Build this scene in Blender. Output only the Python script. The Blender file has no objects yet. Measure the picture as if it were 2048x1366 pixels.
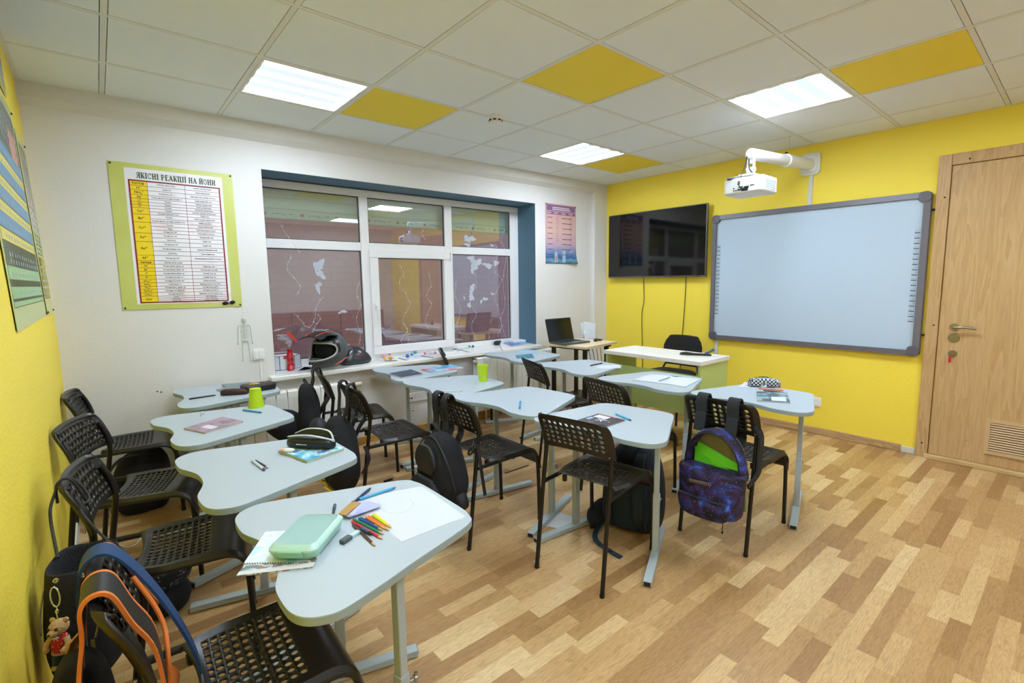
import bpy, bmesh, math, random
import numpy as np
from mathutils import Vector, Matrix, noise
R_ = random.Random(7)
PI = math.pi
COL = bpy.context.scene.collection
# ------------------------------------------------------------------ camera solve (2048x1366 frame)
CROT = np.array([[0.75170318, -0.65943139, -0.00962156], [0.08413095, 0.08141272, 0.99312333], [-0.65411338, -0.74734344, 0.11667679]])
CPOS = np.array([0.25029263, -4.07612954, 1.36965394])
FPX, PPX, PPY = 982.6357, 1061.7487, 679.3637

def hit(u, v, ax, val):
    """world point where the sight line of a photo pixel meets the plane axis = val"""
    d = CROT.T @ np.array([(u - PPX) / FPX, -(v - PPY) / FPX, -1.0])
    t = (val - CPOS[ax]) / d[ax]
    return Vector((CPOS + t * d).tolist())

def P(u, v, z): return hit(u, v, 2, z)

WA = -0.0157                              # the window wall runs a degree off the ceiling grid
WROT = math.atan(WA)
def W(x, off, z): return Vector((x, -0.042 + WA * x + off, z))

XR, H = 4.957, 2.515
YB = -5.6

# ------------------------------------------------------------------ materials
MATS = {}
def lin(c):
    if isinstance(c, str):
        c = [int(c[i:i + 2], 16) / 255 for i in (0, 2, 4)]
    return tuple(((x / 12.92) if x <= 0.04045 else ((x + 0.055) / 1.055) ** 2.4) for x in c) + (1,)

def mat(name, col, rough=0.5, metal=0.0, spec=0.5, bump=0.0, bscale=60.0, var=0.0, vscale=8.0, emit=0, alpha=1, coat=0, trans=0, sss=0):
    if name in MATS: return MATS[name]
    m = bpy.data.materials.new(name); m.use_nodes = True
    nt = m.node_tree; b = nt.nodes['Principled BSDF']
    c = lin(col) if isinstance(col, str) else tuple(col) + (1,)
    b.inputs['Base Color'].default_value = c
    b.inputs['Roughness'].default_value = rough; b.inputs['Metallic'].default_value = metal
    b.inputs['Specular IOR Level'].default_value = spec
    b.inputs['Coat Weight'].default_value = coat
    b.inputs['Transmission Weight'].default_value = trans
    b.inputs['Alpha'].default_value = alpha
    if emit:
        b.inputs['Emission Color'].default_value = c; b.inputs['Emission Strength'].default_value = emit
    tc = nt.nodes.new('ShaderNodeTexCoord')
    if var:
        n = nt.nodes.new('ShaderNodeTexNoise'); n.inputs['Scale'].default_value = vscale; n.inputs['Detail'].default_value = 4
        nt.links.new(tc.outputs['Object'], n.inputs['Vector'])
        mx = nt.nodes.new('ShaderNodeMix'); mx.data_type = 'RGBA'
        mx.inputs['A'].default_value = tuple(max(0, x * (1 - var)) for x in c[:3]) + (1,)
        mx.inputs['B'].default_value = tuple(min(1, x * (1 + var)) for x in c[:3]) + (1,)
        nt.links.new(n.outputs['Fac'], mx.inputs['Factor']); nt.links.new(mx.outputs['Result'], b.inputs['Base Color'])
    if bump:
        n = nt.nodes.new('ShaderNodeTexNoise'); n.inputs['Scale'].default_value = bscale; n.inputs['Detail'].default_value = 3
        nt.links.new(tc.outputs['Object'], n.inputs['Vector'])
        bp = nt.nodes.new('ShaderNodeBump'); bp.inputs['Strength'].default_value = bump; bp.inputs['Distance'].default_value = 0.01
        nt.links.new(n.outputs['Fac'], bp.inputs['Height']); nt.links.new(bp.outputs['Normal'], b.inputs['Normal'])
    MATS[name] = m
    return m

def nodes_of(name):
    m = bpy.data.materials.new(name); m.use_nodes = True
    MATS[name] = m
    nt = m.node_tree
    return m, nt, nt.nodes['Principled BSDF']

def math_node(nt, op, a, b=None, c=None):
    n = nt.nodes.new('ShaderNodeMath'); n.operation = op
    for i, x in enumerate((a, b, c)):
        if x is None: continue
        if isinstance(x, (int, float)): n.inputs[i].default_value = x
        else: nt.links.new(x, n.inputs[i])
    return n.outputs[0]

def ramp(nt, fac, stops, interp='LINEAR'):
    r = nt.nodes.new('ShaderNodeValToRGB'); r.color_ramp.interpolation = interp
    e = r.color_ramp.elements
    while len(e) < len(stops): e.new(0.5)
    for el, (p, c) in zip(e, stops): el.position = p; el.color = lin(c) if isinstance(c, str) else c
    if fac is not None: nt.links.new(fac, r.inputs['Fac'])
    return r.outputs['Color']

def laminate():
    m, nt, b = nodes_of('laminate_floor')
    tc = nt.nodes.new('ShaderNodeTexCoord'); sp = nt.nodes.new('ShaderNodeSeparateXYZ')
    nt.links.new(tc.outputs['Object'], sp.inputs[0])
    X, Y = sp.outputs['X'], sp.outputs['Y']
    yy = math_node(nt, 'DIVIDE', Y, 0.0655); strip = math_node(nt, 'FLOOR', yy)
    wn = nt.nodes.new('ShaderNodeTexWhiteNoise'); wn.noise_dimensions = '1D'; nt.links.new(strip, wn.inputs['W'])
    xo = math_node(nt, 'ADD', X, math_node(nt, 'MULTIPLY', wn.outputs['Value'], 7.3))
    xs = math_node(nt, 'DIVIDE', xo, 0.37)
    # uneven plank lengths
    warp = math_node(nt, 'MULTIPLY', math_node(nt, 'SINE', math_node(nt, 'MULTIPLY', xs, 2.1)), 0.28)
    xs = math_node(nt, 'ADD', xs, warp)
    pl = math_node(nt, 'FLOOR', xs)
    cv = nt.nodes.new('ShaderNodeCombineXYZ'); nt.links.new(strip, cv.inputs[0]); nt.links.new(pl, cv.inputs[1])
    w2 = nt.nodes.new('ShaderNodeTexWhiteNoise'); w2.noise_dimensions = '3D'; nt.links.new(cv.outputs[0], w2.inputs['Vector'])
    base = ramp(nt, w2.outputs['Value'], [(0.0, 'A1784B'), (0.15, 'B1895A'), (0.4, 'C29B68'), (0.65, 'CFA975'), (0.86, 'D9B682'), (1.0, 'E6C896')])
    # grain
    gv = nt.nodes.new('ShaderNodeCombineXYZ')
    nt.links.new(math_node(nt, 'ADD', math_node(nt, 'MULTIPLY', X, 3.0), math_node(nt, 'MULTIPLY', w2.outputs['Value'], 40)), gv.inputs[0])
    nt.links.new(math_node(nt, 'MULTIPLY', Y, 26), gv.inputs[1]); nt.links.new(math_node(nt, 'MULTIPLY', pl, 3.7), gv.inputs[2])
    n1 = nt.nodes.new('ShaderNodeTexNoise'); n1.inputs['Scale'].default_value = 1.0; n1.inputs['Detail'].default_value = 3; n1.inputs['Distortion'].default_value = 0.6
    nt.links.new(gv.outputs[0], n1.inputs['Vector'])
    rings = math_node(nt, 'FRACT', math_node(nt, 'MULTIPLY', n1.outputs['Fac'], 9.0))
    ringc = ramp(nt, rings, [(0.0, (0.80, 0.78, 0.75, 1)), (0.35, (1, 1, 1, 1)), (1.0, (0.95, 0.94, 0.92, 1))])
    n2 = nt.nodes.new('ShaderNodeTexNoise'); n2.inputs['Scale'].default_value = 9.0; n2.inputs['Detail'].default_value = 6
    nt.links.new(gv.outputs[0], n2.inputs['Vector'])
    fine = ramp(nt, n2.outputs['Fac'], [(0.35, (0.82, 0.8, 0.78, 1)), (0.62, (1, 1, 1, 1))])
    def mul(a, c):
        mx = nt.nodes.new('ShaderNodeMix'); mx.data_type = 'RGBA'; mx.blend_type = 'MULTIPLY'; mx.inputs['Factor'].default_value = 1
        nt.links.new(a, mx.inputs['A']); nt.links.new(c, mx.inputs['B']); return mx.outputs['Result']
    col = mul(mul(base, ringc), fine)
    # thin dark joints
    def joint(v, w):
        f = math_node(nt, 'FRACT', v); d = math_node(nt, 'MINIMUM', f, math_node(nt, 'SUBTRACT', 1.0, f))
        return math_node(nt, 'LESS_THAN', d, w)
    j = math_node(nt, 'MAXIMUM', joint(yy, 0.012), joint(xs, 0.003))
    mx = nt.nodes.new('ShaderNodeMix'); mx.data_type = 'RGBA'; mx.blend_type = 'MULTIPLY'
    nt.links.new(math_node(nt, 'MULTIPLY', j, 0.22), mx.inputs['Factor']); nt.links.new(col, mx.inputs['A']); mx.inputs['B'].default_value = (0.25, 0.18, 0.12, 1)
    nt.links.new(mx.outputs['Result'], b.inputs['Base Color'])
    b.inputs['Roughness'].default_value = 0.36; b.inputs['Specular IOR Level'].default_value = 0.45
    bp = nt.nodes.new('ShaderNodeBump'); bp.inputs['Strength'].default_value = 0.08; bp.inputs['Distance'].default_value = 0.004
    nt.links.new(n2.outputs['Fac'], bp.inputs['Height']); nt.links.new(bp.outputs['Normal'], b.inputs['Normal'])
    return m

def wood(name, c1, c2, axis='Z', rough=0.45):
    if name in MATS: return MATS[name]
    m, nt, b = nodes_of(name)
    tc = nt.nodes.new('ShaderNodeTexCoord'); mp = nt.nodes.new('ShaderNodeMapping')
    mp.inputs['Scale'].default_value = {'Z': (9, 9, 0.7), 'X': (0.7, 9, 9), 'Y': (9, 0.7, 9)}[axis]
    nt.links.new(tc.outputs['Object'], mp.inputs['Vector'])
    n = nt.nodes.new('ShaderNodeTexNoise'); n.inputs['Scale'].default_value = 1.1; n.inputs['Detail'].default_value = 4; n.inputs['Distortion'].default_value = 0.8
    nt.links.new(mp.outputs[0], n.inputs['Vector'])
    r = math_node(nt, 'FRACT', math_node(nt, 'MULTIPLY', n.outputs['Fac'], 7))
    n2 = nt.nodes.new('ShaderNodeTexNoise'); n2.inputs['Scale'].default_value = 12; n2.inputs['Detail'].default_value = 5
    nt.links.new(mp.outputs[0], n2.inputs['Vector'])
    f = math_node(nt, 'ADD', math_node(nt, 'MULTIPLY', r, 0.35), math_node(nt, 'MULTIPLY', n2.outputs['Fac'], 0.65))
    nt.links.new(ramp(nt, f, [(0.25, c1), (0.75, c2)]), b.inputs['Base Color'])
    b.inputs['Roughness'].default_value = rough
    return m

def bricks(name, c1, c2, mortar, scale):
    m, nt, b = nodes_of(name)
    tc = nt.nodes.new('ShaderNodeTexCoord'); mp = nt.nodes.new('ShaderNodeMapping'); mp.inputs['Rotation'].default_value = (PI / 2, 0, 0)
    nt.links.new(tc.outputs['Object'], mp.inputs['Vector'])
    t = nt.nodes.new('ShaderNodeTexBrick'); t.inputs['Scale'].default_value = scale
    t.inputs['Color1'].default_value = lin(c1); t.inputs['Color2'].default_value = lin(c2); t.inputs['Mortar'].default_value = lin(mortar)
    nt.links.new(mp.outputs[0], t.inputs['Vector']); nt.links.new(t.outputs['Color'], b.inputs['Base Color'])
    b.inputs['Roughness'].default_value = 0.9
    return m

def glass_pane():
    m, nt, b = nodes_of('window_glass')
    nt.nodes.remove(b)
    out = nt.nodes['Material Output']
    tr = nt.nodes.new('ShaderNodeBsdfTransparent'); tr.inputs['Color'].default_value = (0.96, 0.98, 0.98, 1)
    gl = nt.nodes.new('ShaderNodeBsdfGlossy'); gl.inputs['Roughness'].default_value = 0.01; gl.inputs['Color'].default_value = (0.95, 0.96, 1, 1)
    lw = nt.nodes.new('ShaderNodeLayerWeight'); lw.inputs['Blend'].default_value = 0.5
    fac = math_node(nt, 'MULTIPLY_ADD', math_node(nt, 'POWER', lw.outputs['Facing'], 5.0), 0.82, 0.165)
    mx = nt.nodes.new('ShaderNodeMixShader')
    nt.links.new(fac, mx.inputs[0]); nt.links.new(tr.outputs[0], mx.inputs[1]); nt.links.new(gl.outputs[0], mx.inputs[2])
    nt.links.new(mx.outputs[0], out.inputs['Surface'])
    return m

def lamp_mat(name, axis, strength):
    m, nt, b = nodes_of(name)
    tc = nt.nodes.new('ShaderNodeTexCoord'); sp = nt.nodes.new('ShaderNodeSeparateXYZ'); nt.links.new(tc.outputs['Object'], sp.inputs[0])
    v = sp.outputs[axis]
    c = math_node(nt, 'COSINE', math_node(nt, 'MULTIPLY', v, 2 * PI / 0.138))      # four tubes glow through the opal cover
    s = math_node(nt, 'MULTIPLY_ADD', math_node(nt, 'POWER', math_node(nt, 'MAXIMUM', math_node(nt, 'MULTIPLY', c, -1.0), 0.0), 0.8), 2.08, 0.026)
    b.inputs['Base Color'].default_value = (0.15, 0.15, 0.15, 1)
    b.inputs['Emission Color'].default_value = (0.80, 0.925, 1.07, 1)
    nt.links.new(math_node(nt, 'MULTIPLY', s, strength), b.inputs['Emission Strength'])
    return m

def galaxy():
    m, nt, b = nodes_of('galaxy_print')
    tc = nt.nodes.new('ShaderNodeTexCoord')
    n = nt.nodes.new('ShaderNodeTexNoise'); n.inputs['Scale'].default_value = 11; n.inputs['Detail'].default_value = 6; n.inputs['Distortion'].default_value = 0.8
    nt.links.new(tc.outputs['Object'], n.inputs['Vector'])
    col = ramp(nt, n.outputs['Fac'], [(0.34, '0B0A12'), (0.47, '1C1838'), (0.54, '3A2150'), (0.6, '22357E'), (0.67, '3A5DC0'), (0.76, '8C6FC0')])
    v = nt.nodes.new('ShaderNodeTexVoronoi'); v.inputs['Scale'].default_value = 75; nt.links.new(tc.outputs['Object'], v.inputs['Vector'])
    st = math_node(nt, 'LESS_THAN', v.outputs['Distance'], 0.13)
    mx = nt.nodes.new('ShaderNodeMix'); mx.data_type = 'RGBA'; nt.links.new(math_node(nt, 'MULTIPLY', st, 0.55), mx.inputs['Factor'])
    nt.links.new(col, mx.inputs['A']); mx.inputs['B'].default_value = (0.6, 0.6, 0.8, 1)
    nt.links.new(mx.outputs['Result'], b.inputs['Base Color']); b.inputs['Roughness'].default_value = 0.75
    return m

def pattern(name, stops, scale, kind='noise', rough=0.5, detail=4, dist=0.5):
    m, nt, b = nodes_of(name)
    tc = nt.nodes.new('ShaderNodeTexCoord')
    if kind == 'checker':
        t = nt.nodes.new('ShaderNodeTexChecker'); t.inputs['Scale'].default_value = scale
        t.inputs['Color1'].default_value = lin(stops[0]); t.inputs['Color2'].default_value = lin(stops[1])
        nt.links.new(tc.outputs['Object'], t.inputs['Vector']); nt.links.new(t.outputs['Color'], b.inputs['Base Color'])
    else:
        t = nt.nodes.new('ShaderNodeTexNoise'); t.inputs['Scale'].default_value = scale; t.inputs['Detail'].default_value = detail; t.inputs['Distortion'].default_value = dist
        nt.links.new(tc.outputs['Object'], t.inputs['Vector']); nt.links.new(ramp(nt, t.outputs['Fac'], stops), b.inputs['Base Color'])
    b.inputs['Roughness'].default_value = rough
    return m

# ------------------------------------------------------------------ mesh helpers
class MB:
    def __init__(s): s.v = []; s.f = []; s.m = []; s.mi = 0
    def add(s, vs, fs):
        o = len(s.v); s.v += [tuple(x) for x in vs]
        for f in fs: s.f.append([i + o for i in f]); s.m.append(s.mi)
    def box(s, c, d, rz=0, M=None):
        h = [x / 2 for x in d]
        vs = [Vector((sx * h[0], sy * h[1], sz * h[2])) for sx in (-1, 1) for sy in (-1, 1) for sz in (-1, 1)]
        if M is None: M = Matrix.Rotation(rz, 3, 'Z')
        vs = [M @ v + Vector(c) for v in vs]
        s.add(vs, [(0, 1, 3, 2), (4, 6, 7, 5), (0, 4, 5, 1), (2, 3, 7, 6), (0, 2, 6, 4), (1, 5, 7, 3)])
    def box2(s, a, b):
        s.box([(x + y) / 2 for x, y in zip(a, b)], [abs(x - y) for x, y in zip(a, b)])
    def prism(s, pts, z0, z1, tf=None):
        n = len(pts); tf = tf or (lambda x, y, z: (x, y, z))
        s.add([tf(x, y, z0) for x, y in pts] + [tf(x, y, z1) for x, y in pts],
              [tuple(range(n))[::-1], tuple(range(n, 2 * n))] + [(i, (i + 1) % n, n + (i + 1) % n, n + i) for i in range(n)])
    def quad(s, *p): s.add(p, [tuple(range(len(p)))])
    def loft(s, secs, cap=True, closed=False):
        n = len(secs[0]); vs = [p for q in secs for p in q]; fs = []
        k = len(secs)
        for a in range(k if closed else k - 1):
            b = (a + 1) % k
            fs += [(a * n + i, a * n + (i + 1) % n, b * n + (i + 1) % n, b * n + i) for i in range(n)]
        if cap and not closed: fs += [tuple(range(n))[::-1], tuple(range((k - 1) * n, k * n))]
        s.add(vs, fs)
    def sweep(s, path, prof, up=None, closed=False, cap=True):
        """prof: 2D loop (a along side, b along normal); up: fixed normal hint or None"""
        path = [Vector(p) for p in path]; secs = []; k = len(path); nrm = None
        for i, p in enumerate(path):
            if closed: t = path[(i + 1) % k] - path[i - 1]
            else: t = path[min(i + 1, k - 1)] - path[max(i - 1, 0)]
            if t.length < 1e-9: t = Vector((0, 0, 1))
            t.normalize()
            if up is not None:
                u = up[i] if isinstance(up, list) else up
                side = Vector(u); side = side - t * side.dot(t)
                if side.length < 1e-6: side = t.orthogonal()
                side.normalize(); nrm = t.cross(side)
            else:
                if nrm is None: nrm = t.orthogonal()
                nrm = nrm - t * nrm.dot(t)
                if nrm.length < 1e-6: nrm = t.orthogonal()
                nrm.normalize(); side = nrm.cross(t)
            secs.append([p + side * a + nrm * b for a, b in prof])
        s.loft(secs, cap, closed)
    def tube(s, path, r, n=10, closed=False):
        s.sweep(path, [(r * math.cos(2 * PI * i / n), r * math.sin(2 * PI * i / n)) for i in range(n)], None, closed)
    def ribbon(s, path, side, w, t):
        s.sweep(path, [(-w / 2, -t / 2), (w / 2, -t / 2), (w / 2, t / 2), (-w / 2, t / 2)], side)
    def lathe(s, prof, c=(0, 0, 0), n=24, M=None):
        secs = []
        for r, z in prof:
            q = [Vector((r * math.cos(2 * PI * i / n), r * math.sin(2 * PI * i / n), z)) for i in range(n)]
            secs.append([(M @ p if M else p) + Vector(c) for p in q])
        s.loft(secs)
    def ball(s, c, r, n=12, M=None):
        if isinstance(r, (int, float)): r = (r, r, r)
        secs = []
        for j in range(n // 2 + 1):
            a = -PI / 2 + PI * j / (n // 2); cr = max(math.cos(a), 0.02)
            q = [Vector((r[0] * cr * math.cos(2 * PI * i / n), r[1] * cr * math.sin(2 * PI * i / n), r[2] * math.sin(a))) for i in range(n)]
            secs.append([(M @ p if M else p) + Vector(c) for p in q])
        s.loft(secs)
    def obj(s, name, mats, parent=None, bevel=0, smooth=True, sub=0, solid=0, seg=2, loc=None, rot=None, ang=38):
        me = bpy.data.meshes.new(name); me.from_pydata(s.v, [], s.f); me.validate()
        if not isinstance(mats, (list, tuple)): mats = [mats]
        for m in mats: me.materials.append(m)
        if len(mats) > 1 and len(me.polygons) == len(s.m):
            me.polygons.foreach_set('material_index', s.m)
        bm = bmesh.new(); bm.from_mesh(me); bmesh.ops.recalc_face_normals(bm, faces=bm.faces); bm.to_mesh(me); bm.free()
        if smooth:
            me.shade_smooth()
            if not sub: me.set_sharp_from_angle(angle=math.radians(ang))
        o = bpy.data.objects.new(name, me); COL.objects.link(o)
        if parent: o.parent = parent
        if loc is not None: o.location = loc
        if rot is not None: o.rotation_euler = rot
        if solid:
            md = o.modifiers.new('s', 'SOLIDIFY'); md.thickness = solid; md.offset = 0
        if bevel:
            md = o.modifiers.new('b', 'BEVEL'); md.width = bevel; md.segments = seg; md.limit_method = 'ANGLE'; md.angle_limit = math.radians(40); md.harden_normals = False
        if sub:
            md = o.modifiers.new('u', 'SUBSURF'); md.levels = sub; md.render_levels = sub
        return o

def sup(cx, cy, z, rx, ry, e=2.6, n=24):
    """superellipse loop in a horizontal plane"""
    out = []
    for i in range(n):
        a = 2 * PI * i / n; c, s_ = math.cos(a), math.sin(a)
        out.append(Vector((cx + rx * math.copysign(abs(c) ** (2 / e), c), cy + ry * math.copysign(abs(s_) ** (2 / e), s_), z)))
    return out

def rrect(w, h, r, n=5, cx=0, cy=0):
    out = []
    for sx, sy, a0 in ((1, 1, 0), (-1, 1, 90), (-1, -1, 180), (1, -1, 270)):
        for i in range(n + 1):
            a = math.radians(a0 + 90 * i / n)
            out.append((cx + sx * (w / 2 - r) + r * math.cos(a), cy + sy * (h / 2 - r) + r * math.sin(a)))
    return out

def wrinkle(mb, amp, sc, seed=0):
    for i, v in enumerate(mb.v):
        p = Vector(v) * sc + Vector((seed * 3.1, seed * 1.7, seed))
        d = noise.noise_vector(p) + 0.5 * noise.noise_vector(p * 2.3)
        mb.v[i] = tuple(Vector(v) + d * amp)

def catmull(pts, k=6):
    pts = [Vector(p) for p in pts]; out = []
    for i in range(len(pts) - 1):
        p0, p1, p2, p3 = pts[max(i - 1, 0)], pts[i], pts[i + 1], pts[min(i + 2, len(pts) - 1)]
        for j in range(k):
            t = j / k
            out.append(0.5 * ((2 * p1) + (p2 - p0) * t + (2 * p0 - 5 * p1 + 4 * p2 - p3) * t * t + (3 * p1 - p0 - 3 * p2 + p3) * t ** 3))
    out.append(pts[-1]); return out

def text2d(body, size, align='LEFT', bold=0.0, sx=1.0):
    cu = bpy.data.curves.new('t', 'FONT'); cu.body = body; cu.size = size; cu.align_x = align; cu.offset = bold; cu.resolution_u = 2
    o = bpy.data.objects.new('t', cu); COL.objects.link(o)
    dg = bpy.context.evaluated_depsgraph_get(); dg.update()
    me = bpy.data.meshes.new_from_object(o.evaluated_get(dg))
    vs = [(v.co.x * sx, v.co.y) for v in me.vertices]; fs = [tuple(p.vertices) for p in me.polygons]
    bpy.data.objects.remove(o); bpy.data.curves.remove(cu); bpy.data.meshes.remove(me)
    return vs, fs

def put_text(mb, body, size, f, align='LEFT', bold=0.0, sx=1.0):
    vs, fs = text2d(body, size, align, bold, sx)
    if vs: mb.add([f(x, y) for x, y in vs], fs)

# ------------------------------------------------------------------ naming helpers
def tag(o, label=None, cat=None, group=None, kind=None):
    if label: o['label'] = label
    if cat: o['category'] = cat
    if group: o['group'] = group
    if kind: o['kind'] = kind
    return o
def thing(name, label, cat, loc=(0, 0, 0), rz=0, group=None):
    o = bpy.data.objects.new(name, None); COL.objects.link(o); o.empty_display_size = 0.05
    o.location = loc; o.rotation_euler = (0, 0, rz)
    return tag(o, label, cat, group)
def struct(o, label, cat): return tag(o, label, cat, kind='structure')

# palette
white_wall = mat('white_paint', (0.75, 0.73, 0.715), 0.75, bump=0.10, bscale=90, var=0.02, vscale=3)
yellow_wall = mat('yellow_paint', (0.96, 0.745, 0.07), 0.6, bump=0.2, bscale=70, var=0.02, vscale=3)
tile_m = mat('ceiling_tile', (0.84, 0.88, 0.885), 0.9, bump=0.1, bscale=200)
tbar_m = mat('tbar_enamel', 'E4E4DC', 0.55)
shadow_gap = mat('gap_shade', '2A2A26', 0.9)
yellow_tile = mat('yellow_tile', (0.93, 0.72, 0.05), 0.7)
pvc = mat('white_pvc', 'EDEBEB', 0.3)
blue_paint = mat('slate_blue_paint', '55788F', 0.55, bump=0.2, bscale=90)
black_pl = mat('black_plastic', '15130F', 0.38, spec=0.5)
black_metal = mat('black_steel', '100E0C', 0.35, spec=0.5)
grey_metal = mat('grey_enamel_steel', (0.42, 0.49, 0.52), 0.4, spec=0.5)
chrome = mat('chrome', 'C8C8C8', 0.2, metal=1)
desk_white = mat('white_laminate', (0.42, 0.48, 0.53), 0.42, bump=0.03, bscale=300)
edge_m = mat('grey_edge_band', (0.33, 0.41, 0.43), 0.45)
paper = mat('white_paper', (0.60, 0.63, 0.67), 0.85)
fabric_black = mat('black_fabric', '15151B', 0.85, bump=0.5, bscale=240, var=0.3, vscale=30)
fabric_navy = mat('navy_fabric', '101C2C', 0.8, bump=0.5, bscale=240, var=0.3, vscale=20)
rad_m = mat('radiator_enamel', 'EDEBE2', 0.35)
dark = mat('black_ink', '14110F', 0.7)
beech = wood('beech_laminate', 'D9BF98', 'E9D6B6', 'X')
door_wood = wood('beech_door', 'B6905F', 'CBA878', 'Z', 0.4)
base_wood = wood('oak_baseboard', 'AE8A5C', 'C9A878', 'Y', 0.5)
WO = W(0, 0, 0)
def wobj(mb, name, mats, parent=None, **k):
    """an object laid out in the window wall's own frame (x along it, y outward, z up)"""
    if parent: return mb.obj(name, mats, parent, **k)
    return mb.obj(name, mats, None, loc=WO, rot=(0, 0, WROT), **k)
def wthing(name, label, cat, x, off, z, group=None):
    return thing(name, label, cat, W(x, off, z), WROT, group)

# ================================================================== SETTING
b = MB(); b.box2((-0.4, YB - 0.2, -0.1), (XR + 0.3, 0.45, 0))
struct(b.obj('floor', laminate()), 'wood laminate floor in tan and brown strips', 'floor')

# left wall leans in slightly towards the bottom
b = MB(); prof = [(0.0, H + 0.1), (0.005, 2.1), (0.03, 1.5), (0.045, 1.1), (0.045, 0.0), (-0.2, 0.0), (-0.2, H + 0.1)]
b.prism(prof, -0.5, -YB, lambda x, z, y: (x, -y + 0.62, z))
struct(b.obj('wall_left', yellow_wall, smooth=False), 'yellow painted wall on the left with lumpy plaster', 'wall')
b = MB(); b.box2((XR, YB, 0), (XR + 0.2, 0.3, H + 0.1))
struct(b.obj('wall_right', yellow_wall), 'yellow painted wall behind the whiteboard', 'wall')
b = MB(); b.box2((-0.2, YB - 0.2, 0), (XR + 0.2, YB, H + 0.1))
struct(b.obj('wall_back', white_wall), 'white wall behind the photographer', 'wall')

# window wall with opening, ceiling beam and corner column
OX0, OX1, OZ0, OZ1, OF = 1.215, 3.85, 0.66, 2.205, 0.05
b = MB()
for x0, x1, z0, z1 in ((-0.2, OX0, 0, H + 0.1), (OX1, XR + 0.1, 0, H + 0.1), (OX0, OX1, 0, OZ0), (OX0, OX1, OZ1, H + 0.1)):
    b.box2((x0, OF, z0), (x1, 0.5, z1))
b.box2((4.74, 0, 0), (XR + 0.1, OF + 0.01, H + 0.1))
b.prism([(0.0, 2.43), (0.0, H + 0.1), (OF + 0.01, H + 0.1), (OF + 0.01, 2.385)], -0.2, 4.745, lambda y, z, x: (x, y, z))
struct(wobj(b, 'wall_window', white_wall, smooth=False), 'white plastered wall with the window and a shallow ceiling beam', 'wall')
b = MB(); t = 0.012
b.box2((OX1 - 0.002, OF + 0.001, 0.686), (OX1 + t, 0.40, OZ1)); b.box2((OX0 - t, OF + 0.001, 0.686), (OX0 + 0.002, 0.40, OZ1)); b.box2((OX0, OF + 0.001, OZ1 - 0.002), (OX1, 0.40, OZ1 + t))
struct(wobj(b, 'trim_1', blue_paint), 'slate blue painted window reveal', 'trim')
b = MB(); b.box2((1.165, -0.045, 0.65), (3.86, 0.40, 0.684))
struct(wobj(b, 'trim_2', mat('sill_white', 'F1EFEB', 0.28), bevel=0.006), 'white window sill above the radiators', 'trim')

# ceiling: tiles, T-bars
GX0 = 0.367
LAMPS = {(1, 1): 1, (5, 4): 1, (5, 1): 0, (1, 4): 1, (1, 7): 1, (5, 7): 1}  # unseen rear pair added because the room needs their light
YEL = {(2, 1), (3, 3), (5, 5), (6, 1)}
b = MB(); gap = 0.003; bw = 0.024
xl = [-0.02] + [GX0 + 0.6 * i for i in range(0, 8)] + [XR + 0.01]
yl = [0.05] + [-0.6 * j for j in range(1, 11)] + [YB - 0.01]
for i in range(len(xl) - 1):
    for j in range(len(yl) - 1):
        if (i - 1, j) in LAMPS or (i - 1, j) in YEL: continue
        x0 = xl[i] + bw / 2 + gap; x1 = xl[i + 1] - bw / 2 - gap; y0 = yl[j] - bw / 2 - gap; y1 = yl[j + 1] + bw / 2 + gap
        b.box2((x0, y1, H + 0.001), (x1, y0, H + 0.018))
struct(b.obj('ceiling', tile_m, smooth=False), 'suspended ceiling of off-white square tiles', 'ceiling')
b = MB()
for x in xl[1:-1]: b.box2((x - bw / 2, YB, H), (x + bw / 2, 0.05, H + 0.006))
for y in yl[1:-1]: b.box2((-0.02, y - bw / 2, H + 0.0005), (XR, y + bw / 2, H + 0.006))
b.box2((-0.05, YB, H), (0.022, 0.05, H + 0.006)); b.box2((XR - 0.02, YB, H), (XR + 0.02, 0.05, H + 0.006))
b.box2((-0.05, YB, H), (XR, YB + 0.02, H + 0.006))
struct(b.obj('trim_3', tbar_m, smooth=False), 'white ceiling grid bars', 'trim')
b = MB(); b.box2((-0.3, YB - 0.2, H + 0.075), (XR + 0.3, 0.5, H + 0.15))  # slab painted dark so the tile gaps read as shadow lines
struct(b.obj('trim_4', shadow_gap, smooth=False), 'slab above the ceiling tiles, coloured dark as shade in the gaps', 'trim')

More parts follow.
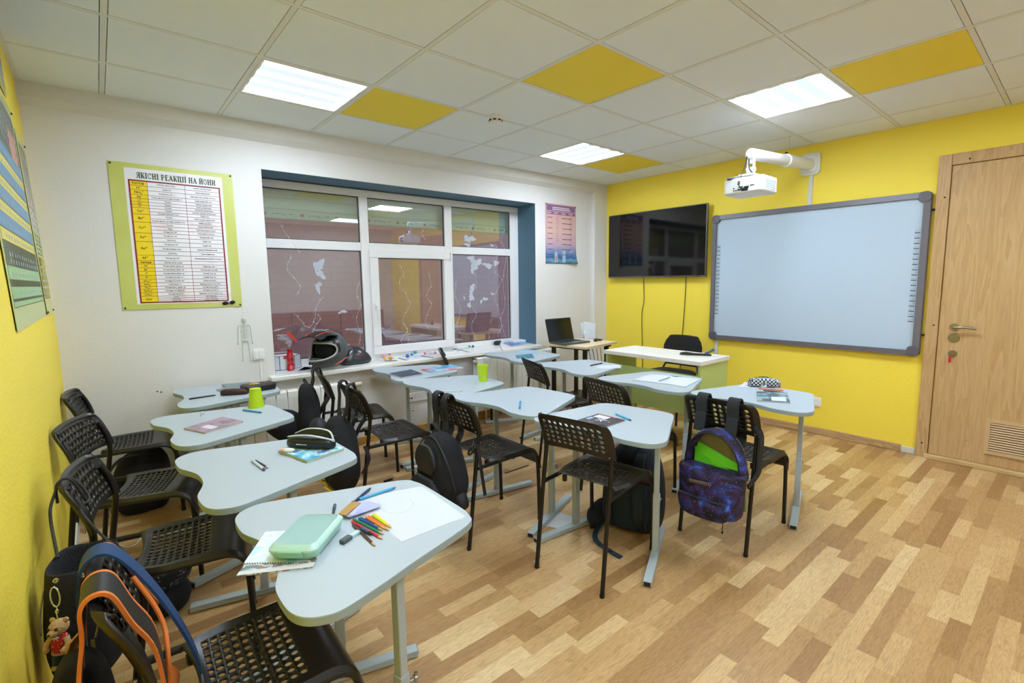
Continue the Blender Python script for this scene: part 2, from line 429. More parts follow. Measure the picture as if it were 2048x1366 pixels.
ylab = {(2, 1): 'yellow ceiling tile beside the light nearest the green poster', (3, 3): 'yellow ceiling tile in the middle of the ceiling, touching no light',
        (5, 5): 'yellow ceiling tile beside the light above the whiteboard, nearest the door', (6, 1): 'yellow ceiling tile beside the farthest light, near the corner above the screen'}
for (i, j) in sorted(YEL):
    t_ = thing('ceiling_tile', ylab[(i, j)], 'ceiling tile', (GX0 + 0.6 * i + 0.3, -0.6 * j - 0.3, H + 0.001), 0, 'yellow ceiling tiles')
    b = MB(); b.box((0, 0, 0.008), (0.572, 0.572, 0.016)); b.obj('panel', yellow_tile, t_, bevel=0.002)
llab = {(1, 1): 'square ceiling light above the green poster side of the window', (5, 4): 'square ceiling light above the projector', (5, 1): 'small looking square ceiling light farthest away near the corner'}
for (i, j), ax in sorted(LAMPS.items()):
    lab = llab.get((i, j), 'square ceiling light behind the camera, out of the photo')
    t_ = thing('ceiling_light', lab, 'ceiling light', (GX0 + 0.6 * i + 0.3, -0.6 * j - 0.3, H), 0, 'square ceiling lights')
    b = MB(); o = 0.287
    for c, d in (((0, o - 0.008, 0.012), (0.574, 0.016, 0.024)), ((0, -o + 0.008, 0.012), (0.574, 0.016, 0.024)), ((o - 0.008, 0, 0.012), (0.016, 0.542, 0.024)), ((-o + 0.008, 0, 0.012), (0.016, 0.542, 0.024))): b.box(c, d)
    b.obj('frame', tbar_m, t_)
    b = MB(); b.box((0, 0, 0.014), (0.544, 0.544, 0.006)); b.obj('diffuser', MATS.get('lamp%d' % ax) or lamp_mat('lamp%d' % ax, ax, 24.0), t_)
    b = MB(); b.box((0, 0, 0.045), (0.56, 0.56, 0.05)); b.obj('housing', tbar_m, t_)

t_ = thing('smoke_detector', 'round white smoke detector on the ceiling', 'smoke detector', P(991, 238, H - 0.02).to_tuple()[:2] + (H,))
b = MB(); b.lathe([(0.05, 0), (0.05, -0.014), (0.046, -0.018)]); b.obj('base', pvc, t_)
b = MB(); b.lathe([(0.044, -0.016), (0.046, -0.022), (0.042, -0.045), (0.03, -0.052), (0.001, -0.053)]); b.obj('sensor_head', pvc, t_)
b = MB()
for k in range(8):
    a = 2 * PI * k / 8; b.box((0.0435 * math.cos(a), 0.0435 * math.sin(a), -0.033), (0.006, 0.022, 0.009), a)
b.obj('vent_slots', dark, t_)

# ------------------------------------------------------------------ window
win = thing('window_1', 'three-part white plastic window with a lowered shutter outside', 'window', WO, WROT); win['kind'] = 'structure'
FY0, FY1 = 0.345, 0.40
X0, X1, M1a, M1b, M2a, M2b = 1.22, 3.80, 2.045, 2.122, 2.905, 2.99
Z0, Z1, T0, T1 = 0.684, 2.195, 1.66, 1.735
b = MB()
b.box2((X0, FY0, Z0), (X1 + 0.05, FY1, 0.74)); b.box2((X0, FY0, 2.135), (X1 + 0.05, FY1, Z1)); b.box2((X0, FY0, 0.74), (X0 + 0.06, FY1, 2.135)); b.box2((3.735, FY0, 0.74), (X1 + 0.05, FY1, 2.135))
b.box2((M1a, FY0, 0.74), (M1b, FY1, 2.135)); b.box2((M2a, FY0, 0.74), (M2b, FY1, 2.135))
b.box2((X0 + 0.06, FY0, T0), (M1a, FY1, T1)); b.box2((M1b, FY0, T0), (M2a, FY1, T1)); b.box2((M2b, FY0, T0), (3.735, FY1, T1))
b.obj('frame', pvc, win, bevel=0.004)
b = MB(); S0, S1, sz0, sz1 = 2.112, 2.955, 0.712, 1.672
b.box2((S0, FY0 - 0.022, sz0), (S1, FY1 - 0.02, sz0 + 0.078)); b.box2((S0, FY0 - 0.022, sz1 - 0.07), (S1, FY1 - 0.02, sz1)); b.box2((S0, FY0 - 0.022, sz0 + 0.078), (S0 + 0.08, FY1 - 0.02, sz1 - 0.07)); b.box2((S1 - 0.08, FY0 - 0.022, sz0 + 0.078), (S1, FY1 - 0.02, sz1 - 0.07))
sash = b.obj('sash', pvc, win, bevel=0.006)
b = MB(); b.box((2.15, FY0 - 0.026, 1.16), (0.026, 0.012, 0.07)); b.box((2.15, FY0 - 0.04, 1.165), (0.018, 0.022, 0.018))
b.tube([(2.15, FY0 - 0.05, 1.165), (2.152, FY0 - 0.052, 1.10), (2.155, FY0 - 0.05, 1.04)], 0.009); b.obj('handle', pvc, sash, bevel=0.003)
b = MB(); b.box((2.952, FY0 - 0.03, 1.63), (0.012, 0.012, 0.08)); b.obj('hinge', pvc, sash)
gm = glass_pane()
for k, (xa, xb, za, zb) in enumerate(((X0 + 0.06, M1a, T1, 2.135), (M1b, M2a, T1, 2.135), (M2b, 3.735, T1, 2.135), (X0 + 0.06, M1a, 0.74, T0), (S0 + 0.08, S1 - 0.08, sz0 + 0.078, sz1 - 0.07), (M2b, 3.735, 0.74, T0))):
    b = MB(); b.box2((xa - 0.004, 0.372, za - 0.004), (xb + 0.004, 0.376, zb + 0.004)); b.obj('glass_pane', gm, win)
# rubber seals
b = MB(); g = 0.006
for xa, xb, za, zb in ((X0 + 0.06, M1a, T1, 2.135), (M1b, M2a, T1, 2.135), (M2b, 3.735, T1, 2.135), (X0 + 0.06, M1a, 0.74, T0), (S0 + 0.08, S1 - 0.08, sz0 + 0.078, sz1 - 0.07), (M2b, 3.735, 0.74, T0)):
    y0, y1 = 0.362, 0.371
    b.box2((xa, y0, za), (xb, y1, za + g)); b.box2((xa, y0, zb - g), (xb, y1, zb)); b.box2((xa, y0, za), (xa + g, y1, zb)); b.box2((xb - g, y0, za), (xb, y1, zb))
b.obj('seal', mat('rubber_seal', '2A2C30', 0.6), win)

# outside
b = MB(); b.box2((-3, 1.6, -0.6), (16, 1.75, 4.2))
struct(wobj(b, 'wall_outside', bricks('outside_brick', 'A37F7F', '9E7A7A', '997676', 3.2)), 'pinkish brick wall outside the window', 'wall')
b = MB(); b.box2((-3, 0.52, -0.7), (16, 1.75, -0.6))
struct(wobj(b, 'floor_outside', mat('outside_ground', '6E6A68', 0.9)), 'ground outside the window', 'ground')

# roller shutter with its printed tape
sh = wthing('roller_shutter', 'pale green roller shutter lowered a little outside the window', 'shutter', 0, 0, 0)
slat_m = mat('shutter_slat', 'BFD0BE', 0.5)
b = MB(); z = 1.985; k = 0
while z < 2.1:
    b.prism([(0.435, z), (0.428, z + 0.012), (0.428, z + 0.075), (0.435, z + 0.088), (0.445, z + 0.075), (0.445, z + 0.012)], 1.225, 3.84, lambda y, zz, x: (x, y, zz)); z += 0.09
b.obj('slats', slat_m, sh)
b = MB(); b.box2((1.225, 0.425, 1.905), (3.84, 0.445, 1.983)); b.obj('bottom_bar', mat('shutter_bar', 'A9BEAC', 0.5), sh, bevel=0.003)
b = MB(); b.box2((1.225, 0.421, 1.918), (3.84, 0.4235, 1.97)); tp = b.obj('tape', mat('tape_green', 'AFC4B2', 0.6), sh)
b = MB()
for k in range(9):
    x = 1.30 + k * 0.285
    f = lambda px, pz, x=x: (x + px * 0.62, 0.419, 1.944 + pz * 0.62)
    for a0 in (-1, 1):
        pass
    b.add([f(-0.03, 0.025), f(-0.018, 0.0), f(-0.010, 0.022), f(0, 0.002), f(0.010, 0.022), f(0.018, 0.0), f(0.03, 0.025), f(0.017, -0.026), f(-0.017, -0.026)], [(0, 1, 8), (1, 2, 3), (1, 3, 7, 8), (3, 4, 5), (3, 5, 7), (5, 6, 7)])
b.obj('printed_crowns', mat('tape_print_red', 'A3503C', 0.7), tp, smooth=False)
b = MB()
for k in range(9):
    for q in range(9):
        x = 1.36 + k * 0.285 + q * 0.019; hh = 0.004 + 0.008 * R_.random()
        if q == 6: continue
        b.box((x, 0.4195, 1.94 + 0.004 * math.sin(q)), (0.013, 0.001, hh))
b.obj('printed_lettering', mat('tape_print_grey', '5F6E66', 0.7), tp, smooth=False)

# snow painted on the glass
snow_m = mat('snow_paint', 'DDE4EE', 0.9, alpha=0.5)
def snow(name, label, blobs, seed):
    r = random.Random(seed); t_ = thing(name, label, 'window decoration', W(blobs[0][0], 0.368, blobs[0][1]), WROT, 'painted snow patches on the glass')
    b = MB()
    for bx, bz, rx, rz in blobs:
        n = 40; pts = []
        ph = [r.uniform(0, 6.28) for _ in range(5)]
        for i in range(n):
            a = 2 * PI * i / n
            q = 1 + 0.28 * math.sin(2 * a + ph[0]) + 0.2 * math.sin(3 * a + ph[1]) + 0.16 * math.sin(5 * a + ph[2]) + 0.12 * math.sin(9 * a + ph[3])
            pts.append((bx - blobs[0][0] + rx * q * math.cos(a), bz - blobs[0][1] + rz * q * math.sin(a)))
        b.prism(pts, 0, 0.002, lambda x, z, y: (x, y, z))
    b.obj('paint', snow_m, t_, smooth=False)
def wz(u, v, off=0.372):
    d = CROT.T @ np.array([(u - PPX) / FPX, -(v - PPY) / FPX, -1.0]); n = np.array([-WA, 1, 0])
    t = (-0.042 + off - n @ CPOS) / (n @ d); q = CPOS + t * d; return q[0], q[2]
def blob(u, v, rx, rz): x, z = wz(u, v); return (x, z, rx, rz)
snow('snow_patch', 'white snow smear painted high on the left window pane', [blob(638, 530, 0.035, 0.05), blob(641, 548, 0.03, 0.04), blob(633, 535, 0.02, 0.03)], 1)
snow('snow_patch', 'small white snow dab below the long smear on the left pane', [blob(636, 572, 0.026, 0.03), blob(637, 580, 0.014, 0.03)], 2)
snow('snow_patch', 'faint snow dab at the lower right of the left pane', [blob(686, 623, 0.025, 0.016), blob(679, 626, 0.012, 0.009)], 3)
snow('snow_patch', 'snow patch crossing the bar in the right upper pane', [blob(938, 478, 0.055, 0.04), blob(935, 490, 0.03, 0.02), blob(983, 491, 0.02, 0.014)], 4)
snow('snow_patch', 'large snow patch at the top of the right lower pane', [blob(943, 517, 0.05, 0.04), blob(951, 528, 0.07, 0.045), blob(945, 537, 0.03, 0.04), blob(975, 531, 0.06, 0.025), blob(992, 526, 0.045, 0.02)], 5)
snow('snow_patch', 'tall narrow snow patch low on the right pane', [blob(944, 575, 0.035, 0.03), blob(942, 592, 0.035, 0.045), blob(938, 610, 0.018, 0.035), blob(928, 596, 0.012, 0.014)], 6)
snow('snow_patch', 'thin snow specks beside the tall patch on the right pane', [blob(970, 598, 0.03, 0.02), blob(985, 588, 0.02, 0.012), blob(962, 603, 0.015, 0.02)], 7)

# fairy-light wires hanging on the panes
wire_m = mat('clear_wire', 'D9DCE6', 0.35); led_m = mat('fairy_bulb', 'F5F5F8', 0.3)
def garland(label, chains, seed):
    r = random.Random(seed); x0, z0 = wz(*chains[0][0]); t_ = thing('fairy_light_string', label, 'string lights', W(x0, 0.335, z0), WROT, 'unlit fairy light wires on the window')
    b = MB(); l = MB()
    for ch in chains:
        pts = [(lambda q: Vector((q[0] - x0, 0.012 * math.sin(i * 1.7) - (0.012 if 728 < ch[i][0] < 890 else -0.012), q[1] - z0)))(wz(*ch[i], 0.335)) for i in range(len(ch))]
        pts = catmull(pts, 6)
        pts = [p + Vector((0.011 * noise.noise(Vector((i * 0.37, seed * 3.3, p.x * 9))), 0.004 * math.sin(i), 0.008 * noise.noise(Vector((seed, i * 0.41, 2.2))))) for i, p in enumerate(pts)]
        b.tube(pts, 0.0012, 5)
        for i in range(2, len(pts), 5): l.ball(pts[i] + Vector((0.003, -0.004, 0)), 0.0042, 6)
    b.obj('wire', wire_m, t_); l.obj('bulbs', led_m, t_)
garland('fairy light wire hanging on the left window panes', [[(560, 445), (575, 470), (590, 490), (598, 505)], [(584, 508), (575, 535), (588, 555), (600, 575), (593, 590)], [(592, 628), (606, 645), (618, 655), (628, 640), (636, 610), (648, 594)], [(625, 668), (633, 650), (640, 638), (636, 628)], [(722, 560), (714, 590), (722, 610), (712, 640), (722, 668), (718, 690)]], 1)
garland('fairy light wire hanging on the middle window pane', [[(800, 530), (808, 550), (796, 565), (810, 590), (818, 610), (805, 640), (812, 660), (800, 682), (815, 690), (816, 670), (808, 645)], [(855, 545), (862, 570), (852, 590), (860, 610), (850, 640), (860, 665)], [(845, 460), (843, 470), (848, 478)]], 2)
garland('fairy light wire hanging on the right window panes', [[(950, 540), (955, 570), (940, 600), (952, 630), (945, 650), (955, 680)], [(1000, 500), (992, 540), (1004, 560), (990, 590), (998, 620), (1005, 650), (995, 672)], [(1012, 455), (1005, 480), (1014, 510), (1006, 560), (1012, 610), (1004, 640), (1012, 674)], [(915, 560), (912, 590), (922, 620), (914, 650), (922, 668)]], 3)
garland('bare fairy light wire strung along the top of the window frame', [[(530, 365), (580, 372), (625, 377), (700, 388), (780, 396), (880, 405), (960, 411), (1012, 417)]], 4)

# ------------------------------------------------------------------ door, trims
door = thing('door_1', 'beech door with a lever handle and a vent grille', 'door', (XR, 0, 0)); door['kind'] = 'structure'
b = MB(); yA, yB_ = -3.258, -4.29
b.box2((-0.03, yA, 0.0), (0.0, yA - 0.075, 2.25)); b.box2((-0.03, yB_, 0.0), (0.0, yB_ + 0.075, 2.25)); b.box2((-0.03, yB_ + 0.075, 2.172), (0.0, yA - 0.075, 2.25))
b.obj('frame', door_wood, door, bevel=0.003)
b = MB(); b.box2((-0.016, yA - 0.079, 0.035), (0.0, yB_ + 0.079, 2.168)); leaf = b.obj('leaf', wood('beech_leaf', 'BB9664', 'CFAC7C', 'Z', 0.38), door, bevel=0.002)
b = MB(); b.box2((-0.05, yA - 0.06, 0.0), (0.0, yB_ + 0.06, 0.033)); b.obj('threshold', wood('oak_sill', 'BE9A62', 'D9BC88', 'Y'), door, bevel=0.004)
hy, hz = -3.425, 1.012
nick = mat('brushed_nickel', 'A9A492', 0.3, metal=1)
def disc(b, y, z, r, t0, t1): b.lathe([(r, t0), (r, t1 - 0.004), (r * 0.9, t1)], (0, y, z), 20, Matrix.Rotation(-PI / 2, 3, 'Y'))
b = MB(); disc(b, hy, hz, 0.027, 0.014, 0.028); b.tube([(-0.028, hy, hz), (-0.055, hy, hz), (-0.062, hy - 0.012, hz), (-0.062, hy - 0.06, hz + 0.004), (-0.06, hy - 0.125, hz - 0.004)], 0.0095, 10); b.obj('lever_handle', nick, leaf)
b = MB(); disc(b, hy - 0.002, hz - 0.078, 0.034, 0.014, 0.026); b.box((-0.028, hy - 0.002, hz - 0.078), (0.004, 0.03, 0.006)); b.obj('lock_rosette', nick, leaf)
b = MB(); disc(b, hy - 0.003, hz - 0.195, 0.026, 0.014, 0.026); b.box((-0.035, hy - 0.003, hz - 0.195), (0.03, 0.006, 0.012)); lk = b.obj('lock_cylinder', nick, leaf)
b = MB(); b.box((-0.05, hy + 0.004, hz - 0.235), (0.006, 0.016, 0.05), 0.2); b.obj('key_tag', mat('red_tag', 'C2203A', 0.4), lk, bevel=0.003)
b = MB(); g0, g1, gz0, gz1 = -3.645, -4.02, 0.118, 0.372
b.box2((-0.026, g0, gz1 - 0.025), (-0.016, g1, gz1)); b.box2((-0.026, g0, gz0), (-0.016, g1, gz0 + 0.025)); b.box2((-0.026, g0, gz0 + 0.025), (-0.016, g0 - 0.025, gz1 - 0.025)); b.box2((-0.026, g1, gz0 + 0.025), (-0.016, g1 + 0.025, gz1 - 0.025))
tan = mat('tan_plastic', 'CDAE80', 0.4); gr = b.obj('vent_grille', tan, leaf)
b = MB()
for k in range(12): b.box((-0.022, (g0 + g1) / 2, gz0 + 0.034 + k * 0.0169), (0.004, 0.325, 0.011), M=Matrix.Rotation(0.5, 3, 'Y'))
b.obj('louvres', tan, gr)
b = MB(); b.box2((-0.0175, g0 - 0.02, gz0 + 0.02), (-0.0165, g1 + 0.02, gz1 - 0.02)); b.obj('grille_back', mat('brown_void', '4A3A26', 0.9), gr)
b = MB()
for y, z in ((yA - 0.05, 1.95), (yA - 0.05, 1.02), (yA - 0.04, 0.11), (yA - 0.17, 2.2)): b.lathe([(0.006, 0.03), (0.006, 0.0315)], (0, y, z), 10, Matrix.Rotation(-PI / 2, 3, 'Y'))
b.obj('screw_caps', dark, door)

b = MB(); b.box2((XR - 0.016, -0.1, 0), (XR, -3.165, 0.062)); struct(b.obj('baseboard_right', base_wood, bevel=0.005), 'oak baseboard along the yellow wall', 'baseboard')
b = MB(); b.box2((XR - 0.018, -3.165, 0), (XR, -3.258, 0.05)); struct(b.obj('trim_5', mat('grey_filler', 'C9C9C0', 0.7), bevel=0.004), 'short white baseboard end beside the door frame', 'trim')
b = MB(); b.box2((0.05, OF - 0.016, 0), (4.74, OF, 0.062)); struct(wobj(b, 'baseboard_window', wood('oak_baseboard_x', 'B8873F', 'CFA050', 'X'), bevel=0.005), 'oak baseboard under the window', 'baseboard')
b = MB(); b.box2((0.045, 0.0, 0), (0.06, -5.5, 0.07)); struct(b.obj('baseboard_left', mat('white_baseboard', 'E6E6DC', 0.5), bevel=0.004), 'white baseboard along the left wall', 'baseboard')
# ================================================================== FURNITURE
# ---- perforated chair
def hole_sheet(nx, ny, u0, u1, v0, v1, hr, q, fn, margin_u, margin_v):
    """grid of cells with round holes over (u0..u1, v0..v1), solid margin around, mapped by fn(u, v) to 3-D.
    margin_u / margin_v: lists of u / v positions outside the grid, nearest first"""
    mb = MB(); cache = {}
    def vid(u, v):
        k = (round(u, 5), round(v, 5))
        if k not in cache: cache[k] = len(mb.v); mb.v.append(tuple(fn(u, v)))
        return cache[k]
    def face(*p): mb.f.append([vid(*x) for x in p]); mb.m.append(0)
    du = (u1 - u0) / nx; dv = (v1 - v0) / ny
    for i in range(nx):
        for j in range(ny):
            a, c = u0 + i * du, v0 + j * dv
            sq = []
            for k in range(q): sq.append((a + du * k / q, c))
            for k in range(q): sq.append((a + du, c + dv * k / q))
            for k in range(q): sq.append((a + du - du * k / q, c + dv))
            for k in range(q): sq.append((a, c + dv - dv * k / q))
            cx, cy = a + du / 2, c + dv / 2; n = 4 * q
            ho = [(cx + hr[0] * math.cos(-3 * PI / 4 + 2 * PI * k / n), cy + hr[1] * math.sin(-3 * PI / 4 + 2 * PI * k / n)) for k in range(n)]
            for k in range(n): face(sq[k], sq[(k + 1) % n], ho[(k + 1) % n], ho[k])
    us = [u0 + du * k / q for k in range(nx * q + 1)]; vs = [v0 + dv * k / q for k in range(ny * q + 1)]
    ul = sorted(u0 - m for m in margin_u); ur = [u1 + m for m in margin_u]
    vl = sorted(v0 - m for m in margin_v[0]); vr = [v1 + m for m in margin_v[1]]
    ua = ul + us + ur; va = vl + vs + vr
    for i in range(len(ua) - 1):
        for j in range(len(va) - 1):
            um = (ua[i] + ua[i + 1]) / 2; vm = (va[j] + va[j + 1]) / 2
            if u0 < um < u1 and v0 < vm < v1: continue
            face((ua[i], va[j]), (ua[i + 1], va[j]), (ua[i + 1], va[j + 1]), (ua[i], va[j + 1]))
    return mb

def back_fn(u, v):
    """u across (m), v up from 0 (bottom) to 0.165 (top edge) and on over the rolled lip"""
    hw = 0.197; zb = 0.592
    k = min(1.0, v / 0.165)
    f = 1.0
    if v > 0.115:
        s = min(1.0, (v - 0.115) / 0.05); f = 1 - 0.13 * (1 - math.sqrt(max(0, 1 - s * s)))
    y = u * f
    e = (abs(u) / hw) ** 2
    z = zb + min(v, 0.165) * 1.075 + 0.016 * (1 - e) * max(0, 1 - v / 0.06) - 0.008 * e * k
    x = -0.187 - 0.062 * k ** 1.5 - 0.016 * (1 - e)
    if v > 0.165: x += (v - 0.165) * 0.9 - 0.004; z -= (v - 0.165) * 0.55
    ed = abs(u) - 0.176
    if ed > 0: x += ed * 0.7                  # sides curl forward round the posts
    return Vector((x, y, z))

def seat_fn(u, v):
    """v along the seat from rear (0) to the front lip (0.47)"""
    t = v
    hw = 0.158 + 0.036 * min(1, max(0, v) / 0.10) ** 0.7
    y = u * hw
    e = u * u
    R = 0.075; flat = 0.272; x0 = -0.122
    if t < flat: x = x0 + t; z = 0.442
    else:
        a = min((t - flat) / R, 1.25); x = x0 + flat + R * math.sin(a); z = 0.442 - R * (1 - math.cos(a))
        if (t - flat) / R > 1.25: z -= ((t - flat) - 1.25 * R); x += ((t - flat) - 1.25 * R) * 0.32
    s = min(1, t / flat)
    z -= 0.020 * (1 - e) * math.sin(PI * min(1, max(0, t) / flat) ** 0.8) * 1.0
    z -= 0.010 * (1 - e) * max(0, 1 - s * 2)
    if t < 0.05: x += 0.028 * (1 - e) * (1 - t / 0.05)      # hollow rear edge
    if t > 0.36: y *= 1 - 0.05 * (t - 0.36) / 0.08
    if abs(u) > 0.93: z -= (abs(u) - 0.93) * 0.32
    return Vector((x, y, z))

def back_mesh():
    return hole_sheet(10, 5, -0.165, 0.165, 0.024, 0.144, (0.0112, 0.0090), 3, back_fn, [0.009, 0.017, 0.025, 0.032], ([0.010, 0.022], [0.006, 0.012, 0.017, 0.021, 0.029, 0.040]))
def seat_mesh():
    return hole_sheet(11, 9, -0.80, 0.80, 0.040, 0.236, (0.056, 0.0082), 3, seat_fn, [0.07, 0.13, 0.17, 0.2], ([0.02, 0.040], [0.02, 0.043, 0.055, 0.068, 0.082, 0.098, 0.115, 0.13, 0.15, 0.17, 0.19]))

def rear_leg(s):
    return catmull([(-0.260, s * 0.182, 0.0), (-0.232, s * 0.181, 0.22), (-0.204, s * 0.180, 0.43), (-0.189, s * 0.179, 0.53), (-0.183, s * 0.178, 0.60), (-0.196, s * 0.176, 0.67), (-0.214, s * 0.17, 0.715)], 5)
def front_leg(s):
    return catmull([(0.232, s * 0.180, 0.0), (0.228, s * 0.180, 0.20), (0.222, s * 0.179, 0.345), (0.212, s * 0.178, 0.39), (0.185, s * 0.178, 0.416), (0.15, s * 0.178, 0.424), (-0.02, s * 0.176, 0.420), (-0.17, s * 0.178, 0.418), (-0.205, s * 0.179, 0.418)], 5)

chair_plastic = mat('chair_plastic', '1C1814', 0.33, spec=0.55, bump=0.05, bscale=400)
proto = {}
def make_chair(x, y, rz, label):
    t_ = thing('perforated_chair', label, 'chair', (x, y, 0), rz, 'black perforated chairs at the desks')
    if not proto:
        o = seat_mesh().obj('seat', chair_plastic, t_, solid=0.006, ang=50); proto['seat'] = o
        o = back_mesh().obj('backrest', chair_plastic, t_, solid=0.008, ang=50); proto['backrest'] = o
        for k, (fn, s) in enumerate(((front_leg, 1), (front_leg, -1), (rear_leg, 1), (rear_leg, -1))):
            b = MB(); b.tube(fn(s), 0.0105, 10); b.lathe([(0.0115, 0.0), (0.012, 0.012), (0.0106, 0.016)], fn(s)[0], 10)
            proto['leg%d' % k] = b.obj('leg', black_metal, t_)
        b = MB(); b.tube([(0.05, -0.175, 0.412), (0.05, 0.175, 0.412)], 0.008, 8); proto['crossbar'] = b.obj('crossbar', black_metal, t_)
        for s in (-1, 1):
            b = MB(); b.ball((-0.202, s * 0.179, 0.612), 0.0045, 8); proto['screw%d' % s] = b.obj('screw', mat('screw_steel', '8A8A88', 0.35, metal=1), t_)
            b = MB(); b.lathe([(0.012, 0.398), (0.012, 0.424)], (-0.10, s * 0.13, 0), 8); proto['pad%d' % s] = b.obj('seat_fixing', black_pl, t_)
    else:
        for k, o in proto.items():
            c = o.copy(); COL.objects.link(c); c.parent = t_
    return t_

CH = dict(C1=(0.449, -2.745, -0.03), C2=(0.385, -1.93, -0.17), C3=(0.345, -1.18, -0.33), C4=(0.322, -0.30, -0.10), C5=(1.60, -0.60, -0.20), C6=(1.57, -1.19, -0.05),
          C7=(1.838, -1.878, 0.0), C8=(2.018, -2.548, 0.165), C9=(2.755, -0.335, -0.50), C10=(2.96, -1.314, -0.31), C11=(2.77, -2.165, -0.15), C12=(2.823, -2.85, 0.025))
CL = dict(C1='black perforated chair nearest the camera with the orange-trimmed bag over its back',
          C2='black perforated chair by the yellow wall carrying the black tote bag',
          C3='black perforated chair by the left wall at the desk with the purple notebook',
          C4='black perforated chair in the far left corner, its back turned edge-on',
          C5='black perforated chair under the sill holding the drooping black bag on its back',
          C6='black perforated chair hung with the yellow-printed black backpack at the desk with the pencil',
          C7='black perforated chair with a plain black backpack, at the desk with the small blue pen',
          C8='black perforated chair with nothing on it, in front of the desk with the space notebook',
          C9='black perforated chair at the window desk, only its top edge showing above the blue magazine',
          C10='black perforated chair at the desk with the loose sheet, next to the radiator',
          C11='black perforated chair at the desk with the open exercise book',
          C12='black perforated chair with the galaxy backpack at the desk nearest the whiteboard')
for k, v in CH.items(): make_chair(*v, CL[k])

# ---- single desks with a waisted trapezoid top
half = [(0, .045), (.06, .041), (.113, .026), (.177, .004), (.24, 0), (.3, .005), (.34, .025), (.363, .06), (.368, .105), (.338, .21), (.301, .32), (.244, .5), (.214, .558), (.18, .573), (.13, .582), (0, .583)]
def top_outline():
    pts = [Vector((v - 0.29, u, 0)) * 0.962 for u, v in half] + [Vector((v - 0.29, -u, 0)) * 0.962 for u, v in half[-2:0:-1]]
    n = len(pts); out = []
    for i in range(n):                       # closed smooth curve
        p0, p1, p2, p3 = pts[i - 1], pts[i], pts[(i + 1) % n], pts[(i + 2) % n]
        for j in range(4):
            t = j / 4
            q = 0.5 * ((2 * p1) + (p2 - p0) * t + (2 * p0 - 5 * p1 + 4 * p2 - p3) * t * t + (3 * p1 - p0 - 3 * p2 + p3) * t ** 3)
            out.append((q.x, q.y))
    return out
OUTL = top_outline()
TH = 0.022
def make_desk(x, y, rz, h, label):
    t_ = thing('school_desk', label, 'desk', (x, y, 0), rz, 'white waisted school desks')
    b = MB(); n = len(OUTL)
    sec = [[Vector((px * f, py * f, z)) for px, py in OUTL] for f, z in ((0.997, h - TH), (1, h - TH + 0.002), (1, h - 0.002), (0.997, h))]
    for a in range(3): b.mi = 1; b.loft([sec[a], sec[a + 1]], cap=False)
    b.mi = 0; b.add(sec[3], [tuple(range(n))]); b.add(sec[0], [tuple(range(n))[::-1]])
    b.obj('tabletop', [desk_white, edge_m], t_, ang=30)
    for s in (-1, 1):
        c = s * 0.235; off = 0.0; fa = -s * 0.283; fu = Vector((math.cos(fa), math.sin(fa), 0)); fm = Matrix.Rotation(fa, 3, 'Z')
        b = MB(); b.box((off, c, h * 0.235 + 0.012), (0.032, 0.032, h * 0.47), fa); lg = b.obj('leg', grey_metal, t_, bevel=0.003)
        b = MB(); b.box((off, c, (h * 0.45 + h - TH) / 2 + 0.0), (0.026, 0.026, h - TH - h * 0.45), fa); b.obj('inner_tube', grey_metal, lg, bevel=0.003)
        b = MB(); b.lathe([(0.006, 0), (0.006, 0.018), (0.011, 0.02), (0.011, 0.028)], (off + 0.016, c, h * 0.43), 10, Matrix.Rotation(PI / 2, 3, 'Y')); b.box((off + 0.042, c, h * 0.43), (0.008, 0.008, 0.034)); b.obj('clamp_screw', chrome, lg)
        fc = Vector((0, c, 0.0155)) - fu * 0.01
        b = MB(); b.box(fc, (0.54, 0.04, 0.026), fa); ft = b.obj('foot', grey_metal, t_, bevel=0.003)
        for e in (-1, 1):
            b = MB(); b.box(fc + fu * e * 0.269, (0.005, 0.030, 0.018), fa); b.box(fc + fu * e * 0.22 + Vector((0, 0, -0.014)), (0.03, 0.03, 0.003), fa)
            b.obj('end_cap', black_pl, ft)
        b = MB(); b.box((0, c * 0.95, h - TH - 0.012), (0.38, 0.03, 0.022), fa); b.obj('support_rail', grey_metal, t_, bevel=0.002)
    b = MB(); b.box((0.02, 0, h - TH - 0.034), (0.025, 0.40, 0.022)); b.obj('crossbar', grey_metal, t_, bevel=0.002)
    return t_
DK = {1: (0.781, -2.689, 0.0, .658), 2: (0.711, -1.973, 0.039, .67), 3: (0.699, -1.141, 0.097, .666), 4: (0.83, -0.42, -0.05, .68), 5: (2.144, -0.506, -0.116, .66), 6: (2.09, -1.183, -0.052, .665),
      7: (2.126, -1.845, 0.10, .672), 8: (2.198, -2.501, 0.194, .665), 9: (3.223, -0.599, -0.109, .686), 10: (3.232, -1.314, -0.103, .672), 11: (3.2, -2.069, 0.039, .668), 12: (3.275, -2.774, 0.02, .662)}
DL = {1: 'school desk nearest the camera with the mint lunch box and coloured pencils', 2: 'school desk second in the left row, under the open black pencil case',
      3: 'school desk with the purple notebook and the upside-down green cup', 4: 'school desk in the left corner by the radiator with the brown glasses case',
      5: 'school desk against the sill below the helmet side, with the dark notebook and bright magazine', 6: 'school desk with the upright green cup and a pale pencil',
      7: 'school desk bare but for one small blue pen', 8: 'school desk with the space notebook and a light blue pen, blue backpack under it',
      9: 'school desk under the window by the second radiator, with blue leaflets', 10: 'school desk with a loose sheet and black pen near the laptop stand',
      11: 'school desk with the open exercise book, in front of the teacher desk', 12: 'school desk nearest the whiteboard with the checkered pencil case'}
for k, v in DK.items(): make_desk(*v, DL[k])

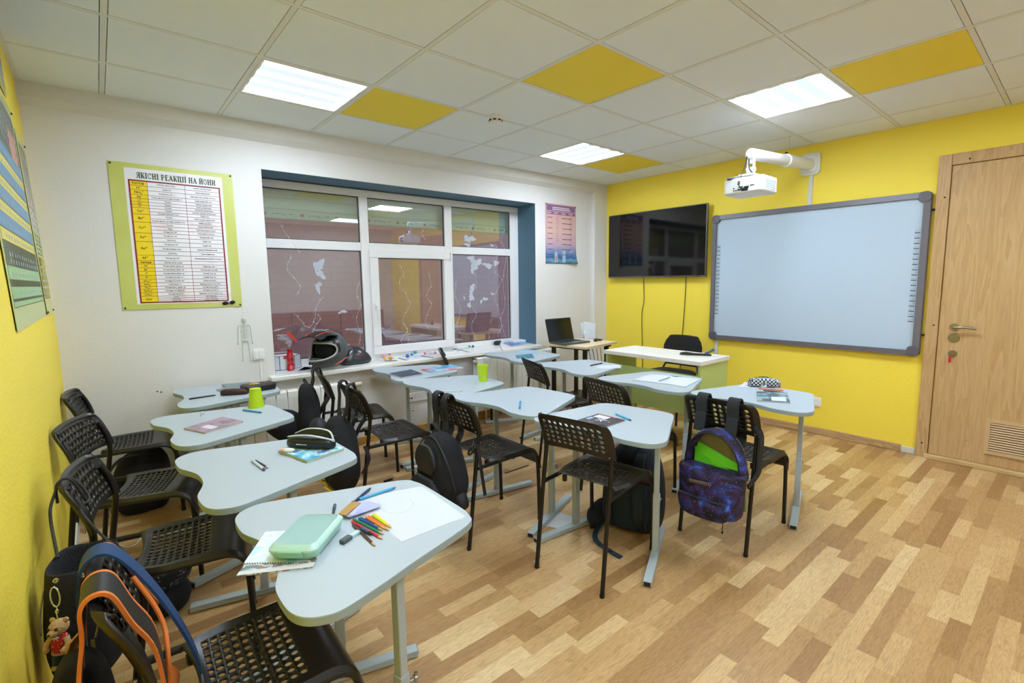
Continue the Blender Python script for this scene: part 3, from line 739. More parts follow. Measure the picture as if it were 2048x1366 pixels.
# ---- teacher's desk and chair
green = mat('lime_laminate', 'B7CB7E', 0.45)
TX0, TX1, TY0, TY1, TH_ = 3.665, 4.12, -1.18, -2.145, 0.75
t_ = thing('teacher_desk', 'teacher desk with a white top and lime green panels', 'desk', (TX0, TY0, 0))
L_ = TY0 - TY1; Wd = TX1 - TX0
b = MB(); b.box2((0, 0, TH_ - 0.034), (Wd, -L_, TH_)); b.obj('desktop', wood('pale_desktop', 'E6E2DC', 'F0ECE6', 'Y', 0.45), t_, bevel=0.003)
for y in (-0.012, -L_ + 0.012 + 0.02):
    b = MB(); b.box2((0.015, y, 0.0), (Wd - 0.01, y - 0.02, TH_ - 0.034)); b.obj('side_panel', green, t_, bevel=0.001)
b = MB(); b.box2((0.05, -0.032, 0.30), (0.066, -L_ + 0.032, TH_ - 0.125)); b.obj('modesty_panel', green, t_)
t_ = thing('office_chair', 'black padded chair behind the teacher desk', 'chair', (4.49, -1.33, 0), PI)
bm_ = mat('black_upholstery', '1B1918', 0.8, bump=0.3, bscale=300)
b = MB(); secs = []
for k in range(7):
    z = 0.50 + 0.30 * k / 6; w_ = 0.205 + 0.012 * math.sin(PI * k / 6) - (0.05 if k == 6 else 0.015 if k == 5 else 0.03 if k == 0 else 0)
    secs.append([Vector((-0.235 - 0.03 * k / 6 + dx - 0.02 * (1 - (yy / 0.22) ** 2), yy, z + (0.0 if k < 6 else 0.012 * (1 - (yy / 0.2) ** 2)))) for yy, dx in [(w_ * q, 0.0) for q in (-1, -0.6, -0.2, 0.2, 0.6, 1)] + [(w_ * q, 0.035) for q in (1, 0.6, 0.2, -0.2, -0.6, -1)]])
b.loft(secs); b.obj('backrest', bm_, t_, bevel=0.01)
b = MB(); b.loft([sup(0, 0, z, r1, r2, 4) for z, r1, r2 in ((0.415, 0.2, 0.215), (0.43, 0.215, 0.23), (0.455, 0.215, 0.23), (0.47, 0.19, 0.2))]); b.obj('seat', bm_, t_)
for s in (-1, 1):
    b = MB(); b.tube(catmull([(0.23, s * 0.24, 0), (0.2, s * 0.235, 0.38), (0.17, s * 0.23, 0.408), (0, s * 0.225, 0.408), (-0.17, s * 0.225, 0.408)]), 0.011, 8); b.obj('leg', black_metal, t_)
    b = MB(); b.tube(catmull([(-0.26, s * 0.24, 0), (-0.2, s * 0.23, 0.38), (-0.20, s * 0.2, 0.46), (-0.235, s * 0.17, 0.55), (-0.24, s * 0.16, 0.64)]), 0.011, 8); b.obj('leg', black_metal, t_)

# ---- laptop stand
q0, q1, q2, q3 = P(1097, 685, .75), P(1165, 696, .75), P(1227, 684, .75), P(1155, 675, .75)
LC = (q0 + q1 + q2 + q3) / 4; lrz = math.atan2((q2 - q1).y, (q2 - q1).x)
t_ = thing('laptop_table', 'small beech-topped table on black steel legs in the window corner', 'table', (LC.x, LC.y, 0), lrz)
b = MB(); b.box((0, 0, 0.738), (0.58, 0.53, 0.024)); b.obj('tabletop', beech, t_, bevel=0.002)
for sx in (-1, 1):
    b = MB(); b.box((sx * 0.2, 0, 0.715), (0.03, 0.47, 0.022)); b.obj('rail', black_metal, t_)
    for sy in (-1, 1):
        b = MB(); b.box((sx * 0.2, sy * 0.19, 0.352), (0.035, 0.035, 0.704)); b.obj('leg', black_metal, t_, bevel=0.002)
b = MB(); b.box((0, 0, 0.19), (0.42, 0.36, 0.016)); b.obj('shelf', black_pl, t_)

# ---- radiators
def radiator(label, x0, x1, zt, valve_right):
    t_ = wthing('radiator', label, 'radiator', x0, 0, 0, 'white sectional radiators under the window')
    n = int(round((x1 - x0) / 0.08)); z0 = 0.09
    for k in range(n):
        x = 0.08 * k + 0.04; b = MB()
        b.box((x, -0.071, (z0 + zt) / 2 - 0.02), (0.0775, 0.008, zt - z0 - 0.06)); b.box((x, 0.006, (z0 + zt) / 2 - 0.02), (0.07, 0.006, zt - z0 - 0.06))
        b.box((x, -0.03, (z0 + zt) / 2 - 0.01), (0.012, 0.08, zt - z0 - 0.05))
        b.box((x, -0.03, zt - 0.035), (0.0775, 0.03, 0.034)); b.box((x, -0.03, z0 + 0.02), (0.0775, 0.03, 0.034))
        b.prism([(-0.075, zt - 0.055), (-0.072, zt - 0.012), (-0.06, zt), (0.0, zt), (0.008, zt - 0.02), (0.004, zt - 0.02), (-0.004, zt - 0.008), (-0.058, zt - 0.008), (-0.066, zt - 0.02), (-0.068, zt - 0.055)], x - 0.0375, x + 0.0375, lambda y, z, xx: (xx, y, z))
        b.obj('section', rad_m, t_, bevel=0.002)
    b = MB()
    ex = n * 0.08
    if valve_right:
        b.tube([(ex, -0.03, zt - 0.035), (ex + 0.03, -0.03, zt - 0.035)], 0.012); b.mi = 1
        b.tube([(ex + 0.03, -0.03, zt - 0.035), (ex + 0.045, -0.03, zt - 0.035)], 0.019); b.mi = 0; b.tube([(ex + 0.045, -0.03, zt - 0.035), (ex + 0.10, -0.03, zt - 0.035)], 0.018, 14)
    else:
        b.tube([(0, -0.03, zt - 0.035), (-0.02, -0.03, zt - 0.035)], 0.012)
    b.obj('valve', [mat('valve_cream', 'E4DCC2', 0.4), dark], t_)
    b = MB()
    for x in (0.12, ex - 0.12):
        b.tube([(x, -0.03, z0 + 0.02), (x, -0.03, 0.0)], 0.009)
    b.obj('pipe', rad_m, t_)
radiator('long white radiator below the helmet, left of the triple socket', 0.62, 1.745, 0.575, True)
radiator('white radiator below the right half of the window, behind the green cup', 2.98, 4.10, 0.635, False)
# ================================================================== ON THE WALLS
# ---- green ion-reaction poster
gp = wthing('poster', 'green-bordered chemistry table poster with a Cyrillic title on the white wall', 'poster', 0.360, OF - 0.003, 1.215)
PW, PH = 0.668, 0.925
pf = lambda y: (lambda px, pz: (px, y, pz))
b = MB(); b.box2((0, -0.002, 0), (PW, 0, PH)); b.obj('sheet', pattern('poster_green', [(0.3, 'C0C560'), (0.7, 'CCD07A')], 3, rough=0.25), gp, smooth=False)
b = MB(); b.box2((0.075, -0.003, 0.035), (PW - 0.065, -0.002, PH - 0.03)); b.obj('white_panel', pattern('poster_panel', [(0.3, 'E9E9F0'), (0.6, 'F0EEF2'), (0.75, 'E6D6DC')], 5, rough=0.25), gp, smooth=False)
rows = [190, 232, 268, 308, 340, 368, 393, 418, 472, 540, 632, 705, 822, 868, 900, 932, 962, 997, 1030, 1062, 1092, 1118, 1148, 1180, 1235]
TZ1, TZ0 = PH - 0.105, 0.045
rz_ = [TZ1 - (TZ1 - TZ0) * (r - 190) / 1045 for r in rows]
c0, c1, c2, c3 = 0.095, 0.185, 0.385, PW - 0.085
labs = ['Катіон', 'H⁺', 'NH₄⁺', 'Ag⁺', 'Li⁺', 'Na⁺', 'K⁺', 'Ca²⁺', 'Ba²⁺', 'Cu²⁺', 'Fe²⁺', 'Fe³⁺', 'Al³⁺', 'Аніони', 'Cl⁻', 'Br⁻', 'I⁻', 'S²⁻', 'SO₄²⁻', 'NO₃⁻', 'PO₄³⁻', 'CrO₄²⁻', 'CO₃²⁻', 'OH⁻']
colA = {0: ['Реактив, аніон, умова'], 1: ['Індикатор'], 2: ['Розчин лугу, OH⁻, t°'], 3: ['Соляна кислота, розчини хлоридів, Cl⁻'], 4: ["Полум'я"], 5: ["Полум'я"], 6: ["Полум'я"], 7: ["Полум'я", 'Розчини карбонатів, CO₃²⁻'], 8: ["Полум'я", 'Сірчана кислота, розчини сульфатів, SO₄²⁻'], 9: ["Полум'я", 'Вода', 'Розчин лугу, OH⁻'], 10: ['Розчин лугу, OH⁻', 'K₃[Fe(CN)₆]'], 11: ['Розчин лугу, OH⁻', 'Розчин роданіду калію', 'K₄[Fe(CN)₆]'], 12: ['Розчин лугу, OH⁻'], 13: ['Реактив, катіон, умова'], 14: ['Розчин нітрату срібла, Ag⁺'], 15: ['Розчин нітрату срібла, Ag⁺'], 16: ['Розчин нітрату срібла, Ag⁺'], 17: ['Розчинні солі міді, Cu²⁺'], 18: ['Розчинні солі барію, Ba²⁺'], 19: ['H₂SO₄(конц.), Cu'], 20: ['Розчин нітрату срібла, Ag⁺'], 21: ['Розчинні солі барію, Ba²⁺'], 22: ['Розчини кислот, H⁺'], 23: ['Лакмус', 'Метилоранж', 'Фенолфталеїн']}
colB = {0: ['Ознаки, спостереження'], 1: ['Зміна забарвлення'], 2: ['Виділення газу з різким запахом'], 3: ['Білий сирнистий осад'], 4: ['Червоне забарвлення'], 5: ['Жовте забарвлення'], 6: ['Фіолетове забарвлення'], 7: ['Цегляно-червоне забарвлення', 'Білий осад'], 8: ['Жовто-зелене забарвлення', 'Білий осад, BaSO₄'], 9: ['Зелене забарвлення', 'Гідратовані йони блакитні', 'Осад синього кольору'], 10: ['Зеленуватий осад', 'Синій осад'], 11: ['Бурий осад', 'Криваво-червоний розчин', 'Темно-синій осад'], 12: ['Желеподібний осад білого кольору'], 13: [''], 14: ['Білий осад, AgCl'], 15: ['Жовтуватий осад, AgBr'], 16: ['Жовтий осад, AgI'], 17: ['Чорний осад, CuS'], 18: ['Білий осад, BaSO₄'], 19: ['Виділення бурого газу, NO₂'], 20: ['Жовтий осад, Ag₃PO₄'], 21: ['Жовтий осад, BaCrO₄'], 22: ['Виділення газу без запаху, CO₂'], 23: ['Синє забарвлення', 'Жовте забарвлення', 'Малинове забарвлення']}
b = MB(); b.box2((c0, -0.0036, TZ0), (c1, -0.003, TZ1)); b.obj('yellow_column', mat('poster_yellow', 'F2D400', 0.3), gp, smooth=False)
b = MB(); y0, y1 = -0.0042, -0.0036
def hl(b, x0, x1, z, t=0.0021): b.box2((x0, y0, z - t / 2), (x1, y1, z + t / 2))
for z in rz_: hl(b, c0, c3, z)
for k, z in enumerate(rz_[:-1]):
    n = len(colA[k]); h_ = (z - rz_[k + 1]) / n
    for q in range(1, n): hl(b, c1, c3, z - h_ * q)
for x in (c1, c2): b.box2((x - 0.001, y0, TZ0), (x + 0.001, y1, TZ1))
for x in (c0, c3): b.box2((x - 0.004, y0, TZ0 - 0.004), (x + 0.004, y1, TZ1 + 0.004))
for z in (TZ0, TZ1): hl(b, c0, c3, z, 0.008)
b.obj('red_ruling', mat('poster_red', '8A1224', 0.35), gp, smooth=False)
# serif capitals for the title, drawn stroke by stroke (thick stems, thin joins, slab serifs)
def arc(cx, cy, rx, ry, a0, a1, n=12): return [(cx + rx * math.cos(math.radians(a0 + (a1 - a0) * k / n)), cy + ry * math.sin(math.radians(a0 + (a1 - a0) * k / n))) for k in range(n + 1)]
TK, TN = 0.24, 0.115
def stem(x): return [(TK, [(x, 0), (x, 1)]), (TN, [(x - 0.16, 0.03), (x + 0.16, 0.03)]), (TN, [(x - 0.16, 0.97), (x + 0.16, 0.97)])]
GL = {'Я': (0.80, stem(0.62) + [(TN, [(0.62, 0.96), (0.32, 0.96)] + arc(0.32, 0.74, 0.19, 0.22, 90, 270) + [(0.62, 0.52)]), (0.15, [(0.40, 0.52), (0.12, 0.03)]), (TN, [(0.0, 0.03), (0.2, 0.03)])]),
      'К': (0.84, stem(0.2) + [(TN, [(0.2, 0.48), (0.42, 0.5), (0.66, 0.95)]), (TK, [(0.40, 0.52), (0.68, 0.04)]), (TN, [(0.56, 0.97), (0.8, 0.97)]), (TN, [(0.58, 0.03), (0.84, 0.03)])]),
      'І': (0.46, stem(0.22)), 'Ї': (0.46, stem(0.22) + [(0.13, [(0.04, 1.2), (0.12, 1.2)]), (0.13, [(0.32, 1.2), (0.40, 1.2)])]),
      'С': (0.82, [(0.13, arc(0.42, 0.5, 0.34, 0.46, 40, 320)), (TN, [(0.70, 0.66), (0.70, 0.97)])]),
      'О': (0.88, [(0.14, arc(0.42, 0.5, 0.35, 0.45, 0, 360, 24))]),
      'Н': (0.92, stem(0.2) + stem(0.70) + [(TN, [(0.2, 0.52), (0.7, 0.52)])]),
      'Р': (0.78, stem(0.2) + [(TN, [(0.2, 0.96), (0.46, 0.96)] + arc(0.46, 0.73, 0.2, 0.23, 90, -90) + [(0.2, 0.48)])]),
      'Е': (0.76, stem(0.2) + [(TN, [(0.2, 0.97), (0.66, 0.97), (0.66, 0.78)]), (TN, [(0.2, 0.03), (0.68, 0.03), (0.68, 0.24)]), (TN, [(0.2, 0.52), (0.52, 0.52)])]),
      'А': (0.88, [(TN, [(0.12, 0.03), (0.40, 0.97)]), (TK, [(0.40, 0.97), (0.70, 0.03)]), (TN, [(0.24, 0.36), (0.6, 0.36)]), (TN, [(0.0, 0.03), (0.26, 0.03)]), (TN, [(0.54, 0.03), (0.86, 0.03)])]),
      'Ц': (0.92, stem(0.2) + stem(0.66) + [(TN, [(0.2, 0.03), (0.86, 0.03), (0.86, -0.2)])]),
      'И': (0.92, stem(0.2) + stem(0.70) + [(TN, [(0.2, 0.1), (0.7, 0.9)])]),
      'Й': (0.92, stem(0.2) + stem(0.70) + [(TN, [(0.2, 0.1), (0.7, 0.9)]), (TN, arc(0.45, 1.24, 0.16, 0.12, 200, 340, 6))])}
def stroke(b, w, pts, f):
    n = len(pts)
    for i in range(n - 1):
        (xa, ya), (xb_, yb_) = pts[i], pts[i + 1]; dx, dy = xb_ - xa, yb_ - ya; L_ = math.hypot(dx, dy) or 1e-6; ex, ey = dx / L_ * w * 0.2, dy / L_ * w * 0.2; nx, ny = -dy / L_ * w / 2, dx / L_ * w / 2
        b.quad(f(xa - ex + nx, ya - ey + ny), f(xb_ + ex + nx, yb_ + ey + ny), f(xb_ + ex - nx, yb_ + ey - ny), f(xa - ex - nx, ya - ey - ny))
title = 'ЯКІСНІ РЕАКЦІЇ НА ЙОНИ'; tw = sum(GL[c][0] + 0.06 if c in GL else 0.42 for c in title); ts = 0.43 / tw; b = MB(); x = 0.105 + 0.03
for i, c in enumerate(title):
    if c not in GL: x += 0.42 * ts; continue
    for w_, pts in GL[c][1]: stroke(b, w_, pts, lambda u, v, x=x, i=i: (x + u * ts, -0.0042 - 0.00001 * i, PH - 0.088 + v * 0.034))
    x += (GL[c][0] + 0.06) * ts
b.obj('title', mat('poster_title_green', '2F4A1C', 0.4), gp, smooth=False)
b = MB()
for k, z in enumerate(rz_[:-1]):
    hh = z - rz_[k + 1]; s_ = min(0.020, hh * 0.72)
    put_text(b, labs[k], s_, lambda x, zz: ((c0 + c1) / 2 + x, -0.0046, (z + rz_[k + 1]) / 2 - s_ * 0.33 + zz), 'CENTER', 0.0002)
    for col, xa, xb in ((colA, c1, c2), (colB, c2, c3)):
        n = len(col[k])
        for q, tx in enumerate(col[k]):
            if not tx: continue
            zz0 = z - hh / n * (q + 0.5); s2 = min(0.0125, hh / n * 0.72)
            put_text(b, tx, s2, lambda x, zz: ((xa + xb) / 2 + x, -0.0046, zz0 - s2 * 0.33 + zz), 'CENTER', 0.0001, 0.72)
b.obj('lettering', dark, gp, smooth=False)
for x, z in ((0.012, 0.012), (PW - 0.012, 0.012), (0.012, PH - 0.012), (PW - 0.012, PH - 0.012)):
    b = MB(); b.lathe([(0.006, 0), (0.005, -0.004), (0.001, -0.006)], (x, -0.002, z), 10, Matrix.Rotation(-PI / 2, 3, 'X')); b.obj('pin', dark, gp)
bow = wthing('bow_clip', 'small black bow clipped to the bottom right corner of the green poster', 'clip', 0.945, OF - 0.008, 1.243)
b = MB()
for s in (-1, 1): b.loft([sup(0, 0, 0, 0.004, 0.006, 2, 10)] + [[Vector((s * x + 0.0, yy, zz + s * 0.004)) for yy, zz in [(0.006 * math.cos(a) * w_ - 0.004, 0.016 * math.sin(a) * w_) for a in [2 * PI * i / 10 for i in range(10)]]] for x, w_ in ((0.006, 0.4), (0.02, 1.0), (0.034, 0.85), (0.04, 0.2))][0:0] + [[Vector((s * x, 0.006 * math.cos(a) * w_ - 0.004, 0.014 * math.sin(a) * w_ + s * 0.1 * x)) for a in [2 * PI * i / 10 for i in range(10)]] for x, w_ in ((0.002, 0.35), (0.018, 1.0), (0.034, 0.8), (0.04, 0.2))])
b.obj('loops', fabric_black, bow)
b = MB(); b.ball((0, -0.005, 0), (0.006, 0.006, 0.008), 8); b.obj('knot', mat('grey_clip', '8A8A88', 0.4), bow)

# ---- purple poster by the column
pp = wthing('poster', 'pink and violet chemistry poster of molecules beside the blue window reveal', 'poster', 3.995, OF - 0.003, 1.572)
qw, qh = 0.475, 0.655
m_pv, nt, bb = nodes_of('violet_gradient_print'); tc = nt.nodes.new('ShaderNodeTexCoord'); sp = nt.nodes.new('ShaderNodeSeparateXYZ'); nt.links.new(tc.outputs['Object'], sp.inputs[0])
nn = nt.nodes.new('ShaderNodeTexNoise'); nn.inputs['Scale'].default_value = 14; nt.links.new(tc.outputs['Object'], nn.inputs['Vector'])
zz = math_node(nt, 'ADD', math_node(nt, 'DIVIDE', sp.outputs['Z'], qh), math_node(nt, 'MULTIPLY', math_node(nt, 'SUBTRACT', nn.outputs['Fac'], 0.5), 0.10))
nt.links.new(ramp(nt, zz, [(0.0, '2F5A80'), (0.06, '6FA0B4'), (0.10, '3C6496'), (0.2, '7C8CB8'), (0.34, 'C7A6B4'), (0.55, 'D9B4AC'), (0.9, 'D2A2A4')]), bb.inputs['Base Color']); bb.inputs['Roughness'].default_value = 0.35
b = MB(); n = 12; sec = []
for k in range(n + 1):                      # sheet with a curling lower right corner
    z = qh * k / n; c = max(0, 1 - k / 3.0)
    sec.append([(0, 0, z), (qw * 0.7, -0.002 * c, z), (qw, -0.035 * c * c, z), (qw, -0.035 * c * c - 0.0015, z), (qw * 0.7, -0.002 * c - 0.0015, z), (0, -0.0015, z)])
b.loft([[Vector(p) for p in q] for q in sec]); b.obj('sheet', m_pv, pp)
b = MB(); b.box2((0.02, -0.0035, qh - 0.075), (qw - 0.02, -0.002, qh - 0.012)); b.box2((0.02, -0.0035, qh - 0.115), (qw - 0.02, -0.002, qh - 0.085)); b.obj('violet_header', mat('poster_violet', '86618F', 0.4), pp, smooth=False)
b = MB(); r = random.Random(5)
for z, n_ in ((qh - 0.04, 17), (qh - 0.06, 18)):
    for q in range(n_): b.box((0.11 + q * 0.0155, -0.004, z), (0.011, 0.0006, 0.011))
for x in (0.05, 0.155, 0.27, 0.385):
    for q in range(5): b.box((x - 0.025 + q * 0.013, -0.004, qh - 0.10), (0.009, 0.0006, 0.009))
b.obj('header_lettering', mat('header_white', 'F0E6EE', 0.5), pp, smooth=False)
b = MB()
for k in range(8):
    z = qh - 0.15 - k * 0.058
    for x, n_ in ((0.035, 6), (0.255, 7), (0.345, 5)):
        for q in range(n_): b.box((x + q * 0.0125, -0.003, z), (0.009, 0.0006, 0.007))
    if k < 5:
        for cx in (0.18, 0.39):
            for q in range(5):
                a = 0.9 + q * 1.1; b.box((cx + 0.018 * math.cos(a), -0.003, z - 0.008 + 0.018 * math.sin(a)), (0.014, 0.0006, 0.0025), M=Matrix.Rotation(a, 3, 'Y'))
b.obj('formulae', mat('formula_ink', '4A3A50', 0.6), pp, smooth=False)
b = MB()
for x, wd, hh in ((0.135, 0.045, 0.13), (0.255, 0.05, 0.16), (0.375, 0.05, 0.15)): b.box2((x, -0.0032, 0.012), (x + wd, -0.0022, hh))
b.obj('flask_picture', mat('flask_blue', '9DB7C6', 0.3), pp, smooth=False)
b = MB(); b.ball((0.16, -0.003, 0.055), (0.016, 0.0008, 0.035), 10); b.obj('red_liquid_picture', mat('flask_red', 'C88890', 0.4), pp)
for x, z in ((0.01, qh - 0.01), (qw - 0.01, qh - 0.012)):
    b = MB(); b.lathe([(0.006, 0), (0.005, -0.004), (0.001, -0.006)], (x, -0.002, z), 10, Matrix.Rotation(-PI / 2, 3, 'X')); b.obj('pin', dark, pp)

# ---- posters on the left wall
def lx(z): return float(np.interp(z, [0, 1.1, 1.5, 2.1, 2.6], [0.045, 0.045, 0.03, 0.005, 0.0]))
def lw_poster(label, ya, yb, z0, z1):
    """on the leaning left wall: local u runs from far (right in the photo) to near"""
    t_ = thing('poster', label, 'poster', (lx(z0) + 0.004, ya, z0), 0)
    th = math.atan2(lx(z1) - lx(z0), z1 - z0)
    t_.rotation_euler = (0, th, 0)
    return t_, abs(yb - ya), (z1 - z0) / math.cos(th)
laminate_sheet = mat('laminated_paper', 'DDE2D2', 0.25)
def lbox(b, u0, u1, z0, z1, k=1): b.box2((0.0006 * k, -u0, z0), (0.0006 * k + 0.0006, -u1, z1))
ta, aw, ah = lw_poster('large periodic table poster with blue and yellow rows on the left wall', -0.60, -1.80, 1.225, 2.20)
b = MB(); b.box2((0, 0, 0), (0.0012, -aw, ah)); b.obj('sheet', mat('poster_palegreen', 'C6D08A', 0.25), ta, smooth=False)
b = MB(); lbox(b, 0.03, aw - 0.03, 0.075, ah - 0.05, 1); b.obj('white_panel', mat('poster_white', 'E3E6E8', 0.25), ta, smooth=False)
for nm, colr, lst in (('blue_rows', '4E8FC0', [(0.645, 0.70), (0.545, 0.60), (0.445, 0.50), (0.345, 0.40)]), ('yellow_rows', 'EBD650', [(0.60, 0.64), (0.50, 0.54), (0.40, 0.44), (0.30, 0.34)]), ('green_rows', '93C487', [(0.17, 0.215), (0.105, 0.145), (0.078, 0.095)])):
    b = MB()
    for k, (a0, a1) in enumerate(lst): lbox(b, 0.035 + 0.02 * (k % 2), aw - 0.04, a0, a1, 2)
    b.obj(nm, mat('print_' + nm, colr, 0.3), ta, smooth=False)
b = MB(); r = random.Random(3)
for z0 in [0.655, 0.61, 0.555, 0.51, 0.455, 0.41, 0.355, 0.31, 0.25, 0.225, 0.18, 0.115, 0.74, 0.78, 0.82, 0.86]:
    u = 0.06
    while u < aw - 0.1: lbox(b, u, u + 0.022, z0, z0 + 0.014, 3); u += 0.075
b.obj('element_cells', mat('print_grey', 'AEB9C0', 0.5), ta, smooth=False)
b = MB(); lbox(b, 0.1, 0.35, 0.7, 0.83, 2); b.obj('picture', mat('print_pink', 'D0907E', 0.4), ta, smooth=False)
for u, z in ((0.012, 0.012), (0.012, ah - 0.012)):
    b = MB(); b.ball((0.003, -u, z), (0.004, 0.006, 0.006), 8); b.obj('pin', dark, ta)
tb, bw2, bh = lw_poster('pale yellow solubility table poster on the left wall, next to the corner', -0.10, -0.52, 1.225, 2.15)
b = MB(); b.box2((0, 0, 0), (0.0012, -bw2, bh)); b.obj('sheet', mat('poster_lemon', 'D3D488', 0.25), tb, smooth=False)
b = MB(); lbox(b, 0.03, bw2 - 0.03, 0.43, bh - 0.05); b.obj('table_panel', pattern('table_print', [(0.35, 'C9CCC4'), (0.5, 'D9C3C0'), (0.62, 'D8D9C4')], 30, rough=0.3), tb, smooth=False)
b = MB(); lbox(b, 0.03, bw2 - 0.03, 0.08, 0.30); b.obj('yellow_panel', mat('print_strong_yellow', 'E9DA5C', 0.3), tb, smooth=False)
b = MB()
for i in range(10):
    for j in range(13):
        if r.random() < 0.75: lbox(b, 0.04 + i * 0.035, 0.06 + i * 0.035, 0.45 + j * 0.032, 0.464 + j * 0.032, 2)
for j in range(5): lbox(b, 0.05, bw2 - 0.06, 0.10 + j * 0.035, 0.112 + j * 0.035, 2)
b.obj('table_cells', mat('print_mid', 'B2B2A4', 0.5), tb, smooth=False)
b = MB()
for j in range(5): lbox(b, 0.05, 0.19, 0.31 + j * 0.024, 0.325 + j * 0.024, 2); lbox(b, 0.23, 0.36, 0.31 + j * 0.024, 0.325 + j * 0.024, 2)
b.obj('dark_cells', mat('print_green_grey', '7C8F6C', 0.5), tb, smooth=False)
for u, z in ((0.012, 0.012), (bw2 - 0.012, 0.012), (0.012, bh - 0.012)):
    b = MB(); b.ball((0.003, -u, z), (0.004, 0.006, 0.006), 8); b.obj('pin', dark, tb)
tc_, cw, chh = lw_poster('pale green poster cut off by the left edge of the photo, near the ceiling', -0.70, -1.5, 2.235, 2.48)
b = MB(); b.box2((0, 0, 0), (0.0012, -cw, chh)); b.obj('sheet', mat('poster_sage', 'B9BF86', 0.25), tc_, smooth=False)
b = MB(); lbox(b, 0.03, cw - 0.03, 0.05, chh - 0.03); b.obj('white_panel', MATS['poster_white'], tc_, smooth=False)

# ---- television
tv = thing('television', 'black flat television with a thin grey frame on the yellow wall', 'television', (XR, -0.842, 1.772))
b = MB(); b.box2((-0.075, -0.632, -0.364), (-0.045, 0.632, 0.364)); b.obj('frame', mat('tv_grey', '6A6A68', 0.35, metal=0.6), tv, bevel=0.004)
b = MB(); b.box2((-0.0775, -0.622, -0.349), (-0.0745, 0.622, 0.355)); b.obj('screen', mat('tv_screen', '050506', 0.06, spec=0.6), tv)
b = MB(); b.box2((-0.05, -0.35, -0.28), (-0.02, 0.35, 0.2)); b.obj('back_cover', black_pl, tv, bevel=0.01)
b = MB(); b.box2((-0.025, -0.2, -0.2), (0, 0.2, 0.2)); b.obj('wall_bracket', black_metal, tv)
b = MB(); b.box2((-0.079, -0.57, -0.361), (-0.076, -0.53, -0.355)); b.obj('lamp_strip', mat('strip_dark', '2A2A2A', 0.4), tv)
for lab, us, seed in (('thin black cable hanging under the left half of the television', [(1287, 555), (1288, 600), (1284, 625), (1284, 670), (1285, 720), (1284, 770)], 0), ('thin black cable hanging under the right half of the television', [(1372, 553), (1370, 600), (1367, 640), (1363, 690), (1362, 720), (1358, 760)], 1)):
    t0 = hit(*us[0], 0, XR - 0.012); t_ = thing('power_cable', lab, 'cable', t0, 0, 'cables under the television')
    b = MB(); b.tube(catmull([hit(u, v, 0, XR - 0.008) - t0 for u, v in us] + [Vector((0.0, 0.01, -t0.z + 0.12))], 5), 0.0035, 6); b.obj('cord', dark, t_)

# ---- interactive whiteboard
wb = thing('interactive_whiteboard', 'big interactive whiteboard with a grey frame and icon strips', 'whiteboard', (XR, -2.375, 1.391))
by, bz = 0.862, 0.617; fm_ = mat('board_grey', '6E6B74', 0.4)
b = MB(); t = 0.046
b.prism([(-0.05, bz - t), (-0.045, bz - 0.004), (-0.02, bz), (0, bz), (0, bz - t)], -by + 0.05, by - 0.05, lambda x, z, y: (x, y, z)); b.prism([(-0.05, -bz + t), (-0.045, -bz + 0.004), (-0.02, -bz), (0, -bz), (0, -bz + t)], -by + 0.05, by - 0.05, lambda x, z, y: (x, y, z))
b.prism([(-0.05, by - t), (-0.045, by - 0.004), (-0.02, by), (0, by), (0, by - t)], -bz + 0.05, bz - 0.05, lambda x, y, z: (x, y, z)); b.prism([(-0.05, -by + t), (-0.045, -by + 0.004), (-0.02, -by), (0, -by), (0, -by + t)], -bz + 0.05, bz - 0.05, lambda x, y, z: (x, y, z))
b.obj('frame', fm_, wb)
for sy in (-1, 1):
    for sz in (-1, 1):
        b = MB(); o = rrect(0.08, 0.08, 0.03, 4, sy * (by - 0.04), sz * (bz - 0.04)); b.prism([p for p in o], -0.0515, 0.0, lambda y, z, x: (x, y, z)); b.obj('corner_cap', mat('board_corner', '5E5B66', 0.4), wb, bevel=0.004)
b = MB(); b.box2((-0.03, -by + t, -bz + t), (-0.01, by - t, bz - t)); b.obj('writing_surface', mat('board_white', (0.50, 0.62, 0.76), 0.28, spec=0.5), wb)
for sy, cy, za, zb in ((1, by - t - 0.025, 0.315, -0.345), (-1, -by + t + 0.025, 0.33, -0.34)):
    b = MB(); ic = MB()
    for k in range(18):
        z = za + (zb - za) * k / 17
        b.box((-0.0306, cy, z - 0.012), (0.001, 0.034, 0.006)); ic.mi = 0
        for q in range(3): ic.box((-0.0305, cy + (q - 1) * 0.009, z + 0.003 * (k * (q + 1) % 3)), (0.0008, 0.005, 0.004 + 0.003 * ((k + q) % 3)))
        ic.box((-0.0305, cy + 0.017, z + 0.002), (0.0008, 0.001, 0.024)); ic.box((-0.0305, cy - 0.017, z + 0.002), (0.0008, 0.001, 0.024)); ic.box((-0.0305, cy, z + 0.0145), (0.0008, 0.034, 0.001))
    o = b.obj('icon_strip', mat('icon_ink', '1F2328', 0.5), wb, smooth=False); ic.obj('icon_outlines', mat('icon_grey', '8A939C', 0.5), o, smooth=False)
b = MB()
for z in (0.48, -0.45): b.lathe([(0.008, 0), (0.008, 0.02), (0.012, 0.022), (0.001, 0.026)], (-0.02, -by, z), 10, Matrix.Rotation(PI / 2, 3, 'X'))
b.obj('side_bolts', dark, wb)
for lab, a0, a1 in (('grey cable trunking from the projector plate down to the whiteboard', (-2.392, 2.26), (-2.392, 2.0)), ('short grey cable trunking below the left corner of the whiteboard', (-1.582, 0.78), (-1.582, 0.0))):
    t_ = thing('cable_trunking', lab, 'trunking', (XR, a0[0], a1[1])); b = MB(); b.box2((-0.014, -0.016, 0), (0, 0.016, a0[1] - a1[1])); b.obj('channel', mat('trunk_white', 'D5D8DA', 0.45), t_, bevel=0.003)

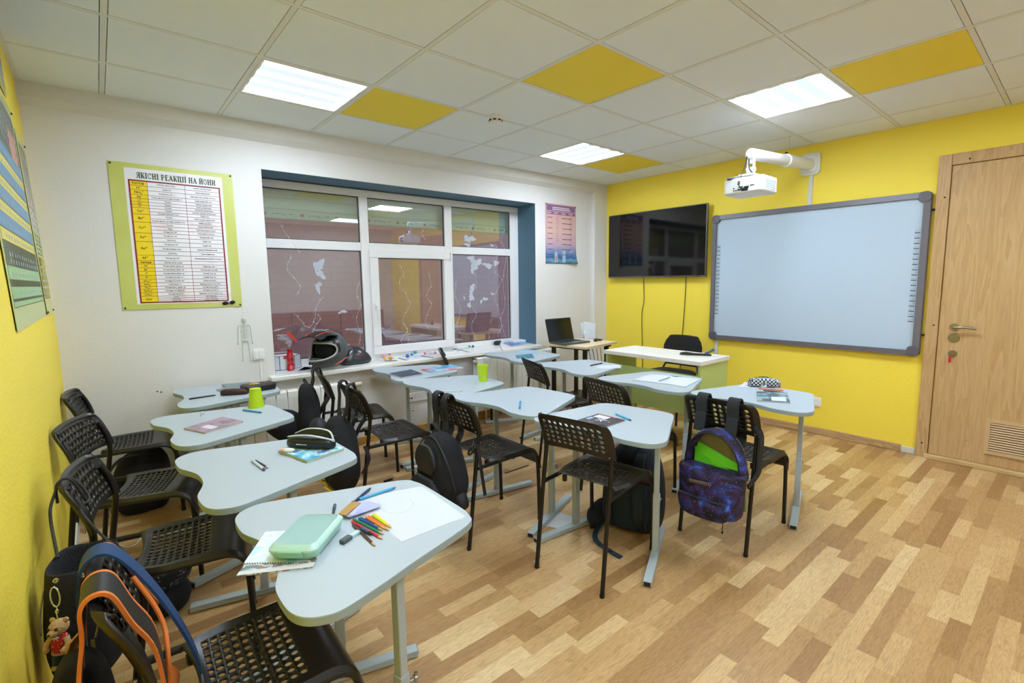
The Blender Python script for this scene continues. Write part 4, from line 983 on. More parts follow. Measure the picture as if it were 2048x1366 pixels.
# ---- projector on its arm
pj = thing('projector', 'white projector hanging from a long wall arm above the whiteboard', 'projector', (XR, -2.385, 2.345))
wp = mat('projector_white', 'E8EBEC', 0.35)
b = MB(); b.prism(rrect(0.155, 0.185, 0.035, 5), -0.03, 0.0, lambda y, z, x: (x, y, z + 0.005)); b.prism(rrect(0.12, 0.15, 0.035, 5), -0.05, -0.028, lambda y, z, x: (x, y, z + 0.005)); b.obj('wall_plate', wp, pj, bevel=0.012, seg=3)
A0, A1, A2 = Vector((-0.03, 0, 0.0)), Vector((-0.52, 0, -0.038)), Vector((-1.12, 0, -0.085))
b = MB(); b.tube([A0, A1], 0.047, 20); b.tube([A1 + Vector((0.02, 0, 0)), A1 + Vector((-0.012, 0, -0.001))], 0.050, 20); arm = b.obj('outer_arm', wp, pj)
b = MB(); b.tube([A1, A2], 0.041, 20); b.ball(A2, (0.03, 0.041, 0.041), 14); b.obj('inner_arm', wp, pj)
b = MB(); b.tube([A1 + Vector((0.0, 0, 0.045)), A1 + Vector((0.0, 0, 0.062))], 0.012, 10); b.obj('clamp_knob', dark, pj)
b = MB(); b.box((-1.115, 0.02, -0.17), (0.035, 0.006, 0.16)); b.box((-1.115, -0.02, -0.17), (0.035, 0.006, 0.16)); b.tube([(-1.115, 0, -0.08), (-1.115, 0, -0.15)], 0.016, 12); b.box((-1.115, 0, -0.235), (0.15, 0.11, 0.012)); b.tube([(-1.115, -0.03, -0.19), (-1.115, 0.03, -0.19)], 0.018, 12)
for a in (0.7, -0.7, 2.4, -2.4): b.box((-1.115 + 0.06 * math.cos(a), 0.06 * math.sin(a), -0.245), (0.11, 0.02, 0.008), a)
b.obj('bracket', wp, pj, bevel=0.003)
bx0, bx1, by0, by1, bz0, bz1 = -1.237, -1.0, -0.145, 0.14, -0.368, -0.258
b = MB(); b.prism(rrect(bx1 - bx0, by1 - by0, 0.025, 4, (bx0 + bx1) / 2, (by0 + by1) / 2), bz0, bz1); body = b.obj('body', wp, pj, bevel=0.012, seg=3)
b = MB()
for i in range(9):
    for j in range(6): b.box((bx0 + 0.05 + i * 0.018, by0 - 0.0005, bz0 + 0.022 + j * 0.0115), (0.012, 0.002, 0.006))
b.obj('vent', mat('vent_grey', '8FA3B8', 0.5), body)
b = MB()
for y, z, w_, h_ in ((0.06, -0.33, 0.008, 0.01), (0.06, -0.345, 0.008, 0.01), (0.045, -0.345, 0.01, 0.008), (0.015, -0.342, 0.035, 0.011), (0.01, -0.325, 0.03, 0.009), (-0.03, -0.33, 0.035, 0.014), (-0.02, -0.345, 0.008, 0.012), (-0.07, -0.322, 0.03, 0.006)): b.box((bx0 - 0.0005, y, z), (0.003, w_, h_))
b.obj('ports', mat('port_dark', '27303C', 0.5), body)
b = MB(); b.box((bx0 - 0.0015, -0.02, -0.343), (0.006, 0.045, 0.022)); b.tube(catmull([(bx0 - 0.005, -0.02, -0.343), (bx0 - 0.04, 0.0, -0.33), (bx0 + 0.03, 0.03, -0.26), (-1.15, 0.03, -0.18), (-1.14, 0.02, -0.10)]), 0.004, 8); b.tube(catmull([(bx0 + 0.06, -0.09, -0.255), (bx0 + 0.05, -0.06, -0.24), (bx0 + 0.09, -0.005, -0.19), (-1.13, 0.01, -0.11)]), 0.0045, 8); b.tube([(bx0 - 0.032, 0.012, -0.31), (bx0 - 0.022, 0.014, -0.29)], 0.007, 8)
b.obj('cables', dark, pj)
b = MB(); b.ball((bx0 + 0.01, 0.09, bz1 + 0.002), (0.02, 0.03, 0.012), 10); b.box((bx0 + 0.01, 0.07, bz1 + 0.004), (0.014, 0.09, 0.01), 0.4); b.obj('cable_bundle', mat('bundle_grey', '55585E', 0.6), pj)
b = MB(); b.tube([(-0.44, 0.01, 0.05), (-0.44, 0.012, 0.165)], 0.0012, 5); b.obj('hanging_wire', mat('thin_wire', '9A9C98', 0.4), pj)

# ---- switches and sockets
sw = wthing('light_switch', 'white double light switch between the green poster and the window', 'light switch', 1.11, OF, 0.853)
b = MB(); b.prism(rrect(0.076, 0.08, 0.006, 3), -0.012, 0.0, lambda x, z, y: (x, y, z)); b.obj('frame', pvc, sw, bevel=0.003)
for s in (-1, 1):
    b = MB(); b.box((s * 0.0145, -0.014, 0), (0.0275, 0.008, 0.058)); b.obj('rocker', pvc, sw, bevel=0.002)
b = MB(); b.box2((0.002, -0.008, -0.30), (0.012, 0, -0.04)); b.obj('cable_duct', pvc, sw, bevel=0.002)
so = wthing('power_socket', 'white triple power socket low on the wall right of the long radiator', 'socket', 2.385, OF, 0.328)
b = MB(); b.prism(rrect(0.225, 0.082, 0.008, 3), -0.012, 0.0, lambda x, z, y: (x, y, z)); b.obj('frame', pvc, so, bevel=0.003)
for k in range(3):
    b = MB(); M = Matrix.Rotation(PI / 2, 3, 'X'); cx = -0.071 + 0.071 * k
    if k == 0:
        b.box((cx, -0.0135, 0), (0.05, 0.003, 0.05)); o = b.obj('data_outlet', pvc, so, bevel=0.002); b = MB(); b.box((cx - 0.01, -0.0152, -0.004), (0.014, 0.001, 0.014)); b.box((cx + 0.012, -0.0152, -0.004), (0.014, 0.001, 0.014)); b.obj('jacks', dark, o)
    else:
        b.lathe([(0.025, 0.011), (0.0245, 0.0145), (0.021, 0.0145), (0.019, 0.008), (0.001, 0.008)], (cx, 0, 0), 20, M); o = b.obj('socket_insert', pvc, so)
        b = MB()
        for s in (-1, 1): b.lathe([(0.004, 0.008), (0.004, 0.0087)], (cx + s * 0.0095, 0, 0), 8, M)
        b.obj('pin_holes', dark, o)
s2 = thing('power_socket', 'white single power socket on the yellow wall just behind the right-hand desk corner', 'socket', (XR, -2.535, 0.292))
b = MB(); b.prism(rrect(0.08, 0.08, 0.008, 3), -0.012, 0.0, lambda y, z, x: (x, y, z)); b.obj('frame', pvc, s2, bevel=0.003)
b = MB(); b.lathe([(0.025, 0.011), (0.0245, 0.0145), (0.021, 0.0145), (0.019, 0.008), (0.001, 0.008)], (0, 0, 0), 20, Matrix.Rotation(-PI / 2, 3, 'Y')); o = b.obj('socket_insert', pvc, s2)
b = MB()
for s in (-1, 1): b.lathe([(0.004, 0.008), (0.004, 0.0087)], (0, s * 0.0095, 0), 8, Matrix.Rotation(-PI / 2, 3, 'Y'))
b.obj('pin_holes', dark, o)
b = MB()
for x, z in ((0.492, 0.666), (0.512, 0.659), ): b.lathe([(0.005, 0), (0.004, -0.001), (0.001, -0.0012)], (x, OF - 0.0005, z), 8, Matrix.Rotation(-PI / 2, 3, 'X'))
struct(wobj(b, 'trim_6', dark), 'two small dark screw holes in the white wall by the left desks', 'screw holes')

# ---- little see-through skeleton hanging by the poster
sk = wthing('skeleton_ornament', 'small pale see-through skeleton hanging below the green poster corner', 'ornament', 1.03, OF - 0.006, 0.81)
skm = mat('clear_plastic', 'D9DCD4', 0.3, alpha=0.55)
def bone(b, pts, r=0.003): b.tube([Vector((x, 0, z)) for x, z in pts], r, 6)
b = MB(); b.ball((0, -0.002, 0.305), (0.017, 0.008, 0.021), 12); b.ball((0, -0.002, 0.287), (0.010, 0.007, 0.009), 8); b.obj('skull', skm, sk)
b = MB(); bone(b, [(0, 0.28), (0, 0.15)])
for k in range(6):
    z = 0.255 - k * 0.014; w_ = 0.026 - abs(k - 2) * 0.002
    b.tube([Vector((w_ * math.sin(a), -0.008 * math.cos(a) - 0.002, z - 0.008 * abs(math.sin(a)))) for a in np.linspace(-PI / 2, PI / 2, 9)], 0.0022, 6)
bone(b, [(-0.036, 0.265), (0, 0.27), (0.036, 0.265)]); b.obj('rib_cage', skm, sk)
b = MB(); b.ball((0, 0, 0.152), (0.026, 0.006, 0.012), 10); b.obj('pelvis', skm, sk)
for s in (-1, 1):
    b = MB(); bone(b, [(s * 0.038, 0.262), (s * 0.043, 0.20)]); bone(b, [(s * 0.043, 0.20), (s * 0.046, 0.145)], 0.0025); b.ball((s * 0.047, 0, 0.135), (0.005, 0.003, 0.011), 8); b.obj('arm', skm, sk)
    b = MB(); bone(b, [(s * 0.018, 0.148), (s * 0.022, 0.08)], 0.0035); bone(b, [(s * 0.022, 0.08), (s * 0.024, 0.012)]); b.ball((s * 0.027, -0.004, 0.008), (0.009, 0.006, 0.006), 8); b.obj('leg', skm, sk)
b = MB(); b.tube([(0, 0, 0.325), (-0.002, 0, 0.395)], 0.0008, 5); b.obj('thread', mat('thread', 'C9CCC4', 0.7), sk)
# ================================================================== BAGS
def on_chair(name, label, k, group='bags hanging on chairs'):
    x, y, rz = CH[k]; return thing(name, label, 'bag', (x, y, 0), rz, group)
def shell(z0, z1, xf, w, d, taper=0.8, n=9, e=3.2, cy=0.0, lean=0.0, bot=0.75, sag=0.0):
    """rounded bag body whose front panel lies against x = xf (back of the chair), growing towards -x"""
    secs = []
    for k in range(n + 1):
        t = k / n; z = z0 + (z1 - z0) * t
        p = math.sin(PI * min(1, max(0, t * 0.92 + 0.06))) ** 0.35
        ww = w / 2 * (bot + (1 - bot) * min(1, t * 3)) * (1 - (1 - taper) * max(0, t - 0.35) / 0.65) * p ** 0.8
        dd = d / 2 * (1 + sag * (0.5 - t)) * p
        secs.append(sup(xf - lean * (1 - t) - d / 2 * (1 + 0.3 * sag * (0.5 - t)), cy, z, max(dd, 0.01), max(ww, 0.01), e, 28))
    b = MB(); b.loft(secs); return b
def strap(b, y, zt=0.789, xb=-0.285, zb=0.56, w=0.05, t=0.010, back_down=0.33, dy=0.0):
    """over the chair's back: up from the bag, over the top edge and down the front to the opening under the backrest"""
    pts = catmull([(xb - 0.012, y + dy, zb), (xb + 0.008, y, zb + 0.08), (-0.272, y, 0.70), (-0.272, y, 0.757), (-0.254, y, zt - 0.006), (-0.228, y, zt - 0.016), (-0.207, y, 0.70), (-0.180, y, 0.62), (-0.174, y, 0.565), (-0.205, y + dy * 0.5, 0.51), (xb + 0.012, y + dy, back_down)], 5)
    b.ribbon(pts, Vector((0, 1, 0)), w, t)
def zip_line(b, pts, r=0.0035): b.tube(catmull(pts, 6), r, 6)
zip_m = mat('zip_grey', '3C3D40', 0.45, metal=0.4)
soft_black = mat('soft_black', '1D1D22', 0.6, bump=0.3, bscale=150)

# plain black backpack on the chair of the desk with the small pen
bp = on_chair('backpack', 'plain black backpack hanging by two straps from the chair in front of the blue-pen desk', 'C7')
b = shell(0.175, 0.605, -0.225, 0.33, 0.19, 0.70, cy=-0.035, lean=0.0, e=3.6); wrinkle(b, 0.008, 9, 1); b.obj('body', fabric_black, bp, sub=1)
b = shell(0.20, 0.395, -0.385, 0.275, 0.065, 0.95, cy=-0.03, bot=0.9, e=3.6); wrinkle(b, 0.006, 9, 2); b.obj('front_pocket', soft_black, bp, sub=1)
b = shell(0.41, 0.56, -0.395, 0.20, 0.03, 0.8, cy=-0.03, bot=0.95, e=4); wrinkle(b, 0.003, 9, 2); b.obj('front_panel', mat('panel_sheen', '26272C', 0.4), bp, sub=1)
b = shell(0.19, 0.36, -0.25, 0.375, 0.10, 0.9, cy=-0.035); wrinkle(b, 0.006, 10, 5); b.obj('side_pockets', soft_black, bp, sub=1)
for y in (0.095, 0.0):
    b = MB(); strap(b, y, w=0.048, t=0.011, xb=-0.275, back_down=0.34, dy=-0.01); b.obj('shoulder_strap', soft_black, bp, bevel=0.003)
b = MB(); b.ribbon(catmull([(-0.30, 0.085, 0.585), (-0.315, 0.06, 0.625), (-0.315, 0.03, 0.63), (-0.30, 0.0, 0.59)]), Vector((1, 0, 0)), 0.02, 0.006); b.obj('grab_loop', soft_black, bp)
b = MB(); zip_line(b, [(-0.43, -0.14, 0.40), (-0.440, -0.03, 0.405), (-0.43, 0.08, 0.40)], 0.0025); zip_line(b, [(-0.345, 0.135, 0.34), (-0.375, 0.105, 0.50), (-0.37, -0.03, 0.592), (-0.375, -0.175, 0.50), (-0.345, -0.205, 0.34)], 0.003); b.obj('zips', zip_m, bp)
b = MB(); b.ribbon(catmull([(-0.20, -0.19, 0.55), (-0.19, -0.20, 0.45), (-0.175, -0.195, 0.36), (-0.165, -0.2, 0.27)]), Vector((1, 0, 0)), 0.018, 0.003); b.obj('loose_strap', soft_black, bp)
b = MB(); b.tube(catmull([(-0.20, -0.17, 0.57), (-0.23, -0.19, 0.545), (-0.24, -0.17, 0.515), (-0.22, -0.15, 0.49), (-0.19, -0.16, 0.52)]), 0.006, 6); b.obj('buckle', black_pl, bp)

# black backpack with yellow print
bp = on_chair('backpack', 'slouching black backpack with a yellow print at its bottom, hung on a chair', 'C6')
b = shell(0.15, 0.60, -0.225, 0.37, 0.18, 0.42, cy=-0.02, lean=0.0); wrinkle(b, 0.022, 7, 3); b.obj('body', fabric_black, bp, sub=1)
b = MB(); b.loft([sup(-0.40, 0.09, z, rx, ry, 2.6, 16) for z, rx, ry in ((0.40, 0.02, 0.06), (0.43, 0.045, 0.09), (0.49, 0.055, 0.10), (0.55, 0.04, 0.07), (0.575, 0.012, 0.03))]); wrinkle(b, 0.01, 9, 4); b.obj('folded_flap', soft_black, bp, sub=1)
for y, dy in ((0.075, -0.04), (-0.065, 0.03)):
    b = MB(); strap(b, y, w=0.04, t=0.008, dy=dy, back_down=0.36); b.obj('shoulder_strap', soft_black, bp, bevel=0.002)
b = MB(); r = random.Random(8)
for k in range(9):
    y = 0.135 - k * 0.030; b.tube(catmull([(-0.425 - 0.012 * math.sin(k), y, 0.205 + 0.02 * r.random()), (-0.405, y - 0.012, 0.185), (-0.385, y - 0.004, 0.17), (-0.37, y - 0.018, 0.16)], 4), 0.0045, 5)
b.obj('yellow_print', mat('print_yellow', 'D8B83A', 0.6), bp)
b = MB(); b.ribbon(catmull([(-0.23, -0.20, 0.44), (-0.215, -0.215, 0.36), (-0.25, -0.20, 0.28)]), Vector((1, 0, 0)), 0.02, 0.003); b.obj('loose_strap', soft_black, bp)
b = MB(); b.box((-0.268, -0.185, 0.60), (0.02, 0.03, 0.03)); b.obj('buckle', black_pl, bp, bevel=0.004)

# drooping bag below the helmet
bp = on_chair('backpack', 'limp black bag with a bulging side, hung below the helmet by one long strap', 'C5')
b = shell(0.25, 0.68, -0.235, 0.30, 0.15, 0.5, cy=0.06, lean=0.01); wrinkle(b, 0.02, 7, 5); b.obj('body', fabric_black, bp, sub=1)
b = MB(); b.loft([sup(cx, 0.16, z, rx, ry, 2.4, 18) for z, cx, rx, ry in ((0.22, -0.40, 0.02, 0.04), (0.27, -0.43, 0.085, 0.10), (0.36, -0.46, 0.13, 0.13), (0.43, -0.50, 0.14, 0.12), (0.475, -0.50, 0.10, 0.08), (0.485, -0.50, 0.03, 0.03))]); wrinkle(b, 0.02, 7, 6); b.obj('side_bulge', fabric_black, bp, sub=1)
for y, zt in ((0.125, 0.806), (0.06, 0.792)):
    b = MB(); strap(b, y, zt=zt, w=0.042, t=0.010, back_down=0.40, zb=0.60); b.obj('shoulder_strap', soft_black, bp, bevel=0.003)
b = MB(); b.ribbon(catmull([(-0.29, 0.16, 0.62), (-0.32, 0.15, 0.685), (-0.33, 0.13, 0.68), (-0.30, 0.11, 0.62)]), Vector((0.3, 1, 0)), 0.02, 0.005); b.obj('grab_loop', soft_black, bp)

# galaxy backpack, open
bp = on_chair('backpack', 'open galaxy-print backpack with a bright green folder inside, on the chair nearest the door', 'C12')
gx = galaxy(); gy = -0.035
# back panel and rim of the open bag
b = MB(); o = []
for k in range(25):
    a = PI * k / 24; o.append((gy + 0.135 * math.cos(a) * (1 - 0.0 * k), 0.46 + 0.165 * math.sin(a)))
o = [(gy + 0.15, 0.24)] + o + [(gy - 0.15, 0.24)]
b.prism(o, -0.285, -0.262, lambda y, z, x: (x, y, z)); b.obj('back_panel', mat('lining_olive', '8F8A62', 0.85), bp)
b = MB(); rim = [Vector((-0.305, gy + 0.148, 0.40))] + [Vector((-0.315, gy + 0.14 * math.cos(PI * k / 20), 0.455 + 0.168 * math.sin(PI * k / 20))) for k in range(21)] + [Vector((-0.305, gy - 0.155, 0.40))]
b.sweep(rim, [(-0.045, -0.014), (0.045, -0.014), (0.045, 0.014), (-0.045, 0.014)], Vector((1, 0, 0))); wrinkle(b, 0.005, 14, 7); b.obj('upper_rim', gx, bp, sub=1)
b = MB(); zip_line(b, [p + Vector((-0.045, 0, -0.004)) for p in rim], 0.004); b.obj('zip', mat('zip_black', '16161C', 0.5), bp)
b = MB(); secs = [sup(-0.355 + 0.02 * (t < 0.2), gy - 0.005, z, rx, ry, 3.0, 28) for t, z, rx, ry in ((0, 0.195, 0.03, 0.08), (0.1, 0.205, 0.065, 0.135), (0.3, 0.245, 0.082, 0.155), (0.5, 0.31, 0.085, 0.160), (0.75, 0.39, 0.082, 0.163), (0.95, 0.435, 0.074, 0.168), (1.0, 0.447, 0.066, 0.165))]
b.loft(secs); wrinkle(b, 0.009, 10, 8); b.obj('body', gx, bp, sub=1)
b = MB(); b.loft([sup(-0.425, gy, z, rx, ry, 2.8, 24) for z, rx, ry in ((0.205, 0.01, 0.09), (0.22, 0.032, 0.125), (0.27, 0.04, 0.138), (0.305, 0.036, 0.138), (0.318, 0.012, 0.125))]); wrinkle(b, 0.005, 12, 9); b.obj('front_pocket', gx, bp, sub=1)
b = MB(); zip_line(b, [(-0.447, gy + 0.12, 0.312), (-0.462, gy, 0.318), (-0.447, gy - 0.12, 0.312)], 0.003); b.tube([(-0.455, gy - 0.115, 0.31), (-0.46, gy - 0.118, 0.26)], 0.003, 6); b.obj('pocket_zip', zip_m, bp)
b = MB(); b.tube([(-0.452, gy - 0.115, 0.25), (-0.455, gy - 0.115, 0.19)], 0.002, 6); b.ball((-0.455, gy - 0.115, 0.185), 0.006, 8); b.obj('zip_pull', dark, bp)
b = MB()
for k in range(11): b.box((-0.441, gy + 0.066 - k * 0.0105, 0.385 + 0.0008 * k), (0.002, 0.0075, 0.014))
o = b.obj('stitched_patch', mat('patch_tan', 'A08C78', 0.7), bp)
b = MB()
for k in range(11): b.box((-0.4425, gy + 0.066 - k * 0.0105, 0.385 + 0.0008 * k), (0.002, 0.0035, 0.008))
b.obj('patch_ground', mat('patch_dark', '2A2230', 0.8), o)
for y in (0.07, -0.095):
    b = MB(); strap(b, y, w=0.06, t=0.012, back_down=0.30, zb=0.60); b.obj('shoulder_strap', mat('strap_charcoal', '1B2026', 0.75), bp, bevel=0.003)
b = MB(); b.ribbon(catmull([(-0.20, -0.175, 0.66), (-0.185, -0.20, 0.60), (-0.19, -0.20, 0.50), (-0.20, -0.2, 0.42), (-0.26, -0.18, 0.36)]), Vector((1, 0, 0)), 0.05, 0.010); b.obj('hip_strap', MATS['strap_charcoal'], bp)
x, y, rz = CH['C12']; fo = thing('folder', 'bright green folder standing inside the galaxy backpack', 'folder', (x, y, 0), rz)
b = MB(); b.prism([(gy + 0.125, 0.40), (gy + 0.10, 0.545), (gy - 0.115, 0.475), (gy - 0.115, 0.40)], -0.305, -0.297, lambda y, z, x: (x, y, z)); b.obj('cover', mat('folder_green', '72D62A', 0.4), fo)
b = MB(); b.prism([(gy + 0.115, 0.40), (gy + 0.11, 0.52), (gy + 0.03, 0.47), (gy - 0.02, 0.42), (gy - 0.02, 0.40)], -0.318, -0.312, lambda y, z, x: (x, y, z)); b.prism([(gy + 0.02, 0.40), (gy + 0.0, 0.455), (gy - 0.11, 0.44), (gy - 0.11, 0.40)], -0.326, -0.321, lambda y, z, x: (x, y, z)); b.obj('inner_flaps', mat('folder_green_dark', '5FC322', 0.4), fo)

# blue backpack standing on the floor
bp = thing('backpack', 'dark blue backpack standing on the floor under the space-notebook desk', 'bag', (2.42, -2.46, 0), 0.25)
b = MB(); b.loft([sup(cx, 0, z, rx, ry, 3, 28) for z, cx, rx, ry in ((0.0, 0, 0.075, 0.13), (0.015, 0, 0.10, 0.165), (0.12, 0.0, 0.115, 0.175), (0.26, 0.01, 0.11, 0.17), (0.37, 0.02, 0.095, 0.15), (0.43, 0.03, 0.07, 0.12), (0.465, 0.035, 0.03, 0.07))]); wrinkle(b, 0.006, 8, 11); b.obj('body', fabric_navy, bp, sub=1)
b = MB(); b.loft([sup(-0.10, 0.0, z, rx, ry, 3, 24) for z, rx, ry in ((0.02, 0.02, 0.10), (0.04, 0.04, 0.125), (0.3, 0.035, 0.12), (0.37, 0.012, 0.09))]); b.obj('padded_back', mat('navy_pad', '15242F', 0.8), bp, sub=1)
for y in (0.07, -0.07):
    b = MB(); b.ribbon(catmull([(-0.06, y, 0.44), (-0.12, y * 1.1, 0.40), (-0.15, y * 1.2, 0.25), (-0.15, y * 1.3, 0.12), (-0.11, y * 1.4, 0.04)]), Vector((0, 1, 0)), 0.055, 0.014); b.obj('shoulder_strap', MATS['navy_pad'], bp, bevel=0.004)
b = MB(); b.ribbon(catmull([(0.0, 0.035, 0.455), (-0.01, 0.03, 0.495), (-0.01, -0.03, 0.495), (0.0, -0.035, 0.455)]), Vector((1, 0, 0)), 0.02, 0.006); b.obj('grab_loop', MATS['navy_pad'], bp)
b = MB(); q = [(-0.10, 0.12, 0.05), (-0.20, 0.13, 0.012), (-0.28, 0.09, 0.006), (-0.33, 0.0, 0.006), (-0.36, -0.09, 0.006)]
b.ribbon(catmull(q), [Vector((0.3, 0.8, 0))] * 25, 0.028, 0.003); b.obj('loose_strap', mat('navy_web', '1C3346', 0.7), bp)
b = MB(); b.loft([sup(-0.1 - 0.05 * k, 0.17, 0.02 + 0.0 * k + 0.05, 0.03, 0.03, 2, 8) for k in range(2)]) if False else b.ball((-0.10, 0.16, 0.07), (0.11, 0.06, 0.07), 14); wrinkle(b, 0.015, 10, 3); b.obj('collapsed_pocket', fabric_navy, bp, sub=1)

# dark bag under the corner chair, patterned bag further front
bp = thing('backpack', 'black bag slumped in the dark under the corner chair', 'bag', (0.34, -0.29, 0), 0.2)
b = MB(); b.loft([sup(0.01 * k, 0, z, rx, ry, 2.6, 24) for k, (z, rx, ry) in enumerate(((0.0, 0.10, 0.10), (0.02, 0.135, 0.13), (0.14, 0.15, 0.13), (0.26, 0.14, 0.11), (0.35, 0.10, 0.07), (0.385, 0.03, 0.03)))]); wrinkle(b, 0.015, 8, 12); b.obj('body', fabric_black, bp, sub=1)
b = MB(); b.ribbon(catmull([(-0.12, -0.1, 0.2), (-0.16, -0.13, 0.3), (-0.1, -0.13, 0.37), (0.0, -0.08, 0.36)]), Vector((0, 1, 0)), 0.03, 0.008); b.obj('strap', soft_black, bp)
scr = pattern('bandana_print', [(0.5, '121A28'), (0.545, '1B2B44'), (0.56, 'C6CEDA'), (0.575, '1B2B44'), (0.68, '24395A')], 16, rough=0.8, detail=2, dist=2.5)
bp = thing('bag', 'navy and black bag with white scribble print on the floor under the tote chair', 'bag', (0.33, -1.55, 0), 0.3)
b = MB(); b.loft([sup(0, 0, z, rx, ry, 2.5, 24) for z, rx, ry in ((0.0, 0.08, 0.09), (0.015, 0.11, 0.12), (0.07, 0.125, 0.13), (0.105, 0.10, 0.11), (0.115, 0.05, 0.05))]); wrinkle(b, 0.012, 10, 14); b.obj('lower_body', fabric_black, bp, sub=1)
b = MB(); b.loft([sup(0.005, 0.01, z, rx, ry, 2.5, 24) for z, rx, ry in ((0.09, 0.08, 0.09), (0.12, 0.115, 0.12), (0.17, 0.12, 0.125), (0.21, 0.085, 0.09), (0.225, 0.03, 0.03))]); wrinkle(b, 0.02, 9, 15); b.obj('printed_cloth', scr, bp, sub=1)

# black tote on the second chair with a toy on a clip
tt = on_chair('tote_bag', 'open black drawstring tote hanging between the chair and the yellow wall', 'C2')
tx, ty = -0.17, -0.37
b = MB(); secs = [sup(tx, ty, z, rx, ry, 3.0, 28) for z, rx, ry in ((0.29, 0.05, 0.085), (0.30, 0.072, 0.105), (0.38, 0.082, 0.118), (0.48, 0.080, 0.112), (0.57, 0.074, 0.098), (0.63, 0.068, 0.092))]
secs += [sup(tx, ty, z, rx, ry, 3.0, 28) for z, rx, ry in ((0.625, 0.060, 0.084), (0.56, 0.055, 0.078), (0.50, 0.05, 0.07))]
b.loft(secs); wrinkle(b, 0.012, 8, 16); b.obj('body', fabric_black, tt, sub=1)
b = MB()
b.tube(catmull([(tx - 0.055, ty + 0.02, 0.62), (-0.265, -0.21, 0.70), (-0.262, -0.155, 0.745), (-0.252, -0.135, 0.774), (-0.225, -0.13, 0.764), (-0.19, -0.125, 0.66)]), 0.004, 8)
b.tube(catmull([(tx + 0.05, ty + 0.05, 0.62), (-0.20, -0.20, 0.69), (-0.19, -0.14, 0.70), (-0.205, -0.12, 0.735), (-0.235, -0.118, 0.774), (-0.266, -0.118, 0.757), (-0.268, -0.12, 0.70)]), 0.004, 8)
b.obj('cord_strap', soft_black, tt)
for k, (dx, dy, dz) in enumerate(((0.02, -0.092, 0.605), (-0.035, -0.090, 0.607), (0.055, -0.078, 0.60))):
    b = MB(); b.lathe([(0.007, 0), (0.007, 0.003), (0.004, 0.004), (0.001, 0.002)], (tx + dx, ty + dy, dz), 12, Matrix.Rotation(PI / 2, 3, 'X')); b.obj('snap_button', chrome, tt)
b = MB(); zip_line(b, [(tx + 0.03, ty - 0.105, 0.56), (tx + 0.045, ty - 0.122, 0.50), (tx + 0.035, ty - 0.128, 0.44)], 0.002); b.box((tx + 0.03, ty - 0.13, 0.42), (0.008, 0.004, 0.04)); zip_line(b, [(tx - 0.065, ty - 0.08, 0.58), (tx - 0.075, ty - 0.085, 0.52), (tx - 0.08, ty - 0.08, 0.46)], 0.002); b.obj('zip', chrome, tt)

# toy bear key ring (clipped to the tote)
bear = thing('bear_keyring', 'small tan bear keyring in a red spotted vest and jeans, clipped to the black tote', 'toy', (0.108, -2.455, 0.487), 2.5)
plush = mat('plush_tan', 'C9A877', 0.9, bump=0.6, bscale=300); redv = pattern('vest_red', [(0.0, 'A81E28'), (0.66, 'B8222C'), (0.70, 'E8D8D0')], 260, rough=0.8, detail=0, dist=0); jean = mat('denim', '2B3A52', 0.9)
sk_ = 0.76
def S(*v): return Vector(v) * sk_
b = MB(); b.ball(S(0, 0, 0.062), S(0.026, 0.027, 0.025), 16); b.ball(S(0, 0.024, 0.055), S(0.014, 0.016, 0.012), 12); hd = b.obj('head', plush, bear)
for s in (-1, 1):
    b = MB(); b.ball(S(s * 0.021, -0.004, 0.083), S(0.009, 0.005, 0.009), 10); b.obj('ear', plush, bear)
b = MB(); b.ball(S(0.011, 0.024, 0.068), 0.0028 * sk_ * 1.6, 8); b.ball(S(-0.011, 0.024, 0.068), 0.0028 * sk_ * 1.6, 8); b.ball(S(0, 0.039, 0.058), 0.004 * sk_, 8); b.obj('eyes_and_nose', dark, hd)
b = MB(); b.loft([sup(0, 0, z * sk_, rx * sk_, ry * sk_, 2.2, 18) for z, rx, ry in ((-0.02, 0.027, 0.02), (0.0, 0.027, 0.021), (0.025, 0.022, 0.018), (0.04, 0.014, 0.012))]); b.obj('vest', redv, bear)
b = MB(); b.loft([sup(0, 0, z * sk_, 0.0275 * sk_, 0.0215 * sk_, 2.2, 18) for z in (-0.026, -0.018)]); b.obj('vest_hem', mat('check_cloth', 'B09088', 0.9), bear)
b = MB(); b.ball(S(0, 0.018, 0.036), S(0.012, 0.006, 0.006), 8); b.obj('collar', paper, bear)
for s in (-1, 1):
    b = MB(); b.tube([S(s * 0.022, 0.004, 0.028), S(s * 0.033, 0.012, 0.01), S(s * 0.028, 0.022, -0.002)], 0.0085 * sk_, 10); b.ball(S(s * 0.027, 0.023, -0.004), 0.0095 * sk_, 10); b.obj('arm', plush, bear)
    b = MB(); b.tube([S(s * 0.013, 0, -0.02), S(s * 0.016, 0.002, -0.05), S(s * 0.017, 0.003, -0.068)], 0.013 * sk_, 12); b.obj('trouser_leg', jean, bear)
    b = MB(); b.ball(S(s * 0.017, 0.008, -0.074), S(0.011, 0.017, 0.009), 12); b.obj('foot', plush, bear)
b = MB(); ring = [S(0.0, 0.0, 0.165) + Vector((0.011 * math.cos(a), 0, 0.026 * math.sin(a))) * sk_ * 1.3 for a in [2 * PI * i / 16 for i in range(16)]]; b.tube(ring, 0.0016, 6, True); b.tube([S(0, 0, 0.087), S(0, 0.002, 0.105), S(0, -0.002, 0.12), S(0, 0, 0.132)], 0.0014, 6); b.ball(S(0, 0, 0.115), (0.004, 0.004, 0.006), 8); b.obj('snap_hook', mat('pale_metal', 'D6DAD4', 0.25, metal=0.8), bear)

